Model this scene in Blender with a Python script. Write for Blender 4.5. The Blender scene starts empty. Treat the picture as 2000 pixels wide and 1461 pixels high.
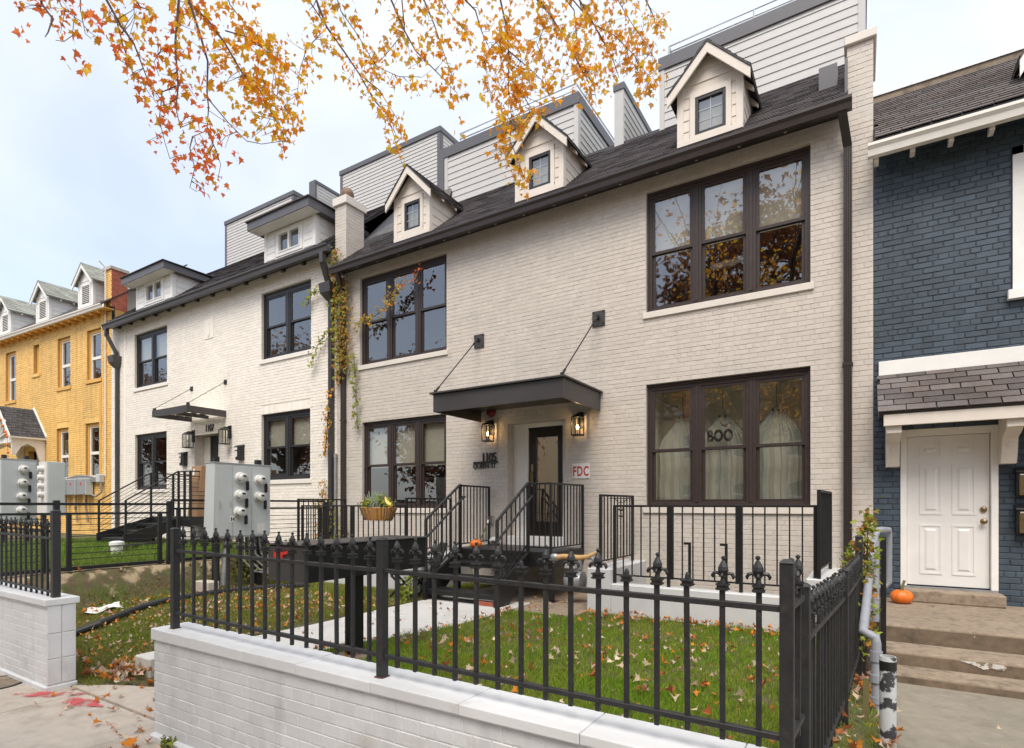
import bpy, math, random
import numpy as np
from mathutils import Vector, Matrix, Euler

# ------------------------------------------------------------------ camera, sky, sun, exposure
SC = bpy.context.scene
C = SC.collection
R = math.radians
random.seed(11)
rng = np.random.default_rng(11)

cam_data = bpy.data.cameras.new('camera')
cam = bpy.data.objects.new('camera', cam_data)
C.objects.link(cam)
cam.location = (0, 0, 0)                       # eye height: the pavement lies 1.71 m below
cam.rotation_euler = (R(90), 0, R(31.86))
cam_data.sensor_width = 36
cam_data.lens = 36 * 1097 / 2000
cam_data.shift_y = (987 - 730.5) / 2000
cam_data.clip_start = 0.05
cam_data.clip_end = 3000
SC.camera = cam

SUN_EL, SUN_AZ = 57.0, 162.0                   # hazy sun high behind the camera; azimuth from +Y towards +X
world = bpy.data.worlds.new('World')
SC.world = world
world.use_nodes = True
wt = world.node_tree
wn, wl = wt.nodes, wt.links
bg = wn['Background']
sky = wn.new('ShaderNodeTexSky')
sky.sky_type = 'NISHITA'
sky.sun_disc = False
sky.sun_elevation = R(SUN_EL)
sky.sun_rotation = R(SUN_AZ)
sky.air_density = 1.0
sky.dust_density = 2.0
sky.ozone_density = 1.0
wco = wn.new('ShaderNodeTexCoord')
wmap = wn.new('ShaderNodeMapping')
wmap.inputs['Scale'].default_value = (1.0, 1.0, 2.6)
wl.new(wco.outputs['Generated'], wmap.inputs['Vector'])
cn = wn.new('ShaderNodeTexNoise')
cn.inputs['Scale'].default_value = 1.1
cn.inputs['Detail'].default_value = 4
cn.inputs['Roughness'].default_value = 0.55
cn.inputs['Distortion'].default_value = 0.6
wl.new(wmap.outputs['Vector'], cn.inputs['Vector'])
cr = wn.new('ShaderNodeMapRange')
cr.inputs['From Min'].default_value = 0.36
cr.inputs['From Max'].default_value = 0.68
cr.inputs['To Min'].default_value = 0.42
cr.inputs['To Max'].default_value = 0.80
wl.new(cn.outputs['Fac'], cr.inputs['Value'])
wdot = wn.new('ShaderNodeVectorMath'); wdot.operation = 'DOT_PRODUCT'      # a bank of thicker cloud towards the east
wl.new(wco.outputs['Generated'], wdot.inputs[0]); wdot.inputs[1].default_value = (0.82, 0.40, 0.40)
wmr = wn.new('ShaderNodeMapRange'); wmr.inputs['From Min'].default_value = -0.55; wmr.inputs['From Max'].default_value = 0.25
wmr.inputs['To Min'].default_value = -0.10; wmr.inputs['To Max'].default_value = 0.10
wl.new(wdot.outputs['Value'], wmr.inputs['Value'])
wadd = wn.new('ShaderNodeMath'); wadd.operation = 'ADD'; wadd.use_clamp = True
wl.new(cr.outputs['Result'], wadd.inputs[0]); wl.new(wmr.outputs['Result'], wadd.inputs[1])
cm = wn.new('ShaderNodeMix')
cm.data_type = 'RGBA'
wl.new(wadd.outputs[0], cm.inputs['Factor'])
wl.new(sky.outputs['Color'], cm.inputs['A'])
cm.inputs['B'].default_value = (5.25, 5.4, 5.65, 1)   # thin bright high cloud
wl.new(cm.outputs['Result'], bg.inputs['Color'])
bg.inputs['Strength'].default_value = 0.11

sun_data = bpy.data.lights.new('sun', 'SUN')
sun_data.energy = 1.5
sun_data.angle = R(32)
sun_data.color = (1.0, 0.93, 0.83)
sun = bpy.data.objects.new('sun', sun_data)
C.objects.link(sun)
_az = R(SUN_AZ)
_d = Vector((math.sin(_az) * math.cos(R(SUN_EL)), math.cos(_az) * math.cos(R(SUN_EL)), math.sin(R(SUN_EL))))
sun.rotation_euler = _d.to_track_quat('Z', 'Y').to_euler()
sun.location = _d * 60

SC.view_settings.view_transform = 'Standard'
SC.view_settings.look = 'None'
SC.view_settings.gamma = 1.0
SC.view_settings.use_curve_mapping = False
SC.view_settings.exposure = 1.18
SC.render.engine = 'CYCLES'
SC.cycles.max_bounces = 8
SC.cycles.transparent_max_bounces = 24

# ------------------------------------------------------------------ helpers
BASE = {}
def thing(name, label, cat, loc=(0, 0, 0), group=None, rotz=0.0):
    o = bpy.data.objects.new(name, None)
    C.objects.link(o)
    o.empty_display_size = 0.2
    o.location = loc
    o.rotation_euler = (0, 0, rotz)
    o['label'] = label
    o['category'] = cat
    if group: o['group'] = group
    BASE[o] = Matrix.LocRotScale(Vector(loc), Euler((0, 0, rotz)), None)
    return o

def tag(o, label, cat, group=None):
    o['label'] = label; o['category'] = cat
    if group: o['group'] = group
    return o

def world_of(o):
    if o in BASE: return BASE[o]
    return Matrix.Identity(4)

def adopt(o, parent, frame=None):
    """parent o; coordinates stay those of the frame (world unless the thing is built in its own frame)"""
    o.parent = parent
    w = world_of(parent).inverted()
    o.matrix_parent_inverse = w @ frame if frame is not None else w

def link(name, me, parent=None, loc=(0, 0, 0), rot=(0, 0, 0), scale=(1, 1, 1), frame=None, local=False):
    o = bpy.data.objects.new(name, me)
    C.objects.link(o)
    o.location = loc; o.rotation_euler = rot; o.scale = scale
    if parent is not None:
        if local: o.parent = parent
        else: adopt(o, parent, frame)
    BASE[o] = (frame or Matrix.Identity(4)) @ Matrix.LocRotScale(Vector(loc), Euler(rot), Vector(scale))
    return o

class MB:
    def __init__(s):
        s.v = []; s.f = []; s.rnd = []
    def poly(s, pts, rnd=0.0):
        i = len(s.v); s.v.extend([tuple(p) for p in pts]); s.f.append(list(range(i, i + len(pts)))); s.rnd.append(rnd)
        return s
    def box(s, x0, x1, y0, y1, z0, z1, rnd=0.0):
        i = len(s.v)
        s.v += [(x0,y0,z0),(x1,y0,z0),(x1,y1,z0),(x0,y1,z0),(x0,y0,z1),(x1,y0,z1),(x1,y1,z1),(x0,y1,z1)]
        for q in ((0,3,2,1),(4,5,6,7),(0,1,5,4),(1,2,6,5),(2,3,7,6),(3,0,4,7)):
            s.f.append([i + k for k in q]); s.rnd.append(rnd)
        return s
    def hexa(s, p, rnd=0.0):
        i = len(s.v); s.v += [tuple(q) for q in p]
        for q in ((0,3,2,1),(4,5,6,7),(0,1,5,4),(1,2,6,5),(2,3,7,6),(3,0,4,7)):
            s.f.append([i + k for k in q]); s.rnd.append(rnd)
        return s
    def bar(s, p, q, w, h=None, up=(0, 0, 1)):
        """rectangular bar from p to q, w across, h along up"""
        h = h or w
        p = Vector(p); q = Vector(q); d = (q - p).normalized(); u = Vector(up)
        if abs(d.dot(u)) > 0.98: u = Vector((0, 1, 0))
        a = d.cross(u).normalized(); b = a.cross(d).normalized()
        a *= w / 2; b *= h / 2
        return s.hexa([p-a-b, p+a-b, q+a-b, q-a-b, p-a+b, p+a+b, q+a+b, q-a+b])
    def tube(s, pts, r, n=8, cap=True):
        pts = [Vector(p) for p in pts]; m = len(pts)
        rs = r if isinstance(r, (list, tuple)) else [r] * m
        i0 = len(s.v); prev = None
        for k in range(m):
            d = (pts[min(k+1, m-1)] - pts[max(k-1, 0)])
            d = d.normalized() if d.length > 1e-9 else Vector((0, 0, 1))
            if prev is None:
                u = Vector((0, 0, 1)) if abs(d.z) < 0.9 else Vector((1, 0, 0))
                a = d.cross(u).normalized()
            else:
                a = (prev - d * prev.dot(d))
                a = a.normalized() if a.length > 1e-6 else d.orthogonal().normalized()
            prev = a; b = d.cross(a)
            for j in range(n):
                t = 2 * math.pi * j / n
                s.v.append(tuple(pts[k] + (a * math.cos(t) + b * math.sin(t)) * rs[k]))
        for k in range(m - 1):
            for j in range(n):
                s.f.append([i0+k*n+j, i0+k*n+(j+1)%n, i0+(k+1)*n+(j+1)%n, i0+(k+1)*n+j]); s.rnd.append(0.0)
        if cap:
            s.f.append([i0 + j for j in reversed(range(n))]); s.rnd.append(0.0)
            s.f.append([i0 + (m-1)*n + j for j in range(n)]); s.rnd.append(0.0)
        return s
    def lathe(s, prof, c, n=16, axis='z'):
        """prof: list of (radius, height) along axis from centre c"""
        i0 = len(s.v); c = Vector(c)
        for r, h in prof:
            for j in range(n):
                t = 2 * math.pi * j / n; x, y = r * math.cos(t), r * math.sin(t)
                p = {'z': (x, y, h), 'x': (h, x, y), 'y': (y, h, x)}[axis]
                s.v.append(tuple(c + Vector(p)))
        m = len(prof)
        for k in range(m - 1):
            for j in range(n):
                s.f.append([i0+k*n+j, i0+k*n+(j+1)%n, i0+(k+1)*n+(j+1)%n, i0+(k+1)*n+j]); s.rnd.append(0.0)
        s.f.append([i0 + j for j in reversed(range(n))]); s.rnd.append(0.0)
        s.f.append([i0 + (m-1)*n + j for j in range(n)]); s.rnd.append(0.0)
        return s
    def prism(s, poly, axis, a, b):
        """extrude a 2-D outline along an axis ('x': outline is (y,z); 'y': (x,z); 'z': (x,y))"""
        def P(p, t): return {'x': (t, p[0], p[1]), 'y': (p[0], t, p[1]), 'z': (p[0], p[1], t)}[axis]
        n = len(poly); i = len(s.v)
        s.v += [P(p, a) for p in poly] + [P(p, b) for p in poly]
        s.f.append([i + k for k in reversed(range(n))]); s.f.append([i + n + k for k in range(n)]); s.rnd += [0.0, 0.0]
        for k in range(n):
            s.f.append([i+k, i+(k+1)%n, i+n+(k+1)%n, i+n+k]); s.rnd.append(0.0)
        return s
    def ball(s, c, r, n=12, sq=(1, 1, 1)):
        prof = [(max(1e-4, math.sin(math.pi * k / (n//2)))*r, -math.cos(math.pi * k / (n//2))*r) for k in range(n//2 + 1)]
        i0 = len(s.v); s.lathe(prof, (0, 0, 0), n)
        for k in range(i0, len(s.v)):
            v = s.v[k]; s.v[k] = (c[0]+v[0]*sq[0], c[1]+v[1]*sq[1], c[2]+v[2]*sq[2])
        return s
    def mesh(s, name, mat, smooth=False, recalc=True, center=None):
        me = bpy.data.meshes.new(name)
        v = s.v
        if center is not None:
            v = [(a[0]-center[0], a[1]-center[1], a[2]-center[2]) for a in v]
        me.from_pydata(v, [], s.f)
        if any(s.rnd):
            at = me.attributes.new('rnd', 'FLOAT', 'FACE'); at.data.foreach_set('value', s.rnd)
        if recalc:
            import bmesh
            bm = bmesh.new(); bm.from_mesh(me); bmesh.ops.recalc_face_normals(bm, faces=bm.faces); bm.to_mesh(me); bm.free()
        if smooth: me.polygons.foreach_set('use_smooth', [True] * len(me.polygons))
        me.materials.append(mat); me.update()
        return me
    def build(s, name, mat, parent=None, smooth=False, bevel=0.0, kind=None, recalc=True, frame=None, seg=1):
        if not s.v: return None
        a = np.array(s.v); lo, hi = a.min(0), a.max(0)
        c = ((lo[0]+hi[0])/2, (lo[1]+hi[1])/2, lo[2])
        c = tuple(float(x) for x in c)
        me = s.mesh(name, mat, smooth, recalc, c)
        o = link(name, me, parent, c, frame=frame)
        if bevel:
            b = o.modifiers.new('bevel', 'BEVEL'); b.width = bevel; b.segments = seg; b.limit_method = 'ANGLE'; b.angle_limit = R(40)
        if smooth:
            try: me.set_sharp_from_angle(angle=R(50))
            except Exception: pass
        if kind: o['kind'] = kind
        return o

def raw_mesh(name, verts, faces, mat, attrs=None, smooth=False):
    """fast mesh from numpy: verts (n,3), faces (m,k); attrs: dict name -> per-face rgb or float"""
    me = bpy.data.meshes.new(name)
    n, m, k = len(verts), len(faces), faces.shape[1]
    me.vertices.add(n); me.vertices.foreach_set('co', np.ascontiguousarray(verts, dtype=np.float32).ravel())
    me.loops.add(m * k); me.loops.foreach_set('vertex_index', np.ascontiguousarray(faces, dtype=np.int32).ravel())
    me.polygons.add(m); me.polygons.foreach_set('loop_start', np.arange(0, m*k, k, dtype=np.int32))
    me.polygons.foreach_set('use_smooth', np.full(m, bool(smooth)))
    for nm, val in (attrs or {}).items():
        val = np.asarray(val, dtype=np.float32)
        if val.ndim == 1:
            at = me.attributes.new(nm, 'FLOAT', 'FACE'); at.data.foreach_set('value', val)
        else:
            at = me.attributes.new(nm, 'FLOAT_COLOR', 'POINT') if len(val) == n else me.attributes.new(nm, 'FLOAT_COLOR', 'CORNER')
            at.data.foreach_set('color', np.ascontiguousarray(val).ravel())
    me.update(calc_edges=True)
    me.materials.append(mat)
    return me

# ------------------------------------------------------------------ materials
def new_mat(name):
    m = bpy.data.materials.new(name); m.use_nodes = True
    nt = m.node_tree; b = nt.nodes['Principled BSDF']
    return m, nt, b

def M(name, col, rough=0.6, var=0.12, scale=5.0, var2=0.0, scale2=0.6, bump=0.0, bscale=80.0, metal=0.0, rnd=0.0,
      spec=0.5, tint=None, tint_scale=3.0, tint_lo=0.55, tint_hi=0.7, coat=0.0, rough_var=0.0, streak=0.0):
    m, nt, b = new_mat(name); N, L = nt.nodes, nt.links
    geo = N.new('ShaderNodeNewGeometry')
    def noise(sc, det=5):
        t = N.new('ShaderNodeTexNoise'); t.inputs['Scale'].default_value = sc; t.inputs['Detail'].default_value = det
        t.inputs['Roughness'].default_value = 0.6
        L.new(geo.outputs['Position'], t.inputs['Vector']); return t
    n1 = noise(scale)
    mr = N.new('ShaderNodeMapRange'); mr.inputs['From Min'].default_value = 0.25; mr.inputs['From Max'].default_value = 0.75
    mr.inputs['To Min'].default_value = 1 - var; mr.inputs['To Max'].default_value = 1 + var
    L.new(n1.outputs['Fac'], mr.inputs['Value']); val = mr.outputs['Result']
    if var2:
        n2 = noise(scale2, 3)
        m2 = N.new('ShaderNodeMapRange'); m2.inputs['From Min'].default_value = 0.3; m2.inputs['From Max'].default_value = 0.7
        m2.inputs['To Min'].default_value = 1 - var2; m2.inputs['To Max'].default_value = 1 + var2
        L.new(n2.outputs['Fac'], m2.inputs['Value'])
        mu = N.new('ShaderNodeMath'); mu.operation = 'MULTIPLY'; L.new(val, mu.inputs[0]); L.new(m2.outputs['Result'], mu.inputs[1]); val = mu.outputs[0]
    if streak:                                   # rain streaks: noise drawn out down the wall
        mp = N.new('ShaderNodeMapping'); mp.inputs['Scale'].default_value = (7, 7, 0.45); L.new(geo.outputs['Position'], mp.inputs['Vector'])
        ns = N.new('ShaderNodeTexNoise'); ns.inputs['Scale'].default_value = 1.0; ns.inputs['Detail'].default_value = 5; L.new(mp.outputs[0], ns.inputs['Vector'])
        ms = N.new('ShaderNodeMapRange'); ms.inputs['From Min'].default_value = 0.48; ms.inputs['From Max'].default_value = 0.75
        ms.inputs['To Min'].default_value = 1.0; ms.inputs['To Max'].default_value = 1 - streak; L.new(ns.outputs['Fac'], ms.inputs['Value'])
        mu = N.new('ShaderNodeMath'); mu.operation = 'MULTIPLY'; L.new(val, mu.inputs[0]); L.new(ms.outputs['Result'], mu.inputs[1]); val = mu.outputs[0]
    if rnd:
        oi = N.new('ShaderNodeObjectInfo'); at = N.new('ShaderNodeAttribute'); at.attribute_name = 'rnd'
        ad = N.new('ShaderNodeMath'); ad.operation = 'ADD'; L.new(oi.outputs['Random'], ad.inputs[0]); L.new(at.outputs['Fac'], ad.inputs[1])
        fr = N.new('ShaderNodeMath'); fr.operation = 'FRACT'; L.new(ad.outputs[0], fr.inputs[0])
        m3 = N.new('ShaderNodeMapRange'); m3.inputs['To Min'].default_value = 1 - rnd; m3.inputs['To Max'].default_value = 1 + rnd * 0.5
        L.new(fr.outputs[0], m3.inputs['Value'])
        mu = N.new('ShaderNodeMath'); mu.operation = 'MULTIPLY'; L.new(val, mu.inputs[0]); L.new(m3.outputs['Result'], mu.inputs[1]); val = mu.outputs[0]
    base = N.new('ShaderNodeRGB'); base.outputs[0].default_value = (*col, 1)
    colsock = base.outputs[0]
    if tint is not None:
        n4 = noise(tint_scale, 6)
        m4 = N.new('ShaderNodeMapRange'); m4.inputs['From Min'].default_value = tint_lo; m4.inputs['From Max'].default_value = tint_hi
        L.new(n4.outputs['Fac'], m4.inputs['Value'])
        mx = N.new('ShaderNodeMix'); mx.data_type = 'RGBA'; L.new(m4.outputs['Result'], mx.inputs['Factor'])
        L.new(colsock, mx.inputs['A']); mx.inputs['B'].default_value = (*tint, 1); colsock = mx.outputs['Result']
    sc = N.new('ShaderNodeVectorMath'); sc.operation = 'SCALE'; L.new(colsock, sc.inputs[0]); L.new(val, sc.inputs['Scale'])
    L.new(sc.outputs[0], b.inputs['Base Color'])
    b.inputs['Roughness'].default_value = rough; b.inputs['Metallic'].default_value = metal
    b.inputs['Specular IOR Level'].default_value = spec
    if coat: b.inputs['Coat Weight'].default_value = coat
    if rough_var:
        m5 = N.new('ShaderNodeMapRange'); m5.inputs['To Min'].default_value = rough - rough_var; m5.inputs['To Max'].default_value = rough + rough_var
        L.new(n1.outputs['Fac'], m5.inputs['Value']); L.new(m5.outputs['Result'], b.inputs['Roughness'])
    if bump:
        nb = noise(bscale, 4); bp = N.new('ShaderNodeBump'); bp.inputs['Strength'].default_value = 0.6; bp.inputs['Distance'].default_value = bump
        L.new(nb.outputs['Fac'], bp.inputs['Height']); L.new(bp.outputs['Normal'], b.inputs['Normal'])
    return m

def glass_mat(name, tintcol=(0.9, 0.93, 0.92), ior=2.5, wav=0.0011):
    m, nt, b = new_mat(name); N, L = nt.nodes, nt.links; N.remove(b); out = N['Material Output']
    lw = N.new('ShaderNodeLayerWeight'); lw.inputs['Blend'].default_value = 0.5      # facing = 1-|cos|, the same from both sides
    pw = N.new('ShaderNodeMath'); pw.operation = 'POWER'; pw.inputs[1].default_value = 4.0; L.new(lw.outputs['Facing'], pw.inputs[0])
    f0 = ((ior-1)/(ior+1))**2
    fr = N.new('ShaderNodeMapRange'); fr.inputs['To Min'].default_value = f0; fr.inputs['To Max'].default_value = 0.95; L.new(pw.outputs[0], fr.inputs['Value'])
    tr = N.new('ShaderNodeBsdfTransparent'); tr.inputs['Color'].default_value = (*tintcol, 1)
    gl = N.new('ShaderNodeBsdfGlossy'); gl.inputs['Roughness'].default_value = 0.015
    gl.inputs['Color'].default_value = (0.95, 0.97, 1, 1)
    geo = N.new('ShaderNodeNewGeometry'); nz = N.new('ShaderNodeTexNoise'); nz.inputs['Scale'].default_value = 3.0; nz.inputs['Detail'].default_value = 1
    L.new(geo.outputs['Position'], nz.inputs['Vector'])
    bp = N.new('ShaderNodeBump'); bp.inputs['Strength'].default_value = 1.0; bp.inputs['Distance'].default_value = wav
    L.new(nz.outputs['Fac'], bp.inputs['Height']); L.new(bp.outputs['Normal'], gl.inputs['Normal'])
    mx = N.new('ShaderNodeMixShader'); L.new(fr.outputs[0], mx.inputs[0]); L.new(tr.outputs[0], mx.inputs[1]); L.new(gl.outputs[0], mx.inputs[2])
    L.new(mx.outputs[0], out.inputs['Surface'])
    return m

def leaf_mat(name, attr='Col', trans=0.65, rough=0.6):
    m, nt, b = new_mat(name); N, L = nt.nodes, nt.links; N.remove(b); out = N['Material Output']
    at = N.new('ShaderNodeAttribute'); at.attribute_name = attr
    df = N.new('ShaderNodeBsdfDiffuse'); tl = N.new('ShaderNodeBsdfTranslucent')
    L.new(at.outputs['Color'], df.inputs['Color']); L.new(at.outputs['Color'], tl.inputs['Color'])
    mx = N.new('ShaderNodeMixShader'); mx.inputs[0].default_value = trans
    L.new(df.outputs[0], mx.inputs[1]); L.new(tl.outputs[0], mx.inputs[2]); L.new(mx.outputs[0], out.inputs['Surface'])
    return m

def emit_mat(name, col, strength):
    m, nt, b = new_mat(name)
    b.inputs['Base Color'].default_value = (*col, 1)
    b.inputs['Emission Color'].default_value = (*col, 1); b.inputs['Emission Strength'].default_value = strength
    return m

brick_cream = M('painted_cream_brick', (0.60, 0.54, 0.478), 0.62, 0.05, 9, 0.05, 0.5, 0.002, 55, rnd=0.06, tint=(0.545, 0.50, 0.45), tint_scale=1.3, tint_lo=0.5, tint_hi=0.75, streak=.06)
brick_white = M('painted_white_brick', (0.88, 0.82, 0.735), 0.6, 0.05, 9, 0.05, 0.5, 0.0025, 55, rnd=0.06, streak=.05)
brick_yellow = M('painted_yellow_brick', (0.88, 0.565, 0.185), 0.6, 0.09, 8, 0.10, 0.5, 0.0025, 55, rnd=0.08, streak=.22)
yellow_trim = M('yellow_painted_wood', (0.72, 0.40, 0.09), 0.5, 0.05)
brick_blue = M('painted_slate_blue_brick', (0.055, 0.078, 0.104), 0.62, 0.14, 9, 0.14, 0.7, 0.003, 55, rnd=0.22, streak=.25)
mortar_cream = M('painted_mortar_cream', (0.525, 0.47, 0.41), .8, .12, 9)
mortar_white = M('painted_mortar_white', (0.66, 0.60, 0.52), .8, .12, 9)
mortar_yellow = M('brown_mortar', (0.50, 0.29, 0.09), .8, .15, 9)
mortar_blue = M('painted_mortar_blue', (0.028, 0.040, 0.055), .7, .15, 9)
brick_red = M('red_brick', (0.42, 0.12, 0.07), 0.75, 0.15, 9, rnd=0.2, bump=0.002)
wall_paint = M('painted_front_wall', (0.72, 0.735, 0.74), 0.55, 0.04, 6, 0.05, 0.8, 0.0015, 70, rnd=0.05, tint=(0.58, 0.575, 0.55), tint_scale=5, tint_lo=0.54, tint_hi=0.8, streak=.14)
cap_paint = M('painted_wall_cap', (0.74, 0.75, 0.75), 0.55, 0.05, 5, 0.05, 0.9, 0.002, 40, rnd=0.05, tint=(0.58, 0.57, 0.55), tint_scale=4, tint_lo=0.62, tint_hi=0.8)
stucco = M('painted_stucco', (0.58, 0.585, 0.58), 0.7, 0.05, 4, 0.06, 0.8, 0.003, 45)
sill_paint = M('painted_sill', (0.70, 0.64, 0.57), 0.55, 0.05, 6, bump=0.0015)
sill_white = M('painted_white_sill', (0.82, 0.77, 0.70), 0.55, 0.05, 6, bump=0.0015)
bronze = M('dark_bronze_window_frame', (0.040, 0.027, 0.024), 0.42, 0.15, 12, rough_var=0.08)
blackwin = M('black_window_frame', (0.022, 0.021, 0.022), 0.42, 0.15, 12, rough_var=0.08)
iron = M('black_painted_iron', (0.013, 0.013, 0.014), 0.42, 0.3, 25, bump=0.0008, bscale=120, rough_var=0.12, tint=(0.035, 0.028, 0.024), tint_scale=14, tint_lo=0.66, tint_hi=0.8)
iron_worn = M('weathered_black_iron', (0.026, 0.026, 0.027), 0.5, 0.3, 30, bump=0.0012, bscale=150, rough_var=0.12, tint=(0.06, 0.052, 0.046), tint_scale=18, tint_lo=0.6, tint_hi=0.8)
mailbox_black = M('black_mailbox_paint', (0.007, 0.007, 0.0075), 0.5, 0.2, 8, spec=0.3)
metal_dark = M('dark_sheet_metal', (0.052, 0.046, 0.044), 0.38, 0.12, 3, 0.08, 0.9, rough_var=0.08)
gutter_brown = M('brown_black_gutter', (0.040, 0.030, 0.027), 0.35, 0.12, 6, rough_var=0.06)
trim_grey = M('slate_grey_trim', (0.105, 0.103, 0.112), 0.5, 0.08, 5)
siding_white = M('white_lap_siding', (0.52, 0.505, 0.485), 0.55, 0.04, 5, 0.03, 0.5, 0.0012, 90, rnd=0.03)
siding_cream = M('cream_lap_siding', (0.70, 0.625, 0.54), 0.55, 0.05, 6, 0.04, 0.9, 0.0015, 90, rnd=0.04)
trim_cream = M('cream_trim_board', (0.72, 0.65, 0.57), 0.55, 0.05, 6, bump=0.001)
trim_white = M('white_trim_board', (0.82, 0.80, 0.76), 0.5, 0.05, 6, 0.04, 1.0, bump=0.001)
shingle_dark = M('dark_asphalt_shingle', (0.068, 0.057, 0.058), 0.9, 0.25, 40, 0.18, 0.9, 0.003, 220, rnd=0.5)
shingle_old = M('weathered_brown_shingle', (0.135, 0.118, 0.112), 0.92, 0.2, 30, 0.15, 0.8, 0.003, 200, rnd=0.38, tint=(0.12, 0.095, 0.085), tint_scale=2, tint_lo=0.45, tint_hi=0.6)
shingle_pale = M('pale_green_grey_shingle', (0.30, 0.31, 0.27), 0.92, 0.18, 20, 0.1, 0.8, 0.002, 150, rnd=0.25)
shingle_porch = M('charcoal_shingle', (0.06, 0.06, 0.065), 0.9, 0.2, 30, rnd=0.35)
membrane = M('black_roof_membrane', (0.022, 0.021, 0.022), 0.35, 0.3, 3, bump=0.02, bscale=5)
glass = glass_mat('window_glass')
bar_pale = M('pale_glazing_bar', (0.36, 0.39, 0.42), .5, .05)
glass_mirror = glass_mat('reflective_door_glass', (0.8, 0.8, 0.78), 6.0, 0.0014)
glass_lite = glass_mat('clear_thin_glass', (0.95, 0.95, 0.92), 1.3, 0.001)
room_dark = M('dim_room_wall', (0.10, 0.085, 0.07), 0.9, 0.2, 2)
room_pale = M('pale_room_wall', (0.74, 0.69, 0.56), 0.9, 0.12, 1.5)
blind_pale = M('roller_blind_cloth', (0.43, 0.385, 0.31), 0.9, 0.06, 3)
sheet_cloth = M('thin_white_sheet', (0.40, 0.385, 0.32), 0.9, 0.1, 6)
black_paint = M('black_paint', (0.012, 0.012, 0.012), 0.5, 0.1)
door_black = M('black_door_paint', (0.014, 0.012, 0.011), 0.3, 0.15, 6)
door_white = M('white_door_paint', (0.76, 0.74, 0.71), 0.42, 0.03, 4, 0.03, 1.0)
brass = M('aged_brass', (0.30, 0.22, 0.12), 0.35, 0.2, 20, metal=1.0)
steel = M('galvanised_steel', (0.42, 0.43, 0.44), 0.45, 0.15, 14, metal=0.7, rough_var=0.1)
meter_grey = M('grey_meter_enclosure', (0.50, 0.53, 0.53), 0.5, 0.04, 3, 0.04, 1.2)
meter_white = M('pale_meter_ring', (0.66, 0.65, 0.62), 0.4, 0.06, 12)
meter_face = M('meter_face', (0.55, 0.55, 0.52), 0.12, 0.12, 20, coat=1.0)
lcd = M('dark_lcd', (0.03, 0.035, 0.035), 0.2, 0.1)
pipe_grey = M('grey_painted_pipe', (0.29, 0.30, 0.335), 0.5, 0.12, 10, bump=0.001, bscale=60, tint=(0.16, 0.165, 0.19), tint_scale=9, tint_lo=0.6, tint_hi=0.8)
peel_paint = M('peeling_pole_paint', (0.46, 0.47, 0.47), 0.6, 0.1, 10, bump=0.003, bscale=30, tint=(0.035, 0.035, 0.04), tint_scale=11, tint_lo=0.52, tint_hi=0.56)
concrete = M('pale_concrete', (0.49, 0.43, 0.36), 0.85, 0.1, 12, 0.08, 0.9, 0.003, 90, tint=(0.34, 0.29, 0.23), tint_scale=4, tint_lo=0.5, tint_hi=0.75)
concrete_old = M('stained_brown_concrete', (0.285, 0.222, 0.16), 0.9, 0.2, 22, 0.12, 1.2, 0.005, 90, tint=(0.15, 0.115, 0.08), tint_scale=9, tint_lo=0.50, tint_hi=0.72)
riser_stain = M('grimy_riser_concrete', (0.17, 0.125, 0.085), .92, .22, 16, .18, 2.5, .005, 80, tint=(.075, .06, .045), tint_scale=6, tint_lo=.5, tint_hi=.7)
patch_paint = M('scuffed_white_patch', (.62, .60, .56), .8, .1, 10, tint=(.22, .17, .12), tint_scale=28, tint_lo=.50, tint_hi=.56)
concrete_walk = M('worn_grey_concrete', (0.25, 0.222, 0.172), 0.9, 0.14, 14, 0.1, 1.1, 0.004, 70, tint=(0.20, 0.175, 0.135), tint_scale=4.5, tint_lo=0.5, tint_hi=0.72)
concrete_path = M('light_path_concrete', (0.58, 0.565, 0.53), 0.85, 0.07, 12, 0.06, 0.8, 0.002, 90, tint=(0.47, 0.44, 0.40), tint_scale=2.0, tint_lo=0.52, tint_hi=0.75)
soil = M('leafy_soil', (0.115, 0.085, 0.045), 0.95, 0.3, 18, 0.2, 1.4, 0.02, 25, tint=(0.085, 0.095, 0.03), tint_scale=5, tint_lo=0.42, tint_hi=0.6)
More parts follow.
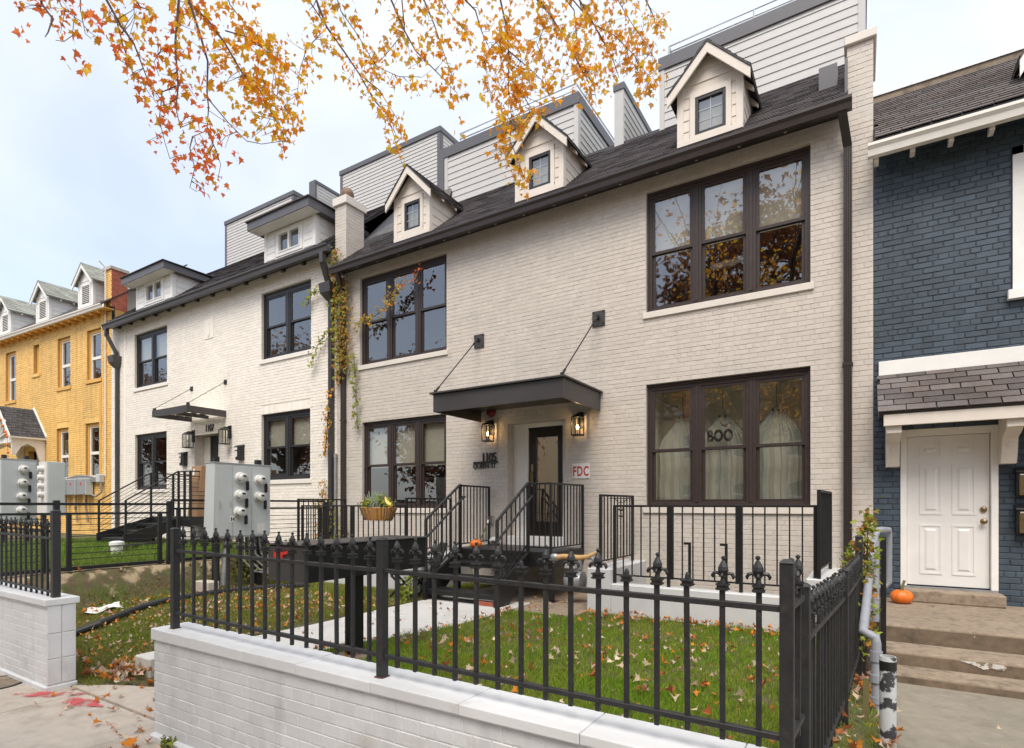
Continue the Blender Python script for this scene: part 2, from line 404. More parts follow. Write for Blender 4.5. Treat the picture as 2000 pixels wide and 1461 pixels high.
def make_yard():
    m = M('yard_soil', (0.115, 0.085, 0.045), 0.95, 0.3, 18, 0.2, 1.4, 0.02, 25, tint=(0.085, 0.095, 0.03), tint_scale=5, tint_lo=0.42, tint_hi=0.6)
    nt = m.node_tree; N, L = nt.nodes, nt.links; b = N['Principled BSDF']; src = b.inputs['Base Color'].links[0].from_socket
    geo = N.new('ShaderNodeNewGeometry'); sx = N.new('ShaderNodeSeparateXYZ'); L.new(geo.outputs['Position'], sx.inputs[0])
    nz = N.new('ShaderNodeTexNoise'); nz.inputs['Scale'].default_value = 4.5; nz.inputs['Detail'].default_value = 8; L.new(geo.outputs['Position'], nz.inputs['Vector'])
    a1 = N.new('ShaderNodeMath'); a1.operation = 'MULTIPLY_ADD'; a1.inputs[1].default_value = 1.1; L.new(nz.outputs['Fac'], a1.inputs[0]); L.new(sx.outputs['X'], a1.inputs[2])
    # bare sandy soil where the bank under the fence breaks away
    m1 = N.new('ShaderNodeMapRange'); m1.interpolation_type = 'SMOOTHSTEP'; m1.inputs['From Min'].default_value = -9.98; m1.inputs['From Max'].default_value = -9.86; L.new(a1.outputs[0], m1.inputs['Value'])
    m2 = N.new('ShaderNodeMapRange'); m2.interpolation_type = 'SMOOTHSTEP'; m2.inputs['From Min'].default_value = -9.62; m2.inputs['From Max'].default_value = -9.46; m2.inputs['To Min'].default_value = 1; m2.inputs['To Max'].default_value = 0; L.new(a1.outputs[0], m2.inputs['Value'])
    mu = N.new('ShaderNodeMath'); mu.operation = 'MULTIPLY'; L.new(m1.outputs[0], mu.inputs[0]); L.new(m2.outputs[0], mu.inputs[1])
    mx = N.new('ShaderNodeMix'); mx.data_type = 'RGBA'; L.new(mu.outputs[0], mx.inputs['Factor']); L.new(src, mx.inputs['A']); mx.inputs['B'].default_value = (0.38, 0.29, 0.19, 1)
    L.new(mx.outputs['Result'], b.inputs['Base Color'])
    return m
yard_soil = make_yard()
bank_soil = M('sandy_bank_soil', (0.36, 0.27, 0.17), 0.95, 0.2, 10, 0.15, 1.0, 0.02, 22, tint=(0.09, 0.07, 0.05), tint_scale=2.5, tint_lo=0.55, tint_hi=0.65)
asphalt = M('road_asphalt', (0.05, 0.05, 0.05), 0.9, 0.15, 20, bump=0.003, bscale=150)
orange_skin = M('pumpkin_skin', (0.72, 0.16, 0.015), 0.45, 0.12, 6)
stem_green = M('dry_stem', (0.15, 0.13, 0.05), 0.8, 0.2, 12)
wicker = M('coir_basket', (0.40, 0.20, 0.055), 0.9, 0.3, 22, bump=0.01, bscale=40)
bark = M('tree_bark', (0.10, 0.075, 0.06), 0.9, 0.25, 20, bump=0.02, bscale=30)
twig_bark = M('twig_bark', (0.13, 0.085, 0.075), 0.8, 0.25, 20)
red_paint = M('red_plastic', (0.72, 0.03, 0.02), 0.4, 0.1)
red_dark = M('dark_red_enamel', (0.16, 0.012, 0.012), 0.35, 0.15)
sign_white = M('white_sign_enamel', (0.80, 0.79, 0.76), 0.4, 0.03)
sign_red = M('sign_red_ink', (0.50, 0.035, 0.02), 0.5, 0.05)
cardboard = M('cardboard', (0.36, 0.22, 0.12), 0.85, 0.08, 4)
black_plastic = M('black_corrugated_plastic', (0.018, 0.018, 0.019), 0.5, 0.2, 10, bump=0.002)
white_plastic = M('white_plastic', (0.80, 0.80, 0.78), 0.45, 0.04)
cable_grey = M('grey_cable', (0.24, 0.24, 0.235), 0.55, 0.1)
tape_tan = M('tan_pipe_wrap', (0.55, 0.34, 0.14), 0.7, 0.2, 14)
copper_ball = M('weathered_stone_ball', (0.20, 0.115, 0.075), 0.7, 0.3, 12, bump=0.006, bscale=22)
bulb = emit_mat('lit_lamp_filament', (1.0, 0.55, 0.18), 10.0)
frost = M('seeded_lamp_glass', (0.7, 0.66, 0.58), 0.3, 0.1)
leafm = leaf_mat('autumn_leaf')
grassm = leaf_mat('grass_blade', trans=0.4)
litterm = leaf_mat('fallen_leaf', trans=0.2)
# ------------------------------------------------------------------ builders: walls, bricks, boards, shingles, windows
def clip_rects(a, b, c, d, holes, minw=0.02):
    """cut rectangle (a,b)x(c,d) by the holes, keep pieces that are still bricks"""
    out = [(a, b, c, d)]
    for (ha, hb, hc, hd) in holes:
        nxt = []
        for (p, q, r, s) in out:
            if q <= ha or p >= hb or s <= hc or r >= hd: nxt.append((p, q, r, s)); continue
            ov = min(s, hd) - max(r, hc)
            if ov < 0.45 * (d - c):
                if r < hc: nxt.append((p, q, r, hc))
                else: nxt.append((p, q, hd, s))
                continue
            if p < ha: nxt.append((p, ha, r, s))
            if q > hb: nxt.append((hb, q, r, s))
        out = [t for t in nxt if t[1]-t[0] > minw and t[3]-t[2] > 0.02]
    return out

def brick_rects(x0, x1, z0, z1, holes=(), course=0.0732, L=0.2145, joint=0.009, header_every=6, phase=0):
    res = []; z = z0; row = phase
    while z < z1 - 0.02:
        zt = min(z + course - joint, z1)
        hdr = header_every and row % header_every == header_every - 1
        step = L / 2 if hdr else L
        x = x0 - (0.0 if row % 2 == 0 else L / 2) - (L * 0.25 if hdr else 0)
        while x < x1:
            a, b = max(x, x0), min(x + step - joint, x1)
            if b - a > 0.03: res.extend(clip_rects(a, b, z, zt, holes))
            x += step
        z += course; row += 1
    return res

_bcache = {}
def brick_piece(w, h, p, mat, ch=0.004):
    k = (round(w, 3), round(h, 3), round(p, 4), mat.name)
    if k not in _bcache:
        m = MB(); a, b = w/2, h
        base = [(-a, 0, 0), (a, 0, 0), (a, 0, b), (-a, 0, b)]
        fr = [(-a+ch, -p, ch), (a-ch, -p, ch), (a-ch, -p, b-ch), (-a+ch, -p, b-ch)]
        m.poly(fr)
        for i in range(4): j = (i+1) % 4; m.poly([base[i], base[j], fr[j], fr[i]])
        _bcache[k] = m.mesh('brick', mat, recalc=False)
    return _bcache[k]

def lay_bricks(parent, rects, O, ux, mat, nparts=300, proud=0.0038, frame=None, level_name='brick', ch=0.0022, stuff='brickwork'):
    """rects in wall coordinates (along ux, up); O is a point of the wall face, the face looks along ux x z"""
    O = Vector(O); ux = Vector(ux).normalized(); nrm = ux.cross(Vector((0, 0, 1)))
    rot = math.atan2(ux.y, ux.x)
    def key(r):
        p = O + ux * ((r[0]+r[1])/2) + Vector((0, 0, (r[2]+r[3])/2))
        d = p.length
        return -(r[1]-r[0]) * (r[3]-r[2]) * abs(nrm.dot(p)) / d**3
    if nparts: rects = sorted(rects, key=key)
    parts, rest = rects[:nparts], rects[nparts:]
    for (a, b, c, d) in parts:
        pr = random.choice((0.7, 0.85, 1.0, 1.15, 1.35)) * proud
        me = brick_piece(round(b-a, 3), round(d-c, 3), pr, mat, ch)
        p = O + ux * ((a+b)/2)
        link(level_name, me, parent, (p.x, p.y, p.z + c), (0, 0, rot), frame=frame)
    if rest:
        r = np.array(rest); n = len(r)
        pr = proud * rng.choice([0.7, 0.85, 1.0, 1.15, 1.35], n)
        a, b, c, d = r.T
        U = np.array(ux); Nn = np.array(nrm); O_ = np.array(O)
        def P(x, z, q): return O_ + x[:, None]*U + z[:, None]*np.array([0, 0, 1.0]) + q[:, None]*Nn
        z0 = np.zeros(n)
        V = np.stack([P(a, c, z0), P(b, c, z0), P(b, d, z0), P(a, d, z0),
                      P(a+ch, c+ch, pr), P(b-ch, c+ch, pr), P(b-ch, d-ch, pr), P(a+ch, d-ch, pr)], 1).reshape(-1, 3)
        i = (np.arange(n) * 8)[:, None]
        F = np.concatenate([i + np.array(q)[None] for q in ((4,5,6,7),(0,1,5,4),(1,2,6,5),(2,3,7,6),(3,0,4,7))], 0)
        rn = np.tile(rng.random(n), 5)
        cen = V.mean(0); cen[2] = V[:, 2].min()
        me = raw_mesh(stuff, V - cen, F, mat, {'rnd': rn})
        o = link(stuff, me, parent, tuple(float(t) for t in cen), frame=frame)
        o['kind'] = 'stuff'

def wall_panel(parent, mat, x0, x1, z0, z1, y, holes=(), reveal=0.10, name='wall', frame=None, back=None):
    """front sheet with openings, the openings' reveals, and a closed back"""
    m = MB()
    xs = sorted({x0, x1, *[h[0] for h in holes], *[h[1] for h in holes]}); zs = sorted({z0, z1, *[h[2] for h in holes], *[h[3] for h in holes]})
    for i in range(len(xs)-1):
        for j in range(len(zs)-1):
            cx, cz = (xs[i]+xs[i+1])/2, (zs[j]+zs[j+1])/2
            if any(h[0] < cx < h[1] and h[2] < cz < h[3] for h in holes): continue
            m.poly([(xs[i], y, zs[j]), (xs[i+1], y, zs[j]), (xs[i+1], y, zs[j+1]), (xs[i], y, zs[j+1])])
    for h in holes:
        d = h[4] if len(h) > 4 else reveal
        a, b, c, e = h[:4]
        m.poly([(a, y, c), (a, y, e), (a, y+d, e), (a, y+d, c)]); m.poly([(b, y, c), (b, y+d, c), (b, y+d, e), (b, y, e)])
        m.poly([(a, y, e), (b, y, e), (b, y+d, e), (a, y+d, e)]); m.poly([(a, y, c), (a, y+d, c), (b, y+d, c), (b, y, c)])
    if back:
        m.poly([(x0, back, z0), (x0, back, z1), (x1, back, z1), (x1, back, z0)])
        m.poly([(x0, y, z0), (x0, y, z1), (x0, back, z1), (x0, back, z0)]); m.poly([(x1, y, z0), (x1, back, z0), (x1, back, z1), (x1, y, z1)])
        m.poly([(x0, y, z1), (x1, y, z1), (x1, back, z1), (x0, back, z1)])
    return m.build(name, mat, parent, frame=frame, recalc=False)

def lap_boards(parent, mat, x0, x1, z0, z1, O, ux, exposure=0.155, proud=0.014, name='siding_board', frame=None, top=None, holes=(), stuff=False):
    """lap siding: one tilted board per course; top(zmid)->(xa,xb) narrows a course under a slope"""
    O = Vector(O); ux = Vector(ux).normalized(); n = ux.cross(Vector((0, 0, 1))); up = Vector((0, 0, 1))
    z = z0; k = 0
    allm = MB()
    while z < z1 - 0.01:
        zt = min(z + exposure, z1)
        spans = [(x0, x1)]
        for (a, b, c, d) in holes:
            if d > z + 0.02 and c < zt - 0.02:
                nx = []
                for (p, q) in spans:
                    if q <= a or p >= b: nx.append((p, q)); continue
                    if p < a: nx.append((p, a))
                    if q > b: nx.append((b, q))
                spans = nx
        for (xa, xb) in spans:
            ra, rb, ta, tb = xa, xb, xa, xb
            if top:
                lo, hi = top(z), top(zt)
                ra, rb = max(xa, lo[0]), min(xb, lo[1]); ta, tb = max(xa, hi[0]), min(xb, hi[1])
                if rb - ra < 0.02: continue
                if tb < ta: ta = tb = (ta+tb)/2
            P = lambda x, zz, q: O + ux*x + up*zz + n*q
            pts = [P(ra, z, 0), P(rb, z, 0), P(rb, z, proud), P(ra, z, proud), P(ta, zt+0.012, 0), P(tb, zt+0.012, 0), P(tb, zt+0.002, 0.003), P(ta, zt+0.002, 0.003)]
            m = allm if stuff else MB()
            m.hexa(pts)
            if not stuff: m.build(name, mat, parent, frame=frame)
        z += exposure; k += 1
    if stuff: allm.build('lap_siding', mat, parent, kind='stuff', frame=frame)

_scache = {}
def shingles(parent, mat, O, ux, us, W, Ls, exposure=0.14, width=0.31, parts=0, frame=None, thick=0.013, inside=None, name='shingle'):
    """courses of shingle tabs on a slope: O lower left corner, ux along the eave, us up the slope"""
    O = Vector(O); ux = Vector(ux).normalized(); us = Vector(us).normalized(); n = ux.cross(us).normalized()
    rot = Matrix((ux, us, n)).transposed().to_euler()
    items = []
    s = 0.0; r = 0
    while s < Ls - 0.03:
        x = -((r * 0.37) % 1.0) * width - random.random()*0.02
        while x < W:
            a, b = max(0, x), min(W, x + width - 0.008)
            if b - a > 0.04 and (inside is None or inside((a+b)/2, s + exposure/2)): items.append((a, b, s, min(exposure, Ls - s)))
            x += width
        s += exposure; r += 1
    def tabmesh(w, e):
        k = (round(w, 2), round(e, 3), mat.name)
        if k not in _scache:
            m = MB(); h = w/2; t = thick
            m.hexa([(-h, 0, 0), (h, 0, 0), (h, e*1.05, -0.001), (-h, e*1.05, -0.001), (-h, 0, t), (h, 0, t), (h, e*1.05, 0.002), (-h, e*1.05, 0.002)])
            _scache[k] = m.mesh('shingle', mat)
        return _scache[k]
    if parts:
        for (a, b, s, e) in items[:parts]:
            p = O + ux*((a+b)/2) + us*s
            link(name, tabmesh(b-a, e), parent, tuple(p), tuple(rot), frame=frame)
        items = items[parts:]
    if items:
        m = MB()
        for (a, b, s, e) in items:
            t = thick * random.uniform(0.7, 1.2)
            P = lambda x, y, q: O + ux*x + us*y + n*q
            m.hexa([P(a, s, 0), P(b, s, 0), P(b, s+e*1.05, -0.001), P(a, s+e*1.05, -0.001), P(a, s, t), P(b, s, t), P(b, s+e*1.05, 0.002), P(a, s+e*1.05, 0.002)], random.random())
        # six faces per tab share the tab's tone
        m.build('shingle_courses', mat, parent, kind='stuff', frame=frame)

def text_mesh(txt, size, mat, depth=0.006, name='lettering', bold=0.0, shear=0.0, squeeze=1.0, space=1.0):
    cu = bpy.data.curves.new(name, 'FONT'); cu.body = txt; cu.size = size; cu.extrude = depth/2; cu.offset = bold
    cu.align_x = 'CENTER'; cu.space_character = space; cu.shear = shear; cu.resolution_u = 3
    o = bpy.data.objects.new('tmp', cu); C.objects.link(o)
    dg = bpy.context.evaluated_depsgraph_get()
    me = bpy.data.meshes.new_from_object(o.evaluated_get(dg))
    bpy.data.objects.remove(o); bpy.data.curves.remove(cu)
    if squeeze != 1.0:
        for v in me.vertices: v.co.x *= squeeze
    me.materials.clear(); me.materials.append(mat); me.name = name
    return me

def text(name, txt, size, loc, mat, parent, rotz=0.0, **k):
    me = text_mesh(txt, size, mat, name=name, **k)
    return link(name, me, parent, loc, (R(90), 0, rotz))

def room_box(x0, x1, z0, z1, y0, depth, mat, parent, frame=None, name='room'):
    m = MB(); y1 = y0 + depth
    m.poly([(x0,y1,z0),(x1,y1,z0),(x1,y1,z1),(x0,y1,z1)]); m.poly([(x0,y0,z0),(x0,y1,z0),(x0,y1,z1),(x0,y0,z1)])
    m.poly([(x1,y0,z0),(x1,y0,z1),(x1,y1,z1),(x1,y1,z0)]); m.poly([(x0,y0,z0),(x1,y0,z0),(x1,y1,z0),(x0,y1,z0)]); m.poly([(x0,y0,z1),(x0,y1,z1),(x1,y1,z1),(x1,y0,z1)])
    return m.build(name, mat, parent, frame=frame, recalc=False)

def window(parent, X0, X1, Z0, Z1, y, n=3, fr=0.075, mull=0.14, mat=None, room=None, room_depth=1.6, blinds=None, head=0.10,
           sash_w=0.045, frame=None, sill=None, split=0.5, bottom=0.07, name='window', blind_mat=None, sash_mat=None):
    """double-hung window group set at depth y (outer face of the frame)"""
    mat = mat or bronze; sash_mat = sash_mat or mat
    m = MB(); d = 0.11
    m.box(X0, X0+fr, y, y+d, Z0, Z1); m.box(X1-fr, X1, y, y+d, Z0, Z1)
    m.box(X0+fr, X1-fr, y, y+d, Z1-head, Z1); m.box(X0+fr, X1-fr, y, y+d, Z0, Z0+bottom)
    # brick-mould step
    m.box(X0, X1, y-0.018, y, Z1-0.045, Z1); m.box(X0, X0+0.035, y-0.018, y, Z0, Z1-0.045); m.box(X1-0.035, X1, y-0.018, y, Z0, Z1-0.045)
    w = (X1 - X0 - 2*fr - (n-1)*mull) / n
    for i in range(n-1):
        xm = X0 + fr + (i+1)*w + i*mull
        m.box(xm, xm+mull, y, y+d, Z0+bottom, Z1-head)
        m.box(xm+mull*0.32, xm+mull*0.68, y-0.012, y, Z0+bottom, Z1-head)
    win = m.build(name, mat, parent, bevel=0.003, frame=frame)
    zl, zh = Z0+bottom, Z1-head; zm = zl + (zh-zl)*split
    for i in range(n):
        a = X0 + fr + i*(w+mull); b = a + w
        for (c, e, yo) in ((zm-0.02, zh, 0.012), (zl, zm+0.02, 0.045)):
            s = MB(); sw = sash_w; t = 0.03; yy = y + yo
            s.box(a, a+sw, yy, yy+t, c, e); s.box(b-sw, b, yy, yy+t, c, e); s.box(a+sw, b-sw, yy, yy+t, c, c+sw); s.box(a+sw, b-sw, yy, yy+t, e-sw, e)
            s.build('sash', sash_mat, win, frame=frame)
            MB().poly([(a+sw, yy+t*0.5, c+sw), (b-sw, yy+t*0.5, c+sw), (b-sw, yy+t*0.5, e-sw), (a+sw, yy+t*0.5, e-sw)]).build('pane', glass, win, frame=frame, recalc=False)
        if blinds and blinds[i % len(blinds)] > 0:
            f = blinds[i % len(blinds)]; zz = zh - (zh-zl)*f
            MB().box(a-0.02, b+0.02, y+0.118, y+0.121, zz, zh+0.02).box(a-0.02, b+0.02, y+0.113, y+0.126, zz-0.018, zz).build('blind', blind_mat or blind_pale, win, frame=frame)
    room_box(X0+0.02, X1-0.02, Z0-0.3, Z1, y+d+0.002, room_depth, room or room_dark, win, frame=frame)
    if sill:
        sm, ov, h, yf = sill
        MB().box(X0-ov, X1+ov, yf-0.035, y+0.03, Z0-h, Z0-0.002).build('sill', sm, win, bevel=0.006, frame=frame)
    return win

def picket_rail(parent, p, q, ztop, zbot, spacing, mat, pk=0.016, rail=0.03, ends=True, zground=None, post=0.04, first=None, name='picket', flat_top=True):
    """level railing panel between two plan points: top rail, bottom rail, square pickets, posts"""
    p = Vector((p[0], p[1], 0)); q = Vector((q[0], q[1], 0)); L = (q-p).length; d = (q-p)/L
    def pt(t, z): v = p + d*t; return (v.x, v.y, z)
    zt0, zt1 = ztop if isinstance(ztop, tuple) else (ztop, ztop)
    zb0, zb1 = zbot if isinstance(zbot, tuple) else (zbot, zbot)
    MB().bar(pt(0, zt0-rail/2), pt(L, zt1-rail/2), rail*1.15, rail).build('top_rail', mat, parent, bevel=0.003)
    MB().bar(pt(0, zb0), pt(L, zb1), pk*1.2, pk*1.3).build('bottom_rail', mat, parent)
    n = max(1, int(round(L/spacing)))
    me = None
    for k in range(1, n):
        t = L*k/n; f = t/L
        a, b = zb0+(zb1-zb0)*f, zt0+(zt1-zt0)*f - rail
        if me is None or abs((zt0-zb0)-(zt1-zb1)) > 0.01:
            me = MB().box(-pk/2, pk/2, -pk/2, pk/2, 0, b-a).mesh('picket', mat)
        v = pt(t, a); link(name, me, parent, v, (0, 0, math.atan2(d.y, d.x)))
    if ends and zground is not None:
        for t, zt in ((0, zt0), (L, zt1)):
            if ends == 'first' and t > 0: continue
            if ends == 'last' and t == 0: continue
            v = pt(t, 0)
            MB().box(v[0]-post/2, v[0]+post/2, v[1]-post/2, v[1]+post/2, zground, zt - 0.002).build('post', mat, parent, bevel=0.003)
# ================================================================== ground levels
def lawn_z(x, y):
    """height of the yards (arrays)"""
    x = np.asarray(x, float); y = np.asarray(y, float)
    s = lambda t: np.clip(t, 0, 1)**2 * (3 - 2*np.clip(t, 0, 1))
    right = -1.33 - 0.19*s((y-2.4)/4.2)
    left = -1.69 + 0.20*s((y-2.4)/2.2) - 0.03*s((y-5)/2)
    z = right + (left-right)*s((-4.32-x)/0.07)
    z = z - .16*s((-4.36-x)/.05)*s((x+5.90)/.05)
    t1107 = -1.00 + 0.0*y
    k = s((-9.75-x)/0.42)
    z = z + (t1107 - z)*k
    # strip beside the dark house
    st = -1.42 - 0.16*s((y-2.4)/3.5) + 0.0
    z = z + (st - z)*s((x+0.12)/0.12)
    return z

GX0, GX1 = -34.0, 0.42
def ground():
    xs = np.concatenate([np.arange(-34, -11, 0.5), np.arange(-11, -4.5, 0.10), np.arange(-4.5, -4.2, .03), np.arange(-4.2, 0.25, .09)]); ys = np.concatenate([np.arange(2.3, 9.3, 0.14)])
    X, Y = np.meshgrid(xs, ys, indexing='ij')
    X = np.minimum(X, np.minimum(.205, .0405*Y) - .005)
    Z = lawn_z(X, Y) + 0.012*np.sin(X*5.1+Y*3.3) * np.cos(Y*4.7-X*2.1) - 0.012
    V = np.stack([X, Y, Z], -1).reshape(-1, 3); nx, ny = X.shape
    idx = np.arange(nx*ny).reshape(nx, ny)
    F = np.stack([idx[:-1, :-1], idx[1:, :-1], idx[1:, 1:], idx[:-1, 1:]], -1).reshape(-1, 4)
    me = raw_mesh('lawn', V, F, yard_soil, smooth=True)
    o = link('lawn', me); o['kind'] = 'structure'
    # base earth out to the horizon
    o = MB().poly([(-900, -900, -1.95), (900, -900, -1.95), (900, 900, -1.95), (-900, 900, -1.95)]).build('ground', soil, kind='structure', recalc=False)
    # road, kerb and pavement
    o = MB().box(-120, 120, -14, -3.2, -1.94, -1.86).build('road', asphalt, kind='structure')
    o = MB().box(-120, 120, -3.2, -3.02, -1.94, -1.72).build('kerb', concrete, kind='structure')
    pv = MB().box(-120, 120, -3.02, 2.32, -1.94, -1.735).build('pavement', concrete_walk, kind='structure')
    # pavement slabs with open joints
    x = -30.0; k = 0
    xs = [-30, -27, -24, -21, -18, -15, -12.6, -10.4, -9.0, -7.5, -6.02, -4.62, -3.1, -1.6, -0.1, 1.4, 2.9, 4.4]
    ys = [-3.01, -1.2, 0.55, 2.30]
    for i in range(len(xs)-1):
        for j in range(3):
            a, b, c, d = xs[i]+0.004, xs[i+1]-0.004, ys[j]+0.004, ys[j+1]-0.004
            zz = -1.71 + random.uniform(-0.003, 0.003)
            MB().box(a, b, c, d, -1.735, zz).build('paving_slab', concrete if random.random() < 0.75 else concrete_walk, pv, bevel=0.006)
    # apron slab through the gap between the two garden walls
    MB().prism([(-6.3, 2.3), (-4.3, 2.3), (-4.3, 2.95), (-5.1, 2.86), (-5.9, 2.56)], 'z', -1.735, -1.688).build('paving_slab', concrete, pv, bevel=0.008)
    # sprayed utility marks on the pavement
    def blot(cx, cy, lx, ly, ang, seed):
        r = random.Random(seed); pts = []
        for t in range(22):
            q = 2*math.pi*t/22; rr = 0.75 + 0.35*r.random()
            px, py = math.cos(q)*lx*rr, math.sin(q)*ly*rr
            pts.append((cx + px*math.cos(ang)-py*math.sin(ang), cy + px*math.sin(ang)+py*math.cos(ang), -1.7015))
        MB().poly(pts).build('paint_mark', spray_red, pv, recalc=False)
    blot(-6.22, 2.10, 0.34, 0.075, 0.55, 1); blot(-5.72, 2.16, 0.26, 0.085, 0.15, 2); blot(-7.75, 2.02, 0.30, 0.06, -0.2, 3)
    # round iron cover
    cv = thing('manhole_cover', 'round iron utility cover set in the pavement at the left edge', 'manhole cover', (-7.05, 1.93, -1.71))
    MB().lathe([(0.27, -0.02), (0.27, 0.006), (0.24, 0.006), (0.235, 0.0)], (-7.05, 1.93, -1.705), 28).build('ring', iron_worn, cv)
    MB().lathe([(0.232, -0.02), (0.232, 0.001)], (-7.05, 1.93, -1.702), 28).build('lid', concrete_old, cv)
    # front path of the cream house and its end step
    pt = MB().box(-5.92, -4.33, 2.86, 7.0, -1.75, -1.535).build('path', concrete_path, kind='structure')
    MB().box(-6.22, -5.925, 2.80, 3.30, -1.75, -1.507).build('path_slab', concrete_path, pt, bevel=0.012)
    for (c, d) in ((2.84, 4.15), (4.158, 5.5), (5.508, 6.85), (6.858, 7.5)):
        MB().box(-5.92, -4.33, c, d, -1.536, -1.505+random.uniform(-.003, .003)).build('path_slab', concrete_path, pt, bevel=0.008)
    MB().box(-4.33, -3.36, 6.95, 9.0, -1.75, -1.52).build('path_slab', concrete_old, pt, bevel=0.008)
    MB().box(-5.92, -4.33, 7.505, 9.0, -1.75, -1.525).build('path_slab', concrete_old, pt, bevel=0.008)
    # walk of the dark house
    wk = MB().box(0.215, 4.5, 2.3, 9.0, -1.94, -1.64).build('walkway', concrete_walk, kind='structure')
    for (c, d, z) in ((2.30, 3.7, -1.665), (3.708, 4.92, -1.64), (4.928, 6.3, -1.615)):
        xa, xb = min(.2, .0405*c), min(.2, .0405*d)
        MB().hexa([(xa, c, z-.28), (4.5, c, z-.28), (4.5, d, z-.25), (xb, d, z-.25), (xa, c, z+0.0), (4.5, c, z), (4.5, d, z+.022), (xb, d, z+.022)]).build('walk_slab', concrete_walk, wk, bevel=0.008)

spray_red = None
def make_spray():
    m, nt, b = new_mat('sprayed_red_paint'); N, L = nt.nodes, nt.links
    geo = N.new('ShaderNodeNewGeometry'); nz = N.new('ShaderNodeTexNoise'); nz.inputs['Scale'].default_value = 9; nz.inputs['Detail'].default_value = 8
    L.new(geo.outputs['Position'], nz.inputs['Vector'])
    mr = N.new('ShaderNodeMapRange'); mr.inputs['From Min'].default_value = 0.38; mr.inputs['From Max'].default_value = 0.62; mr.inputs['To Max'].default_value = 0.9
    L.new(nz.outputs['Fac'], mr.inputs['Value']); L.new(mr.outputs['Result'], b.inputs['Alpha'])
    b.inputs['Base Color'].default_value = (0.62, 0.10, 0.11, 1); b.inputs['Roughness'].default_value = 0.9
    return m
spray_red = make_spray()
ground()

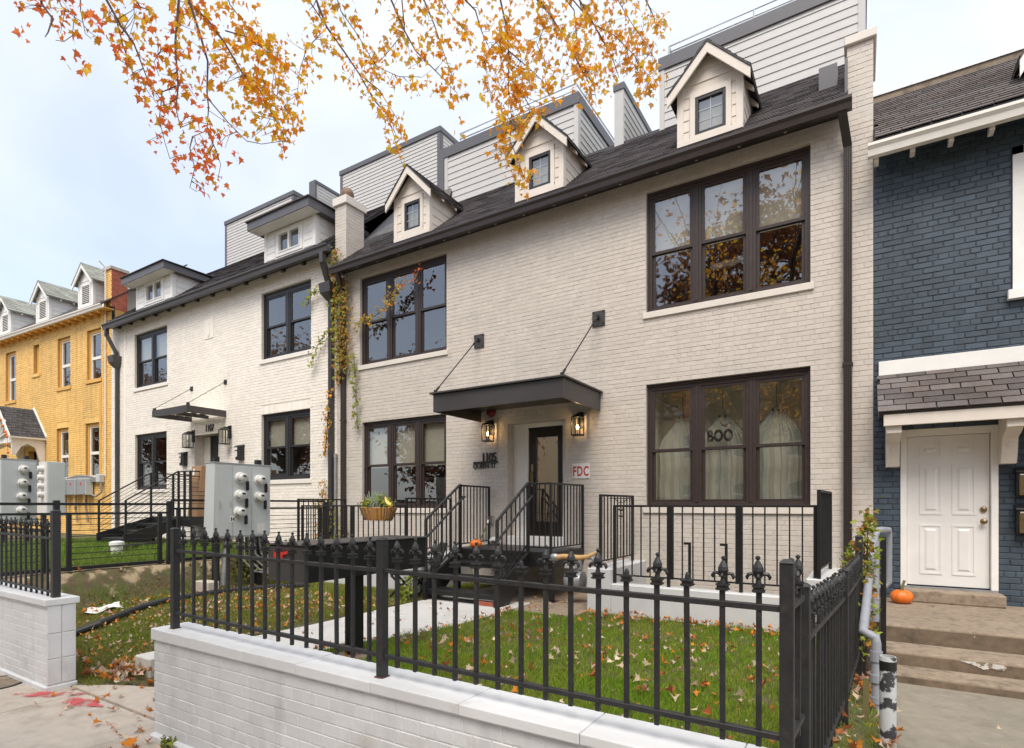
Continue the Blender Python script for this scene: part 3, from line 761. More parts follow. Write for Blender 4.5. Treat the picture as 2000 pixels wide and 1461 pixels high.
# ================================================================== cream row house
F = 9.0
def gable_dormer(parent, xl, xr, zb, y, zpk, ov=0.13, win=None, slope=0.85, eave=None, frame=None, louvre=False,
                 bmat=None, tmat=None, smat=None, wmat=None, depth=1.6, expo=0.172, eps=0.0, rafters=True):
    """gabled dormer standing on the roof slope: the box is the part, boards, roof and window its pieces"""
    bmat = bmat or siding_cream; tmat = tmat or trim_cream; smat = smat or shingle_dark; wmat = wmat or blackwin
    xc = (xl+xr)/2; ze = eave
    pitch = (zpk - ze) / ((xr-xl)/2 + ov)         # rise per metre
    zw = ze + pitch*ov                             # wall height where the roof meets it
    pk = zpk - 0.05
    yb = y + depth
    body = MB()
    outline = [(xl, zb), (xr, zb), (xr, zw-0.03), (xc, pk-0.03), (xl, zw-0.03)]
    body.poly([(a, y, b) for a, b in outline]); body.poly([(xl, y, zb), (xl, y, zw-.03), (xl, yb, zw-.03), (xl, yb, zb)]); body.poly([(xr, y, zb), (xr, yb, zb), (xr, yb, zw-.03), (xr, y, zw-.03)])
    if win:
        body = MB(); wa, wb, wc, wd = win
        xs = [xl, wa, wb, xr]
        body.poly([(xl,y,zb),(xr,y,zb),(xr,y,wc),(xl,y,wc)]); body.poly([(xl,y,wc),(wa,y,wc),(wa,y,wd),(xl,y,wd)]); body.poly([(wb,y,wc),(xr,y,wc),(xr,y,wd),(wb,y,wd)])
        body.poly([(xl,y,wd),(xr,y,wd),(xr,y,zw-.03),(xc,y,pk-.03),(xl,y,zw-.03)])
        body.poly([(xl, y, zb), (xl, y, zw-.03), (xl, yb, zw-.03), (xl, yb, zb)]); body.poly([(xr, y, zb), (xr, yb, zb), (xr, yb, zw-.03), (xr, y, zw-.03)])
    d = body.build('dormer', bmat, parent, frame=frame, recalc=False)
    # front boards
    hw = (xr-xl)/2
    def top(z):
        if z <= zw - 0.06: return (xl, xr)
        f = max(0.0, (pk-0.05-z)/(pk-zw)); return (xc-hw*f, xc+hw*f)
    holes = [(win[0]-0.09, win[1]+0.09, win[2]-0.12, win[3]+0.10)] if win else []
    lap_boards(d, bmat, xl+0.05, xr-0.05, zb+0.02, pk-0.06, (0, y-0.002, 0), (1, 0, 0), expo, 0.012, frame=frame, top=top, holes=holes)
    # side boards, cut along the roof slope
    for (xx, sgn) in ((xr, 1), (xl, -1)):
        z = zb + 0.02
        while z < zw - 0.05:
            zt = min(z+expo, zw-0.03); yl = y + 0.06
            y1 = y + max(0.0, (z - zb))/slope + 0.10; y2 = y + max(0.0, (zt - zb))/slope + 0.10
            q = 0.012*sgn
            if y1 > yl + 0.03:
                MB().hexa([(xx, yl, z), (xx, y1, z), (xx+q, y1, z), (xx+q, yl, z), (xx, yl, zt+.01), (xx, y2, zt+.01), (xx+q*.25, y2, zt), (xx+q*.25, yl, zt)]).build('siding_board', bmat, d, frame=frame)
            z += expo
    # corner boards, casing, base board
    for xx, s in ((xl, -1), (xr, 1)):
        MB().box(min(xx-0.0*s, xx-0.075*s), max(xx-0.0*s, xx-0.075*s), y-0.022, y-0.001, zb, zw-0.02).build('corner_board', tmat, d, frame=frame)
        MB().box(min(xx, xx+0.02*s), max(xx, xx+0.02*s), y-0.022, y+0.07, zb, zw-0.02).build('corner_board', tmat, d, frame=frame)
    MB().box(xl-0.02, xr+0.02, y-0.027, y-0.001, zb-0.02, zb+0.055).build('base_board', tmat, d, frame=frame)
    if win:
        wa, wb, wc, wd = win; t = 0.075
        cs = MB(); cs.box(wa-t, wa, y-0.02, y, wc-0.03, wd+0.03); cs.box(wb, wb+t, y-0.02, y, wc-0.03, wd+0.03); cs.box(wa-t, wb+t, y-0.021, y, wd+0.0, wd+0.085); cs.box(wa-t, wb+t, y-0.024, y, wc-0.10, wc)
        cs.build('casing', tmat, d, frame=frame)
        if louvre:
            MB().box(wa, wb, y+0.03, y+0.04, wc, wd).build('louvre_back', room_dark, d, frame=frame)
            z = wc
            while z < wd - 0.03:
                MB().hexa([(wa, y-0.012, z), (wb, y-0.012, z), (wb, y+0.03, z+0.045), (wa, y+0.03, z+0.045), (wa, y-0.012, z+0.012), (wb, y-0.012, z+0.012), (wb, y+0.03, z+0.057), (wa, y+0.03, z+0.057)]).build('louvre_slat', tmat, d, frame=frame)
                z += 0.065
        else:
            fm = MB(); t = 0.05
            fm.box(wa, wa+t, y-0.012, y+0.05, wc, wd); fm.box(wb-t, wb, y-0.012, y+0.05, wc, wd); fm.box(wa+t, wb-t, y-0.012, y+0.05, wd-t, wd); fm.box(wa+t, wb-t, y-0.012, y+0.05, wc, wc+t)
            fm.build('window_frame', wmat, d, bevel=0.003, frame=frame)
            mu = MB(); xm = (wa+wb)/2; mu.box(xm-0.008, xm+0.008, y+0.012, y+0.02, wc+t, wd-t)
            for k in (1, 2):
                zz = wc+t + (wd-wc-2*t)*k/3; mu.box(wa+t, wb-t, y+0.013, y+0.019, zz-0.008, zz+0.008)
            mu.build('glazing_bar', bar_pale, d, frame=frame)
            for i in range(2):
                for k in range(3):
                    a = wa+t if i == 0 else xm; b = xm if i == 0 else wb-t
                    c = wc+t + (wd-wc-2*t)*k/3; e = wc+t + (wd-wc-2*t)*(k+1)/3
                    MB().poly([(a, y+0.022, c), (b, y+0.022, c), (b, y+0.022, e), (a, y+0.022, e)]).build('pane', glass, d, frame=frame, recalc=False)
            MB().box(wa, wb, y+0.10, y+0.11, wc, wd).build('blind', blind_pale, d, frame=frame)
            room_box(wa, wb, wc, wd, y+0.04, 0.5, room_pale, d, frame=frame)
    # roof planes with overhang, rake boards, rafter tails
    yf = y - 0.17
    for s in (-1, 1):
        xe = xc + s*(hw+ov)
        L = math.hypot(hw+ov, zpk-ze)
        # how far back the eave and the ridge run before they meet the main roof
        ye = y + (ze - zb)/slope + 0.12; yr = y + (zpk - zb)/slope + 0.1
        t = 0.03
        p = [(xc, yf, zpk), (xe, yf, ze), (xe, ye, ze), (xc, yr, zpk)]
        MB().hexa([(a, b, c-t) for a, b, c in p] + p).build('roof_deck', membrane if smat is shingle_dark else smat, d, frame=frame)
        ux = Vector((0, 1, 0)) if s < 0 else Vector((0, -1, 0))
        us = Vector((xc-xe, 0, zpk-ze)).normalized()
        Wd = yr - yf
        O = Vector((xe, yf, ze)) if s < 0 else Vector((xe, yr, ze))
        # shingles: eave direction runs along y
        def inside(px, ps, s=s, ye=ye, yr=yr, yf=yf, L=L):
            yy = yf + px if s < 0 else yr - px
            return yy < ye + (yr-ye)*ps/L + 0.05
        ux2 = Vector((0, -1, 0)) if s < 0 else Vector((0, 1, 0))
        O2 = Vector((xe, yr, ze)) if s < 0 else Vector((xe, yf, ze))
        def inside2(px, ps, s=s, ye=ye, yr=yr, yf=yf, L=L):
            yy = yr - px if s < 0 else yf + px
            return yy < ye + (yr-ye)*ps/L + 0.05
        shingles(d, smat, O2 + Vector((0, 0, 0.002)), ux2, us, Wd, L, 0.13, 0.30, frame=frame, inside=inside2)
        # rake board on the gable face
        bw = 0.13; nrm = Vector((us.z*-s, 0, us.x*s)) if False else None
        a0 = Vector((xe, 0, ze-0.035)); a1 = Vector((xc, 0, zpk-0.035))
        dn = Vector((0, 0, -bw/ max(0.35, abs(us.x))))*0.82
        y0, y1 = yf+0.012, yf+0.045
        MB().hexa([(a0.x, y0, a0.z+dn.z), (a1.x, y0, a1.z+dn.z), (a1.x, y1, a1.z+dn.z), (a0.x, y1, a0.z+dn.z), (a0.x, y0, a0.z), (a1.x, y0, a1.z), (a1.x, y1, a1.z), (a0.x, y1, a0.z)]).build('rake_board', tmat, d, frame=frame)
        if rafters:
            for ky in (0.30, 0.72):
                yy = y + ky; xa = xc + s*hw
                if yy < ye - 0.1:
                    MB().hexa([(xa, yy-.03, zw-.13), (xe-0.02*s, yy-.03, ze-.09), (xe-0.02*s, yy+.03, ze-.09), (xa, yy+.03, zw-.13), (xa, yy-.03, zw-.04), (xe-0.02*s, yy-.03, ze-.035), (xe-0.02*s, yy+.03, ze-.035), (xa, yy+.03, zw-.04)]).build('rafter_tail', tmat, d, frame=frame)
    return d

def gutter(parent, x0, x1, yf, zt, mat, h=0.15, w=0.13, frame=None, name='gutter'):
    """ogee gutter along x: outer lip at yf, top at zt"""
    prof = [(yf, zt), (yf, zt-0.035), (yf+0.03, zt-0.075), (yf+0.045, zt-h), (yf+w, zt-h), (yf+w, zt+0.01), (yf+w-0.008, zt+0.01), (yf+w-0.008, zt-h+0.012), (yf+0.055, zt-h+0.012), (yf+0.042, zt-0.07), (yf+0.012, zt-0.03), (yf+0.012, zt)]
    return MB().prism(prof, 'x', x0, x1).build(name, mat, parent, frame=frame)

def downspout(parent, x, y, z0, z1, mat, w=0.10, d=0.075, frame=None, ribs=True):
    m = MB(); n = 5 if ribs else 1
    pts = []
    for k in range(n):
        a = x - w/2 + w*k/n; b = a + w/n
        if ribs: pts += [(a+0.004, y-d), (b-0.004, y-d), (b-0.002, y-d+0.006), (b+0.002-0.004, y-d+0.006)][:4]
    if not ribs: pts = [(x-w/2, y-d), (x+w/2, y-d)]
    pts += [(x+w/2, y), (x-w/2, y)]
    m.prism(pts, 'z', z0, z1)
    o = m.build('downspout', mat, parent, frame=frame)
    return o

house = thing('row_house', 'cream painted brick row house with three gabled dormers and a black door canopy', 'house', (-5.14, 9.0, -1.5), group='row houses along the street')
HX0, HX1 = -10.42, 0.14
op = {'UR': (-3.0, -0.61, 3.16, 5.14), 'LR': (-3.0, -0.61, -0.02, 1.98), 'UL': (-9.65, -7.16, 3.16, 5.14), 'LL': (-9.58, -7.17, -0.06, 1.87),
      'door': (-5.69, -4.48, -0.77, 1.545)}
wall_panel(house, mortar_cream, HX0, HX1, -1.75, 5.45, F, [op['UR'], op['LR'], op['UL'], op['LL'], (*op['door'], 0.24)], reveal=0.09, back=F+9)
bh = [(a-0.0, b+0.0, c, d) for (a, b, c, d) in op.values()]
sills_h = [(op[k][0]-0.045, op[k][1]+0.045, op[k][2]-0.105, op[k][2]) for k in ('UR', 'LR', 'UL', 'LL')]
rects = brick_rects(HX0, HX1-0.0, -1.535, 5.42, bh + sills_h)
lay_bricks(house, rects, (0, F, 0), (1, 0, 0), brick_cream, 300)
# brick returns of the door recess, shown as courses
lay_bricks(house, brick_rects(0.0, 0.235, -0.76, 1.54, course=0.0732), (op['door'][0]-0.001, F+0.236, 0), (0, -1, 0), brick_cream, 0, stuff='recess_brickwork')
for k, b, n in (('UR', (0.5, 0.5, 0.5), 3), ('UL', (0.0, 0.0, 0.0), 3), ('LR', None, 3), ('LL', (0.52, 0.52, 0.52), 3)):
    a, bb, c, d = op[k]
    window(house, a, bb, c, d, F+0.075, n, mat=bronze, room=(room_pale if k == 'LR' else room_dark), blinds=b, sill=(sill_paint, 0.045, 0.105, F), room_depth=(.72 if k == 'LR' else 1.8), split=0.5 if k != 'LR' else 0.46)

lp = thing('tube_lamp', 'pale tubular ceiling lamp seen through the middle pane of the upper right window', 'lamp', (-1.8, 9.7, 3.9))
MB().tube([(-2.10, 9.62, 3.90), (-2.06, 9.62, 3.93), (-1.50, 9.62, 3.97), (-1.46, 9.62, 3.94)], [.04, .055, .055, .04], 10).build('tube', trim_white, lp, smooth=True)
MB().tube([(-2.0, 9.62, 3.95), (-2.0, 9.62, 5.1)], .006, 5).build('cord', iron, lp); MB().tube([(-1.56, 9.62, 3.98), (-1.56, 9.62, 5.1)], .006, 5).build('cord', iron, lp)
# door recess: casing, leaf, glass, threshold plinth
a, b, c, d = op['door']
dr = MB()
dr.box(a+0.001, a+0.32, F+0.20, F+0.30, c, d).box(b-0.15, b-0.001, F+0.20, F+0.30, c, d).box(a+0.32, b-0.15, F+0.20, F+0.30, 1.47, d)
casing = dr.build('door_casing', trim_white, house, bevel=0.006)
MB().box(a+0.05, a+0.27, F+0.185, F+0.199, c+0.2, d-0.06).build('casing_panel', trim_white, casing, bevel=0.006)
MB().box(a+0.002, b-0.002, F-0.02, F+0.30, -0.77, -0.575).build('door_plinth', trim_white, house, bevel=0.008)
leaf = MB(); la, lb, lc, ld = a+0.325, b-0.155, -0.57, 1.465
leaf.box(la, la+0.15, F+0.25, F+0.30, lc, ld).box(lb-0.11, lb, F+0.25, F+0.30, lc, ld).box(la+.15, lb-.11, F+0.25, F+0.30, lc, -0.30).box(la+.15, lb-.11, F+0.25, F+0.30, 1.28, ld)
leaf.box(la, lb, F+0.235, F+0.25, 1.42, ld)
door = leaf.build('front_door', door_black, house, bevel=0.004)
MB().poly([(la+.15, F+.275, -.30), (lb-.11, F+.275, -.30), (lb-.11, F+.275, 1.28), (la+.15, F+.275, 1.28)]).build('pane', glass_mirror, door, recalc=False)
gb = MB(); gb.box(la+.15, la+.165, F+0.262, F+.27, -.30, 1.28).box(lb-.125, lb-.11, F+0.262, F+.27, -.3, 1.28); gb.build('glass_bead', trim_grey, door)
MB().tube([(la+.075, F+.235, 0.62), (la+.075, F+.19, 0.62), (la+.075, F+.19, 0.42), (la+.075, F+.235, 0.42)], 0.012, 8).box(la+.05, la+.10, F+.238, F+.249, .36, .78).build('door_handle', brass, door)
room_box(la, lb, lc, ld, F+0.31, 2.5, room_dark, house)

# canopy: tray, lip, hanging rods, anchor plates
X0c, X1c, Yc, Zt, Zb = -6.32, -3.80, 7.57, 1.955, 1.62
can = MB(); t = 0.03
can.box(X0c, X1c, Yc, Yc+t, Zb, Zt-0.03).box(X0c, X0c+t, Yc+t, F-0.01, Zb, Zt-0.03).box(X1c-t, X1c, Yc+t, F-0.01, Zb, Zt-0.03).box(X0c+t, X1c-t, Yc+t, F-0.01, Zt-0.13, Zt-0.10)
canopy = can.build('door_canopy', metal_dark, house, bevel=0.003)
MB().box(X0c-0.05, X1c+0.05, Yc-0.05, F-0.008, Zt-0.028, Zt).build('canopy_lip', metal_dark, canopy, bevel=0.004)
for (xr_, xp) in ((X0c+0.03, -6.34), (X1c-0.03, -3.83)):
    MB().box(xp-0.115, xp+0.115, F-0.03, F-0.005, 3.21-0.13, 3.21+0.13).build('anchor_plate', metal_dark, canopy, bevel=0.003)
    for bx in (-0.085, 0.085):
        for bz in (-0.10, 0.10): MB().lathe([(0.013, 0), (0.011, 0.014)], (xp+bx, F-0.03, 3.21+bz), 8, 'y').build('bolt', iron, canopy)
    q0, q1 = Vector((xr_, Yc+0.03, Zt+0.03)), Vector((xp, F-0.08, 3.22))
    MB().tube([q0, q1], 0.011, 8).tube([q0, q0+(q1-q0)*0.07], 0.02, 8).tube([q1-(q1-q0)*0.10, q1], 0.019, 8).box(xp-0.02, xp+0.02, F-0.10, F-0.02, 3.19, 3.25).box(xr_-.025, xr_+.025, Yc+.01, Yc+.05, Zt, Zt+.05).build('hanging_rod', iron, canopy)

# eaves: soffit, fascia, gutter, rafter ends, downspouts
MB().box(HX0+0.2, -0.17, 8.74, F+0.02, 5.36, 5.385).build('soffit', membrane, house)
gutter(house, -10.22, -0.10, 8.58, 5.385, gutter_brown)
x = -9.6
while x < -0.4:
    MB().box(x-0.018, x+0.018, 8.80, 8.88, 5.325, 5.36).build('soffit_light', trim_cream, house); x += 0.62
def dspout(x, zt, zb, lean, w=0.105):
    o = downspout(house, x, F-0.012, zb, zt-0.35, gutter_brown, w, 0.085)
    MB().hexa([(x-w/2, F-.10, zt-.36), (x+w/2, F-.10, zt-.36), (x+w/2, F-.014, zt-.36), (x-w/2, F-.014, zt-.36), (x-w/2+lean, 8.64, zt), (x+w/2+lean, 8.64, zt), (x+w/2+lean, 8.72, zt), (x-w/2+lean, 8.72, zt)]).build('elbow', gutter_brown, o)
    for z in (zb+0.6, (zb+zt)/2): MB().box(x-w/2-.012, x+w/2+.012, F-.101, F-.008, z-.02, z+.02).build('strap', gutter_brown, o)
dspout(-0.155, 5.25, -1.4, -0.06)
dspout(-10.14, 5.26, -1.35, 0.10)
# main roof slope
S_ = 0.85; RY0, RZ0, RY1 = 8.66, 5.40, 11.1; RZ1 = RZ0 + S_*(RY1-RY0)
us_ = Vector((0, 1, S_)).normalized(); SL = math.hypot(RY1-RY0, RZ1-RZ0)
rf = MB().hexa([(HX0+.3, RY0, RZ0-.05), (-0.15, RY0, RZ0-.05), (-0.15, RY1, RZ1-.05), (HX0+.3, RY1, RZ1-.05), (HX0+.3, RY0, RZ0), (-.15, RY0, RZ0), (-.15, RY1, RZ1), (HX0+.3, RY1, RZ1)]).build('roof', membrane, house)
shingles(rf, shingle_dark, (HX0+.3, RY0-0.02, RZ0+.004), (1, 0, 0), us_, 10.0-0.03, SL, 0.128, 0.32)
MB().box(HX0+.3, -0.15, RY1-0.02, RY1+0.12, RZ1-0.02, RZ1+0.05).build('roof_edge_flashing', metal_dark, rf)
MB().hexa([(HX0+.25, RY1, 5.4), (0.1, RY1, 5.4), (0.1, F+9, 5.4), (HX0+.25, F+9, 5.4), (HX0+.25, RY1, RZ1-.01), (0.1, RY1, RZ1-.01), (0.1, F+9, RZ1-.01), (HX0+.25, F+9, RZ1-.01)]).build('flat_roof', membrane, house)
# roof vent and step flashing by the right party wall
MB().hexa([(-.54, 9.60, 6.15), (-.30, 9.60, 6.15), (-.30, 9.95, 6.40), (-.54, 9.95, 6.40), (-.54, 9.60, 6.56), (-.30, 9.60, 6.56), (-.30, 9.95, 6.62), (-.54, 9.95, 6.62)]).build('roof_vent', trim_grey, rf)
MB().box(-.19, -.155, 8.9, 9.35, 5.6, 6.1).build('step_flashing', trim_grey, rf)
# dormers
for (xl, xr, pkz, ez, wn_) in ((-8.38, -7.44, 7.0, 6.36, (-8.11, -7.68, 5.72, 6.30)), (-5.37, -4.42, 6.98, 6.34, (-5.10, -4.66, 5.69, 6.28)), (-2.41, -1.49, 6.95, 6.33, (-2.16, -1.71, 5.66, 6.24))):
    gable_dormer(house, xl, xr, 5.57, 8.8, pkz, 0.14, wn_, eave=ez)

def penthouse(parent, x0, x1, y0, y1, z0, z1, expo, cap=0.24, capmat=None, corner=None, side_right=True, side_left=False, rail=None, posts=None, stuff=False, bmat=None, edge=None):
    capmat = capmat or trim_grey; corner = corner or siding_white; bmat = bmat or siding_white
    m = MB().box(x0+.02, x1-.02, y0+.02, y1, z0, z1-.02)
    ph = m.build('penthouse', bmat, parent)
    lap_boards(ph, bmat, x0+0.09, x1-0.09, z0, z1-cap, (0, y0+.018, 0), (1, 0, 0), expo, 0.016, stuff=stuff)
    if side_right: lap_boards(ph, bmat, 0.09, y1-y0, z0, z1-cap, (x1-.018, y0, 0), (0, 1, 0), expo, 0.016, stuff=stuff)
    for xx in (x0, x1-0.10):
        MB().box(xx, xx+0.10, y0-0.006, y0+0.02, z0, z1-cap).build('corner_board', edge or corner, ph)
    if side_right: MB().box(x1-0.02, x1+0.006, y0+.021, y0+0.12, z0, z1-cap).build('corner_board', edge or corner, ph)
    MB().box(x0-0.02, x1+0.02, y0-0.025, y0+0.03, z1-cap, z1).build('cap_fascia', capmat, ph)
    MB().box(x1-0.02, x1+0.025, y0+.031, y1, z1-cap, z1-.002).build('cap_fascia', capmat, ph)
    if rail:
        ry = y0 + 0.12; zt = z1 + rail; r = MB()
        xa, xb = (x0 + 0.15, x1 - 0.12) if not posts else posts
        r.tube([(xa, y1-.5, zt), (xa, ry, zt), (xb, ry, zt), (xb, y1-0.5, zt)], 0.022, 6).tube([(xa, ry, zt-rail*.45), (xb, ry, zt-rail*.45), (xb, y1-.5, zt-rail*.45)], 0.016, 6)
        n = max(2, int((xb-xa)/2.0))
        for k in range(n+1): xx = xa + (xb-xa)*k/n; r.tube([(xx, ry, z1-.02), (xx, ry, zt)], 0.016, 6)
        r.tube([(xb, y1-1.2, z1-.02), (xb, y1-1.2, zt)], 0.016, 6)
        r.build('roof_rail', steel, ph)
    return ph
penthouse(house, -3.40, 0.06, 11.02, 16.0, 7.30, 8.86, 0.155, rail=0.27, posts=(-3.25, -0.1))
penthouse(house, -8.83, -5.17, 11.02, 16.0, 7.30, 8.90, 0.155, rail=0.30, posts=(-8.45, -5.28))
wg = MB().box(-4.36, -4.16, 11.05, 16, 7.3, 8.60).build('parapet_wing', siding_white, house)
lap_boards(wg, siding_white, 0.03, 4.9, 7.32, 8.52, (-4.158, 11.05, 0), (0, 1, 0), 0.155, 0.014)
MB().box(-4.38, -4.14, 11.03, 16, 8.60, 8.73).build('wing_cap', trim_grey, wg)
MB().box(-9.0, -8.84, 11.0, 11.2, 7.3, 8.92).build('corner_panel', trim_grey, house)
# chimney with stone ball on the left party wall
ch = MB().box(-10.47, -10.11, F-.0, F+0.55, 5.2, 6.98).build('chimney', brick_cream, house)
rr = brick_rects(-10.47, -10.11, 5.5, 6.96); lay_bricks(ch, rr, (0, F, 0), (1, 0, 0), brick_cream, 60)
rr = brick_rects(0.0, 0.55, 5.75, 6.96); lay_bricks(ch, rr, (-10.11, F, 0), (0, 1, 0), brick_cream, 60)
MB().box(-10.52, -10.06, F-.05, F+.60, 6.98, 7.17).build('chimney_cap', sill_paint, ch, bevel=0.012)
MB().ball((-10.29, F+0.2, 7.32), 0.155, 16).box(-10.35, -10.23, F+.14, F+.26, 7.165, 7.2).build('stone_ball', copper_ball, ch, smooth=True)
MB().hexa([(-10.49, F-.02, 5.35), (-10.08, F-.02, 5.35), (-10.08, F+.56, 5.35), (-10.49, F+.56, 5.35), (-10.49, F-.02, 5.62), (-10.08, F-.02, 5.62), (-10.08, F+.56, 6.02), (-10.49, F+.56, 6.02)]).build('chimney_flashing', trim_grey, ch)
# black membrane saddle behind the chimney
MB().hexa([(-10.10, 9.55, 6.0), (-8.6, 10.3, 6.7), (-8.6, 11.1, 7.4), (-10.4, 11.1, 7.4), (-10.10, 9.55, 6.35), (-8.6, 10.6, 7.0), (-8.6, 11.1, 7.95), (-10.4, 11.1, 7.95)]).build('roof_saddle', membrane, house)
# right party wall end with its cap
pw = MB().box(-0.165, 0.14, F-.001, F+0.9, 5.2, 6.30).build('party_wall', brick_cream, house)
lay_bricks(pw, brick_rects(-0.165, 0.14, 5.43, 6.29, phase=1), (0, F-.001, 0), (1, 0, 0), brick_cream, 40)
MB().box(-0.20, 0.18, F-.05, F+.95, 6.30, 6.42).build('party_wall_cap', sill_paint, pw, bevel=0.01)
# ================================================================== white row house 1107
h2 = thing('row_house', 'white painted brick row house numbered 1107 with two flat-roofed dormers', 'house', (-16.0, 9.0, -1.1), group='row houses along the street')
WX0, WX1 = -21.56, -10.42
o2 = {'UR': (-13.29, -11.33, 3.78, 5.51), 'UL': (-19.98, -17.98, 3.77, 5.51), 'LR': (-13.29, -11.36, 0.65, 2.36), 'LL': (-19.95, -18.0, 0.5, 2.27), 'door': (-16.45, -15.25, -0.28, 2.02)}
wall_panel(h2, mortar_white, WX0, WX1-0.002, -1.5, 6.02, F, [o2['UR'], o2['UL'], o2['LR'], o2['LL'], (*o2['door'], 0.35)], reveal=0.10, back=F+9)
holes = list(o2.values()) + [(v[0]-.05, v[1]+.05, v[2]-.11, v[2]) for k, v in o2.items() if k != 'door']
arch = [(v[0]-.02, v[1]+.02, v[3], v[3]+.21) for k, v in o2.items() if k in ('LR', 'LL')]
holes.append((-15.94, -15.46, 4.71, 5.31))
lay_bricks(h2, brick_rects(WX0, WX1, -1.2, 5.95, holes+arch, joint=.009), (0, F, 0), (1, 0, 0), brick_white, 300, proud=.0055, ch=.002)
sold = []
for (a, b, c, d) in arch:
    x = a
    while x < b - .03: sold.append((x, min(x+.064, b), c+.004, d)); x += .073
lay_bricks(h2, sold, (0, F, 0), (1, 0, 0), brick_white, 0, stuff='soldier_course')
for k, bl in (('UR', (0, 0)), ('UL', (0.5, 0.5)), ('LR', (0.5, 0.5)), ('LL', (0, 0))):
    a, b, c, d = o2[k]
    window(h2, a, b, c, d, F+0.08, 2, mat=blackwin, mull=0.17, fr=0.09, head=0.12, bottom=0.09, blinds=bl, sill=(sill_white, 0.05, 0.11, F), room=room_dark)
a, b, c, d = o2['door']
MB().box(a+.30, b-.02, F+.30, F+.36, c, d-.02).build('front_door', door_black, h2, bevel=0.004)
MB().box(a+.002, a+.30, F+.28, F+.36, c, d-.02).build('door_jamb', sill_white, h2)
MB().box(a, b, F-.02, F+.36, c-.12, c).build('door_sill', sill_white, h2)
# relief plaque
pl = MB().box(-15.93, -15.47, F-.022, F+.01, 4.72, 5.30).build('plaque', brick_white, h2, bevel=0.01)
MB().box(-15.76, -15.64, F-.036, F-.0225, 4.86, 5.16).lathe([(0.06, -.016), (0.05, 0)], (-15.70, F-.0225, 5.17), 12, 'y').lathe([(0.06, -.016), (0.05, 0)], (-15.70, F-.0225, 4.85), 12, 'y').build('plaque_relief', brick_white, pl)
# awning: open steel tray with slats on chains
cn = MB(); xa, xb, yf, zt, zb = -16.62, -14.86, 7.92, 2.61, 2.43
cn.box(xa, xb, yf, yf+.04, zb, zt).box(xa, xa+.04, yf+.04, F-.01, zb, zt).box(xb-.04, xb, yf+.04, F-.01, zb, zt)
cn.box((xa+xb)/2-.02, (xa+xb)/2+.02, yf+.04, F-.01, zb+.02, zt-.06)
aw = cn.build('door_canopy', metal_dark, h2, bevel=0.003)
for k in range(4): yy = yf+.08+k*.25; MB().box(xa+.05, xb-.05, yy, yy+.17, zt-.05, zt-.035).build('canopy_slat', room_pale, aw)
for xr_ in (xa+.03, xb-.03):
    MB().box(xr_-.06, xr_+.06, F-.03, F-.006, 3.34, 3.46).box(xr_-.03, xr_+.03, yf+.02, yf+.08, zt, zt+.07).build('anchor_plate', iron, aw)
    p0, p1 = Vector((xr_, yf+.05, zt+.06)), Vector((xr_, F-.03, 3.40)); n = 22; m = MB()
    for k in range(n):
        a_, b_ = p0+(p1-p0)*(k/n), p0+(p1-p0)*((k+1.25)/n); side = Vector((0.012, 0, 0)) if k % 2 else Vector((0, .007, .01))
        m.bar(a_+side, b_+side, .007).bar(a_-side, b_-side, .007)
    m.build('chain', iron, aw)
# eaves, gutter, downspouts
MB().box(WX0+.1, WX1-.1, 8.74, F+.02, 5.94, 5.965).build('soffit', membrane, h2)
gutter(h2, -21.3, -10.30, 8.58, 5.97, metal_dark, 0.17, 0.14)
x = -20.9
while x < -10.7: MB().box(x-.05, x+.05, 8.76, 8.98, 5.86, 5.94).build('rafter_tail', metal_dark, h2); x += .78
def head_spout(x, zt, zhead, zb, xe):
    o = downspout(h2, x, F-.02, zb, zhead-.10, metal_dark, .12, .09)
    MB().hexa([(x-.17, F-.25, zhead), (x+.17, F-.25, zhead), (x+.17, F-.01, zhead), (x-.17, F-.01, zhead), (x-.19, F-.28, zhead+.22), (x+.19, F-.28, zhead+.22), (x+.19, F-.01, zhead+.22), (x-.19, F-.01, zhead+.22)]).hexa([(x-.07, F-.14, zhead-.16), (x+.07, F-.14, zhead-.16), (x+.07, F-.015, zhead-.16), (x-.07, F-.015, zhead-.16), (x-.17, F-.25, zhead-.001), (x+.17, F-.25, zhead-.001), (x+.17, F-.01, zhead-.001), (x-.17, F-.01, zhead-.001)]).build('conductor_head', metal_dark, o)
    MB().bar((xe, 8.66, zt), (xe, 8.66, zt-.25), .11).bar((xe, 8.66, zt-.2), (x, F-.10, zt-.75), .11).bar((x, F-.10, zt-.70), (x, F-.10, zhead+.2), .11).build('elbow', metal_dark, o)
head_spout(-21.02, 5.82, 4.72, -1.0, -21.1)
head_spout(-10.54, 5.82, 4.94, -1.2, -10.5)
MB().box(-20.62, -20.52, F-.03, F-.004, -1.0, 5.9).build('corner_pilaster', brick_white, h2)
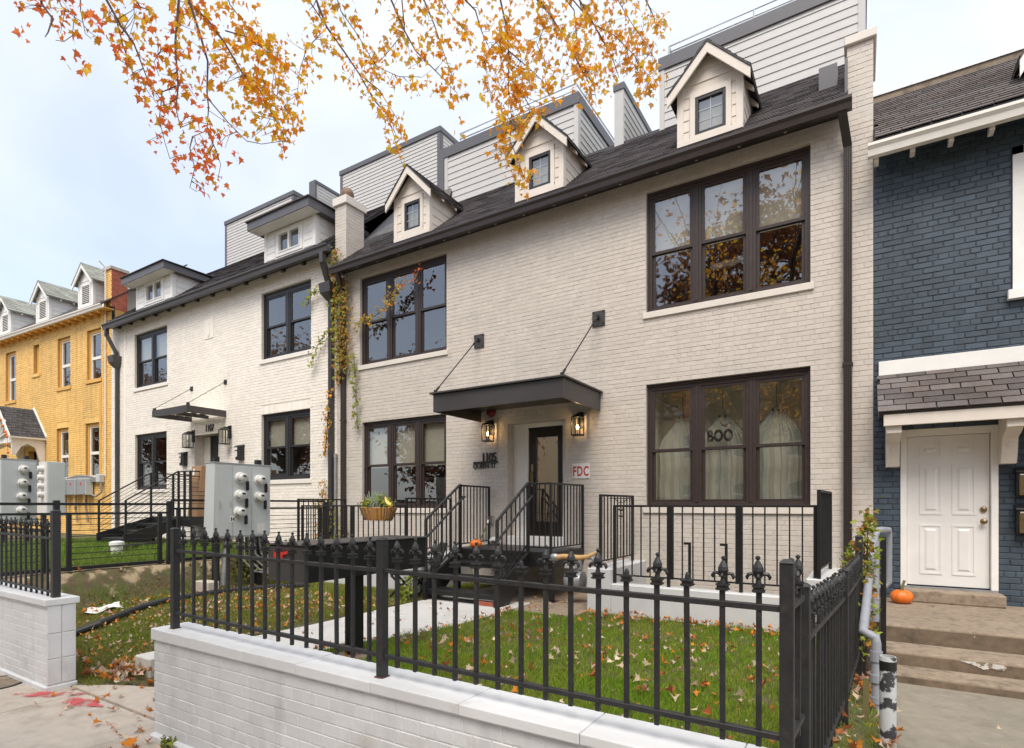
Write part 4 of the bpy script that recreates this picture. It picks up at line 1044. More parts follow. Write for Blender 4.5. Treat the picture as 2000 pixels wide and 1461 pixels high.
# roof slope
RZ0b = 5.985; RYb = 11.6; RZ1b = RZ0b + S_*(RYb-RY0)
rf2 = MB().hexa([(-21.35, RY0, RZ0b-.05), (-10.46, RY0, RZ0b-.05), (-10.46, RYb, RZ1b-.05), (-21.35, RYb, RZ1b-.05), (-21.35, RY0, RZ0b), (-10.46, RY0, RZ0b), (-10.46, RYb, RZ1b), (-21.35, RYb, RZ1b)]).build('roof', membrane, h2)
shingles(rf2, shingle_dark, (-21.35, RY0-.02, RZ0b+.004), (1, 0, 0), us_, 10.88, math.hypot(RYb-RY0, RZ1b-RZ0b), 0.14, 0.32)
def shed_dormer(xl, xr, win):
    zb, zt, y = 6.14, 6.86, 8.8
    wa, wb, wc, wd = win
    m = MB(); m.poly([(xl,y,zb),(xr,y,zb),(xr,y,wc),(xl,y,wc)]); m.poly([(xl,y,wc),(wa,y,wc),(wa,y,wd),(xl,y,wd)]); m.poly([(wb,y,wc),(xr,y,wc),(xr,y,wd),(wb,y,wd)]); m.poly([(xl,y,wd),(xr,y,wd),(xr,y,zt),(xl,y,zt)])
    m.poly([(xr,y,zb),(xr,y+1.6,zb),(xr,y+1.6,zt),(xr,y,zt)]); m.poly([(xl,y,zb),(xl,y,zt),(xl,y+1.6,zt),(xl,y+1.6,zb)])
    d = m.build('dormer', trim_white, h2, recalc=False)
    lap_boards(d, trim_white, xl+.1, xr-.1, zb+.02, zt-.1, (0, y-.002, 0), (1, 0, 0), .17, .012, holes=[(wa-.14, wb+.14, wc-.1, wd+.1)])
    z = zb+.02
    while z < zt-.08:
        zz = min(z+.17, zt); y1 = y+(z-zb)/S_+.1; y2 = y+(zz-zb)/S_+.1
        if y1 > y+.12: MB().hexa([(xr, y+.11, z), (xr, y1, z), (xr+.014, y1, z), (xr+.014, y+.11, z), (xr, y+.11, zz), (xr, y2, zz), (xr+.004, y2, zz), (xr+.004, y+.11, zz)]).build('siding_board', trim_white, d)
        z += .17
    for (p, q) in ((xl, xl+.1), (xr-.1, xr)): MB().box(p, q, y-.022, y-.001, zb, zt).build('corner_board', trim_white, d)
    MB().box(xr, xr+.02, y-.022, y+.10, zb, zt).build('corner_board', trim_white, d)
    MB().hexa([(xl-.2, y-.36, zt), (xr+.2, y-.36, zt), (xr+.2, y+1.5, zt), (xl-.2, y+1.5, zt), (xl-.2, y-.36, zt+.20), (xr+.2, y-.36, zt+.20), (xr+.2, y+1.5, zt+.14), (xl-.2, y+1.5, zt+.14)]).build('dormer_roof', trim_grey, d)
    MB().box(xl-.18, xr+.18, y-.34, y-.02, zt-.006, zt-.001).build('dormer_soffit', trim_white, d)
    MB().box(xl-.24, xr+.24, y-.40, y+1.4, zt+.201, zt+.225).build('dormer_roof_edge', shingle_dark, d)
    fm = MB(); t = .03; xm = (wa+wb)/2
    for (p, q) in ((wa, wa+t), (wb-t, wb), (xm-.03, xm+.03)): fm.box(p, q, y-.03, y+.05, wc+t, wd-t)
    fm.box(wa, wb, y-.03, y+.05, wc, wc+t).box(wa, wb, y-.03, y+.05, wd-t, wd)
    fm.box(wa-.1, wa, y-.018, y, wc-.08, wd+.08).box(wb, wb+.1, y-.018, y, wc-.08, wd+.08).box(wa, wb, y-.018, y, wd, wd+.08).box(wa, wb, y-.018, y, wc-.08, wc)
    fm.build('window_frame', trim_white, d)
    MB().poly([(wa+t, y+.03, wc+t), (xm-.03, y+.03, wc+t), (xm-.03, y+.03, wd-t), (wa+t, y+.03, wd-t)]).build('pane', glass, d, recalc=False)
    MB().poly([(xm+.03, y+.02, wc+t), (wb-t, y+.02, wc+t), (wb-t, y+.02, wd-t), (xm+.03, y+.02, wd-t)]).build('pane', glass, d, recalc=False)
    room_box(wa, wb, wc, wd, y+.06, .8, room_dark, d)
shed_dormer(-12.85, -10.92, (-12.30, -11.48, 6.26, 6.74))
shed_dormer(-19.40, -17.27, (-18.80, -17.86, 6.27, 6.80))
penthouse(h2, -19.25, -15.45, 11.6, 17, 8.2, 10.10, 0.10, cap=0.13, edge=trim_grey, stuff=True)
penthouse(h2, -13.28, -9.44, 11.6, 17, 7.4, 10.02, 0.10, cap=0.13, edge=trim_grey, stuff=True)
wg = MB().box(-14.62, -14.38, 11.6, 17, 8.2, 10.0).build('parapet_wing', siding_white, h2)
MB().box(-14.64, -14.36, 11.55, 11.62, 8.2, 10.0).box(-14.64, -14.35, 11.55, 17, 10.0, 10.09).build('wing_trim', trim_grey, wg)
lap_boards(wg, siding_white, .1, 5.3, 8.2, 9.98, (-14.378, 11.6, 0), (0, 1, 0), .10, .012, stuff=True)
MB().box(-21.4, -10.2, 11.6, F+9, 6.0, 8.45).build('flat_roof', membrane, h2)

# ================================================================== yellow row house
h3 = thing('row_house', 'golden yellow brick row house with white gabled dormers at the far left', 'house', (-26.5, 8.75, -1.0), group='row houses along the street')
FY = Matrix.Translation((-21.56, 9.0, 0)) @ Matrix.Rotation(R(3), 4, 'Z')
o3 = {'w1': (-1.62, -0.66, 4.39, 6.14), 'w2': (-3.75, -2.80, 4.34, 6.16), 'sm': (-5.68, -5.20, 5.06, 6.19), 'w3': (-8.12, -7.20, 4.22, 6.2), 'l1': (-1.72, -0.72, 1.0, 2.88), 'l2': (-3.82, -2.93, 0.98, 2.84), 'dr': (-6.1, -5.15, -.3, 2.1)}
YW = 0.17
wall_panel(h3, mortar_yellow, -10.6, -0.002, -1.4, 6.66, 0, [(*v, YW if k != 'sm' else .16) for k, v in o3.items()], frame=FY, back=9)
hol = list(o3.values()) + [(v[0]-.06, v[1]+.06, v[2]-.12, v[2]) for k, v in o3.items() if k != 'dr']
arch = [(v[0]-.02, v[1]+.02, v[3], v[3]+.21) for k, v in o3.items() if k != 'dr']
lay_bricks(h3, brick_rects(-10.6, 0, -1.1, 6.6, hol+arch, joint=.010), (0, 0, 0), (1, 0, 0), brick_yellow, 0, frame=FY, proud=.011, ch=.002)
sold = []
for (a, b, c, d) in arch:
    x = a
    while x < b-.03: sold.append((x, min(x+.064, b), c+.004, d)); x += .073
lay_bricks(h3, sold, (0, 0, 0), (1, 0, 0), brick_yellow, 0, frame=FY, stuff='soldier_course')
for k, v in o3.items():
    a, b, c, d = v
    if k == 'dr':
        MB().box(a, b, .25, .29, c, d).build('front_door', trim_white, h3, frame=FY); continue
    MB().box(a-.06, b+.06, -.05, .06, c-.12, c-.002).build('sill', yellow_trim if k != 'sm' else brick_yellow, h3, frame=FY)
    # courses on the left reveal
    lay_bricks(h3, brick_rects(0, YW-.12, c, d, course=.0732), (a, YW-.12, 0), (0, -1, 0), brick_yellow, 0, frame=FY, stuff='reveal_brickwork')
    if k == 'sm':
        MB().box(a+.02, b-.02, .10, .14, c, d-.02).build('blind_panel', yellow_trim, h3, frame=FY); continue
    fm = MB(); fm.box(a+.003, a+.08, YW-.10, YW, c, d).box(b-.06, b-.003, YW-.10, YW, c, d).box(a+.1, b-.06, YW-.10, YW, d-.10, d-.002)
    w_ = fm.build('window', yellow_trim, h3, frame=FY)
    s = MB(); zm = (c+d)/2-.1
    for (p, q, e, f_) in ((a+.08, b-.06, zm, d-.10), (a+.08, b-.06, c, zm)):
        s.box(p, p+.05, YW-.07, YW-.02, e, f_).box(q-.05, q, YW-.07, YW-.02, e, f_).box(p+.05, q-.05, YW-.07, YW-.02, e, e+.05).box(p+.05, q-.05, YW-.07, YW-.02, f_-.05, f_)
    s.build('sash', trim_white, w_, frame=FY)
    MB().poly([(a+.13, YW-.04, c+.05), (b-.11, YW-.04, c+.05), (b-.11, YW-.04, d-.15), (a+.13, YW-.04, d-.15)]).build('pane', glass, w_, frame=FY, recalc=False)
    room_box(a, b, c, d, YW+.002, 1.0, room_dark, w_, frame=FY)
MB().box(-10.6, 0.12, -.30, .02, 6.60, 6.63).build('soffit', yellow_trim, h3, frame=FY)
gutter(h3, -10.6, 0.10, -.40, 6.72, sill_white, .13, .12, frame=FY)
x = -10.3
while x < 0: MB().box(x-.03, x+.03, -.28, -.02, 6.50, 6.60).build('rafter_tail', yellow_trim, h3, frame=FY); x += .5
rf3 = MB().hexa([(-10.6, -.34, 6.70), (0.0, -.34, 6.70), (0.0, 2.6, 9.1), (-10.6, 2.6, 9.1), (-10.6, -.34, 6.75), (0.0, -.34, 6.75), (0.0, 2.6, 9.15), (-10.6, 2.6, 9.15)]).build('roof', shingle_dark, h3, frame=FY)
for xc in (-1.42, -4.60, -7.80):
    gable_dormer(h3, xc-.50, xc+.50, 6.93, -.12, 8.42, .17, (xc-.26, xc+.26, 7.02, 7.66), eave=7.76, frame=FY, louvre=True, bmat=trim_white, tmat=trim_white, smat=shingle_pale, slope=.82, depth=1.4)
pwl = MB().box(-.46, -.02, 0.01, .50, 6.2, 8.02).build('party_wall', brick_red, h3, frame=FY)
lay_bricks(pwl, brick_rects(-.46, -.02, 6.4, 8.0), (0, .008, 0), (1, 0, 0), brick_yellow, 0, frame=FY)
lay_bricks(pwl, brick_rects(0, .48, 6.7, 8.0), (-.018, 0.01, 0), (0, 1, 0), brick_red, 60, frame=FY)
MB().box(-.50, .02, -.04, .55, 8.02, 8.12).build('party_wall_cap', concrete, pwl, frame=FY)
MB().box(-.47, .0, .0, .1, 6.2, 6.75).build('party_wall_flashing', membrane, pwl, frame=FY)
# trim lines: board between the houses and the service conduit
MB().box(-.75, -.63, -.03, -.006, .6, 4.2).build('trim_board', yellow_trim, h3, frame=FY)
cd = MB().tube([(-.28, -.06, 1.0), (-.28, -.06, 8.1), (-.28, -.25, 8.25)], .024, 8).build('service_conduit', sill_white, h3, frame=FY, smooth=True)
# gabled porch
pr = MB().box(-6.45, -4.72, -1.0, -.01, 2.30, 2.50).build('porch', trim_white, h3, frame=FY)
for s in (-1, 1):
    xe = -5.6 + s*1.02; P = [(-5.6, -1.1, 3.68), (xe, -1.1, 2.52), (xe, -.01, 2.52), (-5.6, -.01, 3.68)]
    MB().hexa([(a, b, c-.06) for a, b, c in P] + P).build('porch_roof', trim_white, pr, frame=FY)
    us3 = Vector((-s*1.02, 0, 1.16)).normalized()
    if s > 0: shingles(pr, shingle_porch, (xe, -1.1, 2.525), (0, 1, 0), us3, 1.09, 1.54, .14, .3, frame=FY)
    else: shingles(pr, shingle_porch, (xe, -.01, 2.525), (0, -1, 0), us3, 1.09, 1.54, .14, .3, frame=FY)
    MB().hexa([(xe, -1.14, 2.36), (-5.6, -1.14, 3.52), (-5.6, -1.10, 3.52), (xe, -1.10, 2.36), (xe, -1.14, 2.53), (-5.6, -1.14, 3.70), (-5.6, -1.10, 3.70), (xe, -1.10, 2.53)]).build('rake_board', trim_white, pr, frame=FY)
    MB().hexa([(xe, -.05, 2.50), (-5.6, -.05, 3.66), (-5.6, .0, 3.66), (xe, .0, 2.50), (xe, -.05, 2.62), (-5.6, -.05, 3.78), (-5.6, .0, 3.78), (xe, .0, 2.62)]).build('wall_flashing', trim_white, pr, frame=FY)
    MB().prism([(-1.02, 1.85), (-.90, 1.85), (-.75, 2.15), (-.55, 2.28), (-.32, 2.15), (-.14, 1.55), (-.02, 1.5), (-.02, 2.32), (-1.02, 2.32)], 'x', xe-s*.16-.03, xe-s*.16+.03).build('side_bracket', trim_white, pr, frame=FY)
for k in range(7):
    t = math.pi*(k+.5)/7
    MB().bar((-5.6, -1.06, 2.5), (-5.6+math.cos(t)*.62, -1.06, 2.5+math.sin(t)*.75), .05, .03).build('sunburst_spindle', trim_white, pr, frame=FY)
sl = thing('string_lights', 'string of orange lights along the white porch gable of the yellow house', 'lights', tuple(FY @ Vector((-5.6, -1.15, 3.7))))
cord = [( -5.6, -1.16, 3.66), (-5.2, -1.17, 3.12), (-4.8, -1.17, 2.66), (-4.66, -1.17, 2.48), (-4.62, -1.16, 1.9), (-4.62, -1.14, 1.3)]
MB().tube(cord, .006, 5).build('cord', iron, sl, frame=FY)
for k in range(11):
    t = k/10*4.99; i = int(t); f_ = t-i; p = [cord[i][j]+(cord[i+1][j]-cord[i][j])*f_ for j in range(3)]
    MB().ball(p, .042, 8, (1, 1, 1.25)).build('bulb', orange_skin, sl, smooth=True, frame=FY)

# ================================================================== dark blue row house
h4 = thing('row_house', 'slate blue painted brick row house with white six-panel door and shingled door hood', 'house', (1.5, 9.0, -1.6), group='row houses along the street')
BX0, BX1 = 0.142, 5.5
bd = (0.44, 1.43, -1.05, 0.99); bw = (1.66, 2.7, 2.62, 4.24)
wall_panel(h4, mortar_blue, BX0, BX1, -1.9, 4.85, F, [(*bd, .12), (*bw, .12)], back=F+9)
lay_bricks(h4, brick_rects(BX0+.004, 3.2, -1.62, 4.78, [bd, (bw[0]-.11, bw[1]+.1, bw[2]-.13, bw[3]+.10)], phase=1, course=.0745), (0, F, 0), (1, 0, 0), brick_blue, 300, proud=.006, ch=.005)
win_ = window(h4, *bw, F+.03, 2, mat=trim_white, room=room_dark)
MB().box(bw[0]-.10, bw[0], F-.03, F+.05, bw[2]-.02, bw[3]+.09).box(bw[0]-.10, bw[1]+.1, F-.03, F-.002, bw[3], bw[3]+.09).build('casing', trim_white, win_)
MB().box(bw[0]-.15, bw[1]+.15, F-.09, F+.05, bw[2]-.13, bw[2]-.02).build('sill', trim_white, win_)
# door: frame, leaf with six raised panels, lock and knob
a, b, c, d = bd
MB().box(a, a+.07, F-.02, F+.11, c, d).box(b-.07, b, F-.02, F+.11, c, d).box(a+.07, b-.07, F-.02, F+.11, d-.09, d).build('door_frame', trim_white, h4, bevel=.005)
MB().box(a, b, F-.03, F+.1, c-.025, c).build('threshold', steel, h4)
lf = MB().box(a+.075, b-.075, F+.045, F+.09, c+.012, d-.095).build('front_door', door_white, h4, bevel=.004)
lw = b-a-.15; x0 = a+.075
for (z0, z1) in ((c+.16, c+.80), (c+.93, c+1.58), (c+1.68, c+1.85)):
    for k in range(2):
        xa = x0 + lw*(.16 if k == 0 else .56); xb = xa + lw*.28
        m = MB(); t = .022
        m.box(xa, xb, F+.038, F+.046, z0, z0+t).box(xa, xb, F+.038, F+.046, z1-t, z1).box(xa, xa+t, F+.038, F+.046, z0+t, z1-t).box(xb-t, xb, F+.038, F+.046, z0+t, z1-t)
        i = .05; fr = [(xa+i, z0+i), (xb-i, z0+i), (xb-i, z1-i), (xa+i, z1-i)]; j = .025
        m.hexa([(fr[0][0], F+.046, fr[0][1]), (fr[1][0], F+.046, fr[1][1]), (fr[2][0], F+.046, fr[2][1]), (fr[3][0], F+.046, fr[3][1]),
                (fr[0][0]+j, F+.034, fr[0][1]+j), (fr[1][0]-j, F+.034, fr[1][1]+j), (fr[2][0]-j, F+.034, fr[2][1]-j), (fr[3][0]+j, F+.034, fr[3][1]-j)])
        m.build('door_panel', door_white, lf)
MB().lathe([(.036, 0), (.034, -.02), (.02, -.03)], (b-.135, F+.044, -.05), 16, 'y').build('deadbolt', brass, lf, smooth=True)
MB().lathe([(.034, 0), (.02, -.012), (.014, -.03), (.03, -.045), (.033, -.06), (.02, -.075)], (b-.135, F+.044, -.20), 16, 'y').build('door_knob', brass, lf, smooth=True)
# shingled hood
hd = MB().box(.20, 2.75, F-.05, F-.004, 1.725, 1.915).build('door_hood', trim_white, h4, bevel=.004)
ush = Vector((0, .56, .555)).normalized()
MB().prism([(8.40, 1.16), (8.97, 1.72), (8.97, 1.18), (8.44, 1.10)], 'x', .19, 2.75).build('hood_deck', membrane, hd)
shingles(hd, shingle_old, (.18, 8.385, 1.165), (1, 0, 0), ush, 2.58, .79, .118, .30, parts=120)
MB().box(.24, 2.7, 8.42, 8.46, .99, 1.15).build('hood_fascia', trim_cream, hd, bevel=.004)
MB().box(.26, 2.68, 8.461, F-.004, 1.08, 1.10).build('hood_soffit', trim_cream, hd)
for xc in (.35, 1.50):
    MB().prism([(8.50, 1.075), (8.50, .90), (8.62, .84), (8.76, .80), (8.80, .62), (8.84, .50), (8.99, .50), (8.99, 1.075)], 'x', xc-.075, xc+.075).build('corbel', trim_cream, hd, bevel=.006)
    MB().box(xc-.08, xc+.08, 8.47, 8.62, .90, 1.07).build('corbel_block', trim_cream, hd, bevel=.006)
    MB().lathe([(.02, -.012), (.014, 0)], (xc, 8.775, .72), 10, 'y').build('corbel_boss', trim_cream, hd)
# eaves
MB().box(BX0+.01, BX1, 8.66, F+.02, 4.70, 4.73).build('soffit', membrane, h4)
gutter(h4, .075, BX1, 8.54, 4.65, sill_white, .15, .13)
x = .17
while x < 3: MB().box(x-.025, x+.025, 8.68, 8.82, 4.46, 4.55).build('gutter_bracket', sill_white, h4); x += .385
usb = Vector((0, 1.83, 1.555)).normalized()
rf4 = MB().hexa([(.15, 8.62, 4.66), (BX1, 8.62, 4.66), (BX1, 10.45, 6.215), (.15, 10.45, 6.215), (.15, 8.62, 4.72), (BX1, 8.62, 4.72), (BX1, 10.45, 6.27), (.15, 10.45, 6.27)]).build('roof', membrane, h4)
shingles(rf4, shingle_old, (.155, 8.60, 4.725), (1, 0, 0), usb, 3.0, 2.40, .125, .30, parts=220)
MB().box(.15, BX1, 10.42, 10.62, 6.2, 6.36).build('ridge_coping', concrete_old, rf4)
MB().box(.15, BX1, 10.40, 10.64, 6.36, 6.385).build('ridge_cap', steel, rf4)
gable_dormer(h4, 1.78, 2.7, 5.1, 9.15, 6.45, .15, (2.0, 2.45, 5.35, 5.75), eave=5.42, bmat=trim_white, tmat=trim_white, smat=shingle_old)
MB().box(.1, BX1, 10.6, F+9, 4.8, 6.2).build('flat_roof', membrane, h4)
# ================================================================== garden walls and iron fences
def wall_top(x): return -0.905 - 0.009*(x + 4.3)

def finial_mesh(mat, stub=False):
    m = MB()
    m.box(-.017, .017, -.017, .017, .0, .026).box(-.021, .021, -.021, .021, .002, .008).box(-.021, .021, -.021, .021, .020, .026)
    if stub:
        m.lathe([(.011, .026), (.009, .045), (.005, .055)], (0, 0, 0), 8)
    else:
        m.lathe([(.011, .026), (.008, .045), (.0085, .062), (.0185, .078), (.0165, .092), (.007, .114), (.004, .118), (.0085, .124), (.0085, .130), (.003, .135)], (0, 0, 0), 8)
        for s in (-1, 1):
            m.tube([(s*.006, 0, .058), (s*.018, 0, .068), (s*.030, 0, .066), (s*.037, 0, .055), (s*.034, 0, .046)], [.006, .0075, .0075, .0065, .003], 6)
            m.tube([(0, s*.006, .058), (0, s*.014, .064), (0, s*.018, .056)], [.005, .005, .003], 5)
        m.box(-.012, .012, -.010, .010, .052, .060)
    return m.mesh('finial', mat, smooth=False)
FIN = finial_mesh(iron_worn); FINS = finial_mesh(iron_worn, True)

def spear_fence(parent, p, q, zt, zb, npk, mat=iron_worn, gap0=None, posts=(), stubs=(), ztop=None, bottom=-.06, above=.062, pk=.018, xs=None):
    """two rails, square pickets that pass the rails, fleur finials; zt and zb are rail tops at both ends"""
    p = Vector((*p, 0)); q = Vector((*q, 0)); L = (q-p).length; d = (q-p)/L; ang = math.atan2(d.y, d.x)
    f = lambda t, z: z[0] + (z[1]-z[0])*t/L
    pt = lambda t, z: tuple((p + d*t) + Vector((0, 0, z)))
    for z in (zt, zb):
        MB().bar(pt(0, z[0]-.011), pt(L, z[1]-.011), .028, .022).build('rail', mat, parent, bevel=.002)
    H = zt[0]-zb[0]-bottom+above-.02
    me = MB().box(-pk/2, pk/2, -pk/2, pk/2, 0, H).mesh('picket', mat)
    ts = xs if xs is not None else [L*(k+.5)/npk for k in range(npk)]
    for k, t in enumerate(ts):
        zz = f(t, zb) + bottom + random.uniform(-.004, .004)
        o = link('picket', me, parent, pt(t, zz), (random.uniform(-.006, .006), random.uniform(-.006, .006), ang))
        link('finial', FINS if k in stubs else FIN, o, pt(t, zz+H-.002), (random.uniform(-.03, .03), random.uniform(-.03, .03), ang + random.uniform(-.12, .12)), (1.05, 1.05, random.uniform(.94, 1.0)))

def square_post(parent, x, y, z0, z1, w, mat=iron_worn, base=True, rot=0):
    o = MB().box(-w/2, w/2, -w/2, w/2, 0, z1-z0).mesh('post', mat)
    ob = link('post', o, parent, (x, y, z0), (0, 0, rot)); b = ob.modifiers.new('bevel', 'BEVEL'); b.width = .003
    MB().hexa([(x-w/2-.003, y-w/2-.003, z1), (x+w/2+.003, y-w/2-.003, z1), (x+w/2+.003, y+w/2+.003, z1), (x-w/2-.003, y+w/2+.003, z1), (x-w*.3, y-w*.3, z1+.012), (x+w*.3, y-w*.3, z1+.012), (x+w*.3, y+w*.3, z1+.012), (x-w*.3, y+w*.3, z1+.012)]).build('post_cap', mat, ob)
    if base: MB().box(x-w*.62, x+w*.62, y-w*.62, y+w*.62, z0-.004, z0+.006).build('foot_plate', rusty, ob)
    return ob
rusty = M('rusty_plate', (0.12, 0.06, 0.04), .8, .3, 30)

gw = thing('garden_wall', 'low pale painted brick wall with capstones along the pavement in front of the cream house', 'wall', (-2.2, 2.24, -1.71), group='low walls along the pavement')
W0, W1 = -4.42, -0.04
MB().box(W0+.012, W1, 2.125, 2.355, -1.80, -.99).build('wall_core', wall_paint, gw)
lay_bricks(gw, brick_rects(W0, W1, -1.655, -.985, course=.0735, L=.218, joint=.007, header_every=5, phase=2), (0, 2.125, 0), (1, 0, 0), wall_paint, 300, proud=.0034, ch=.0028)
lay_bricks(gw, brick_rects(0, .24, -1.655, -.985, course=.0735, L=.218, joint=.007, header_every=0), (W0+.012, 2.36, 0), (0, -1, 0), wall_paint, 60, proud=.0028)
MB().box(W0-.008, W1, 2.09, 2.36, -1.80, -1.668).build('wall_footing', wall_paint, gw, bevel=.012)
x = W0-.012; cl = (0.53, .60, .52, .60, .58, .62, .60, .55)
for k, l in enumerate(cl):
    a, b = x+.0015, min(x+l, W1)-.0015
    za, zb_ = wall_top(a) + random.uniform(-.004, .004), wall_top(b) + random.uniform(-.004, .004); j = random.uniform(-.002, .002)
    MB().hexa([(a, 2.100+j, -.983), (b, 2.100+j, -.983), (b, 2.375+j, -.983), (a, 2.375+j, -.983), (a, 2.100+j, za), (b, 2.100+j, zb_), (b, 2.375+j, zb_), (a, 2.375+j, za)]).build('cap_stone', cap_paint, gw, bevel=.005, seg=2)
    x += l
    if x > W1-.1: break

ff = thing('iron_fence', 'black spear fence standing on the garden wall, three of its finials broken off', 'fence', (-2.2, 2.2, -.92), group='black spear fences')
fy = 2.2
pxs = [-4.176, -4.036, -3.896, -3.756, -3.618, -3.479, -3.345, -3.213, -3.079, -2.946, -2.812, -2.682, -2.547, -2.417, -2.287]
A = (-4.282, fy); B = (-2.19, fy)
zl = lambda x: (-.339 - .0088*(x+2.29), -.795 - .0088*(x+2.29))
spear_fence(ff, A, B, (zl(A[0])[0], zl(B[0])[0]), (zl(A[0])[1], zl(B[0])[1]), 15, xs=[x-A[0] for x in pxs])
pxs2 = [-2.08, -1.956, -1.826, -1.697, -1.57, -1.445, -1.318, -1.191, -1.067, -.941, -.815, -.689, -.569, -.44, -.315]
A2 = (-2.19, fy); B2 = (-.222, fy)
spear_fence(ff, A2, B2, (zl(A2[0])[0], zl(B2[0])[0]), (zl(A2[0])[1], zl(B2[0])[1]), 15, xs=[x-A2[0] for x in pxs2], stubs=(6, 10, 12))
square_post(ff, -4.283, fy, wall_top(-4.28), -.175, .048); square_post(ff, -2.19, fy, wall_top(-2.19), -.185, .048); square_post(ff, -.222, fy, -.95, -.203, .046)
spear_fence(ff, (-.222, fy), (-.205, 2.53), (-.357, -.36), (-.83, -.835), 2)

sf = thing('iron_fence', 'black spear fence running back beside the concrete steps, ivy on its far post', 'fence', (-.1, 4.3, -1.45), group='black spear fences')
square_post(sf, -.203, 2.58, -1.42, -.33, .055, base=False); square_post(sf, -.098, 4.30, -1.5, -.43, .055, base=False); square_post(sf, -.016, 6.02, -1.56, -.285, .06, base=False)
spear_fence(sf, (-.203, 2.58), (-.098, 4.30), (-.55, -.60), (-1.20, -1.27), 13, bottom=-.09, above=.09)
spear_fence(sf, (-.098, 4.30), (-.016, 6.02), (-.61, -.65), (-1.28, -1.30), 13, bottom=-.09, above=.09)

# left wall and its fence
lw_ = thing('garden_wall', 'low pale painted brick wall at the left edge whose end shows three block courses', 'wall', (-8, 2.24, -1.71), group='low walls along the pavement')
LX = -6.325
MB().box(-13, LX-.012, 2.125, 2.345, -1.80, -.93).build('wall_core', wall_paint, lw_)
lay_bricks(lw_, brick_rects(-9.6, LX-.0, -1.655, -.925, course=.0695, L=.21, joint=.007, header_every=0), (0, 2.125, 0), (1, 0, 0), wall_paint, 220, proud=.0028)
for k in range(3):
    for (a, b) in ((0, .108), (.113, .222)):
        MB().box(LX-.02, LX+.0, 2.122+a, 2.122+b, -1.655+.235*k+.004, -1.655+.235*(k+1)-.001 if k < 2 else -.927).build('block', wall_paint, lw_, bevel=.005)
x = LX+.012
for k in range(8):
    a = x-.60; MB().box(a+.002, x-.002, 2.098, 2.372, -.925, -.865+random.uniform(-.003, .003)).build('cap_stone', cap_paint, lw_, bevel=.007, seg=2); x = a
MB().box(-13, LX+.004, 2.10, 2.36, -1.80, -1.66).build('wall_footing', wall_paint, lw_, bevel=.012)
lf_ = thing('iron_fence', 'black spear fence on the left wall, ending in a tall square post', 'fence', (-7.6, 2.2, -.87), group='black spear fences')
square_post(lf_, -6.43, 2.22, -.87, -.055, .062)
ts = [k*.132+.05 for k in range(24)]
spear_fence(lf_, (-9.65, 2.2), (-6.44, 2.2), (-.26, -.30), (-.76, -.80), 24, xs=[3.21-t-.06 for t in ts])

# cable fence along the yard boundary
cf = thing('cable_fence', 'black post and cable fence on a low kerb between the two front yards', 'fence', (-10.2, 5.1, -.95))
FX = -10.2
ys = [2.55, 3.53, 5.14, 6.75, 8.5]
for i, y in enumerate(ys): MB().box(FX-.035, FX+.035, y-.035, y+.035, -1.15, .075).build('post', iron, cf, bevel=.003)
for i in range(len(ys)-1):
    a, b = ys[i]+.035, ys[i+1]-.035; up = 0.0 if i < 2 else .07
    MB().box(FX-.022, FX+.022, a, b, .0+up, .04+up).build('top_rail', iron, cf, bevel=.002)
    MB().box(FX-.018, FX+.018, a, b, -.145+up, -.11+up).build('middle_rail', iron, cf, bevel=.002)
    for yy in (a+.12, b-.12): MB().box(FX-.028, FX+.028, yy-.028, yy+.028, -1.0, -.145+up).build('stile', iron, cf)
    for k in range(8):
        z = -.21 - k*.088; MB().tube([(FX, a+.1, z), (FX, b-.1, z+.005)], .006, 5).build('cable', iron, cf)
    MB().box(FX-.03, FX+.03, ys[i], ys[i+1], -.99, -.935).build('bottom_rail', iron, cf)

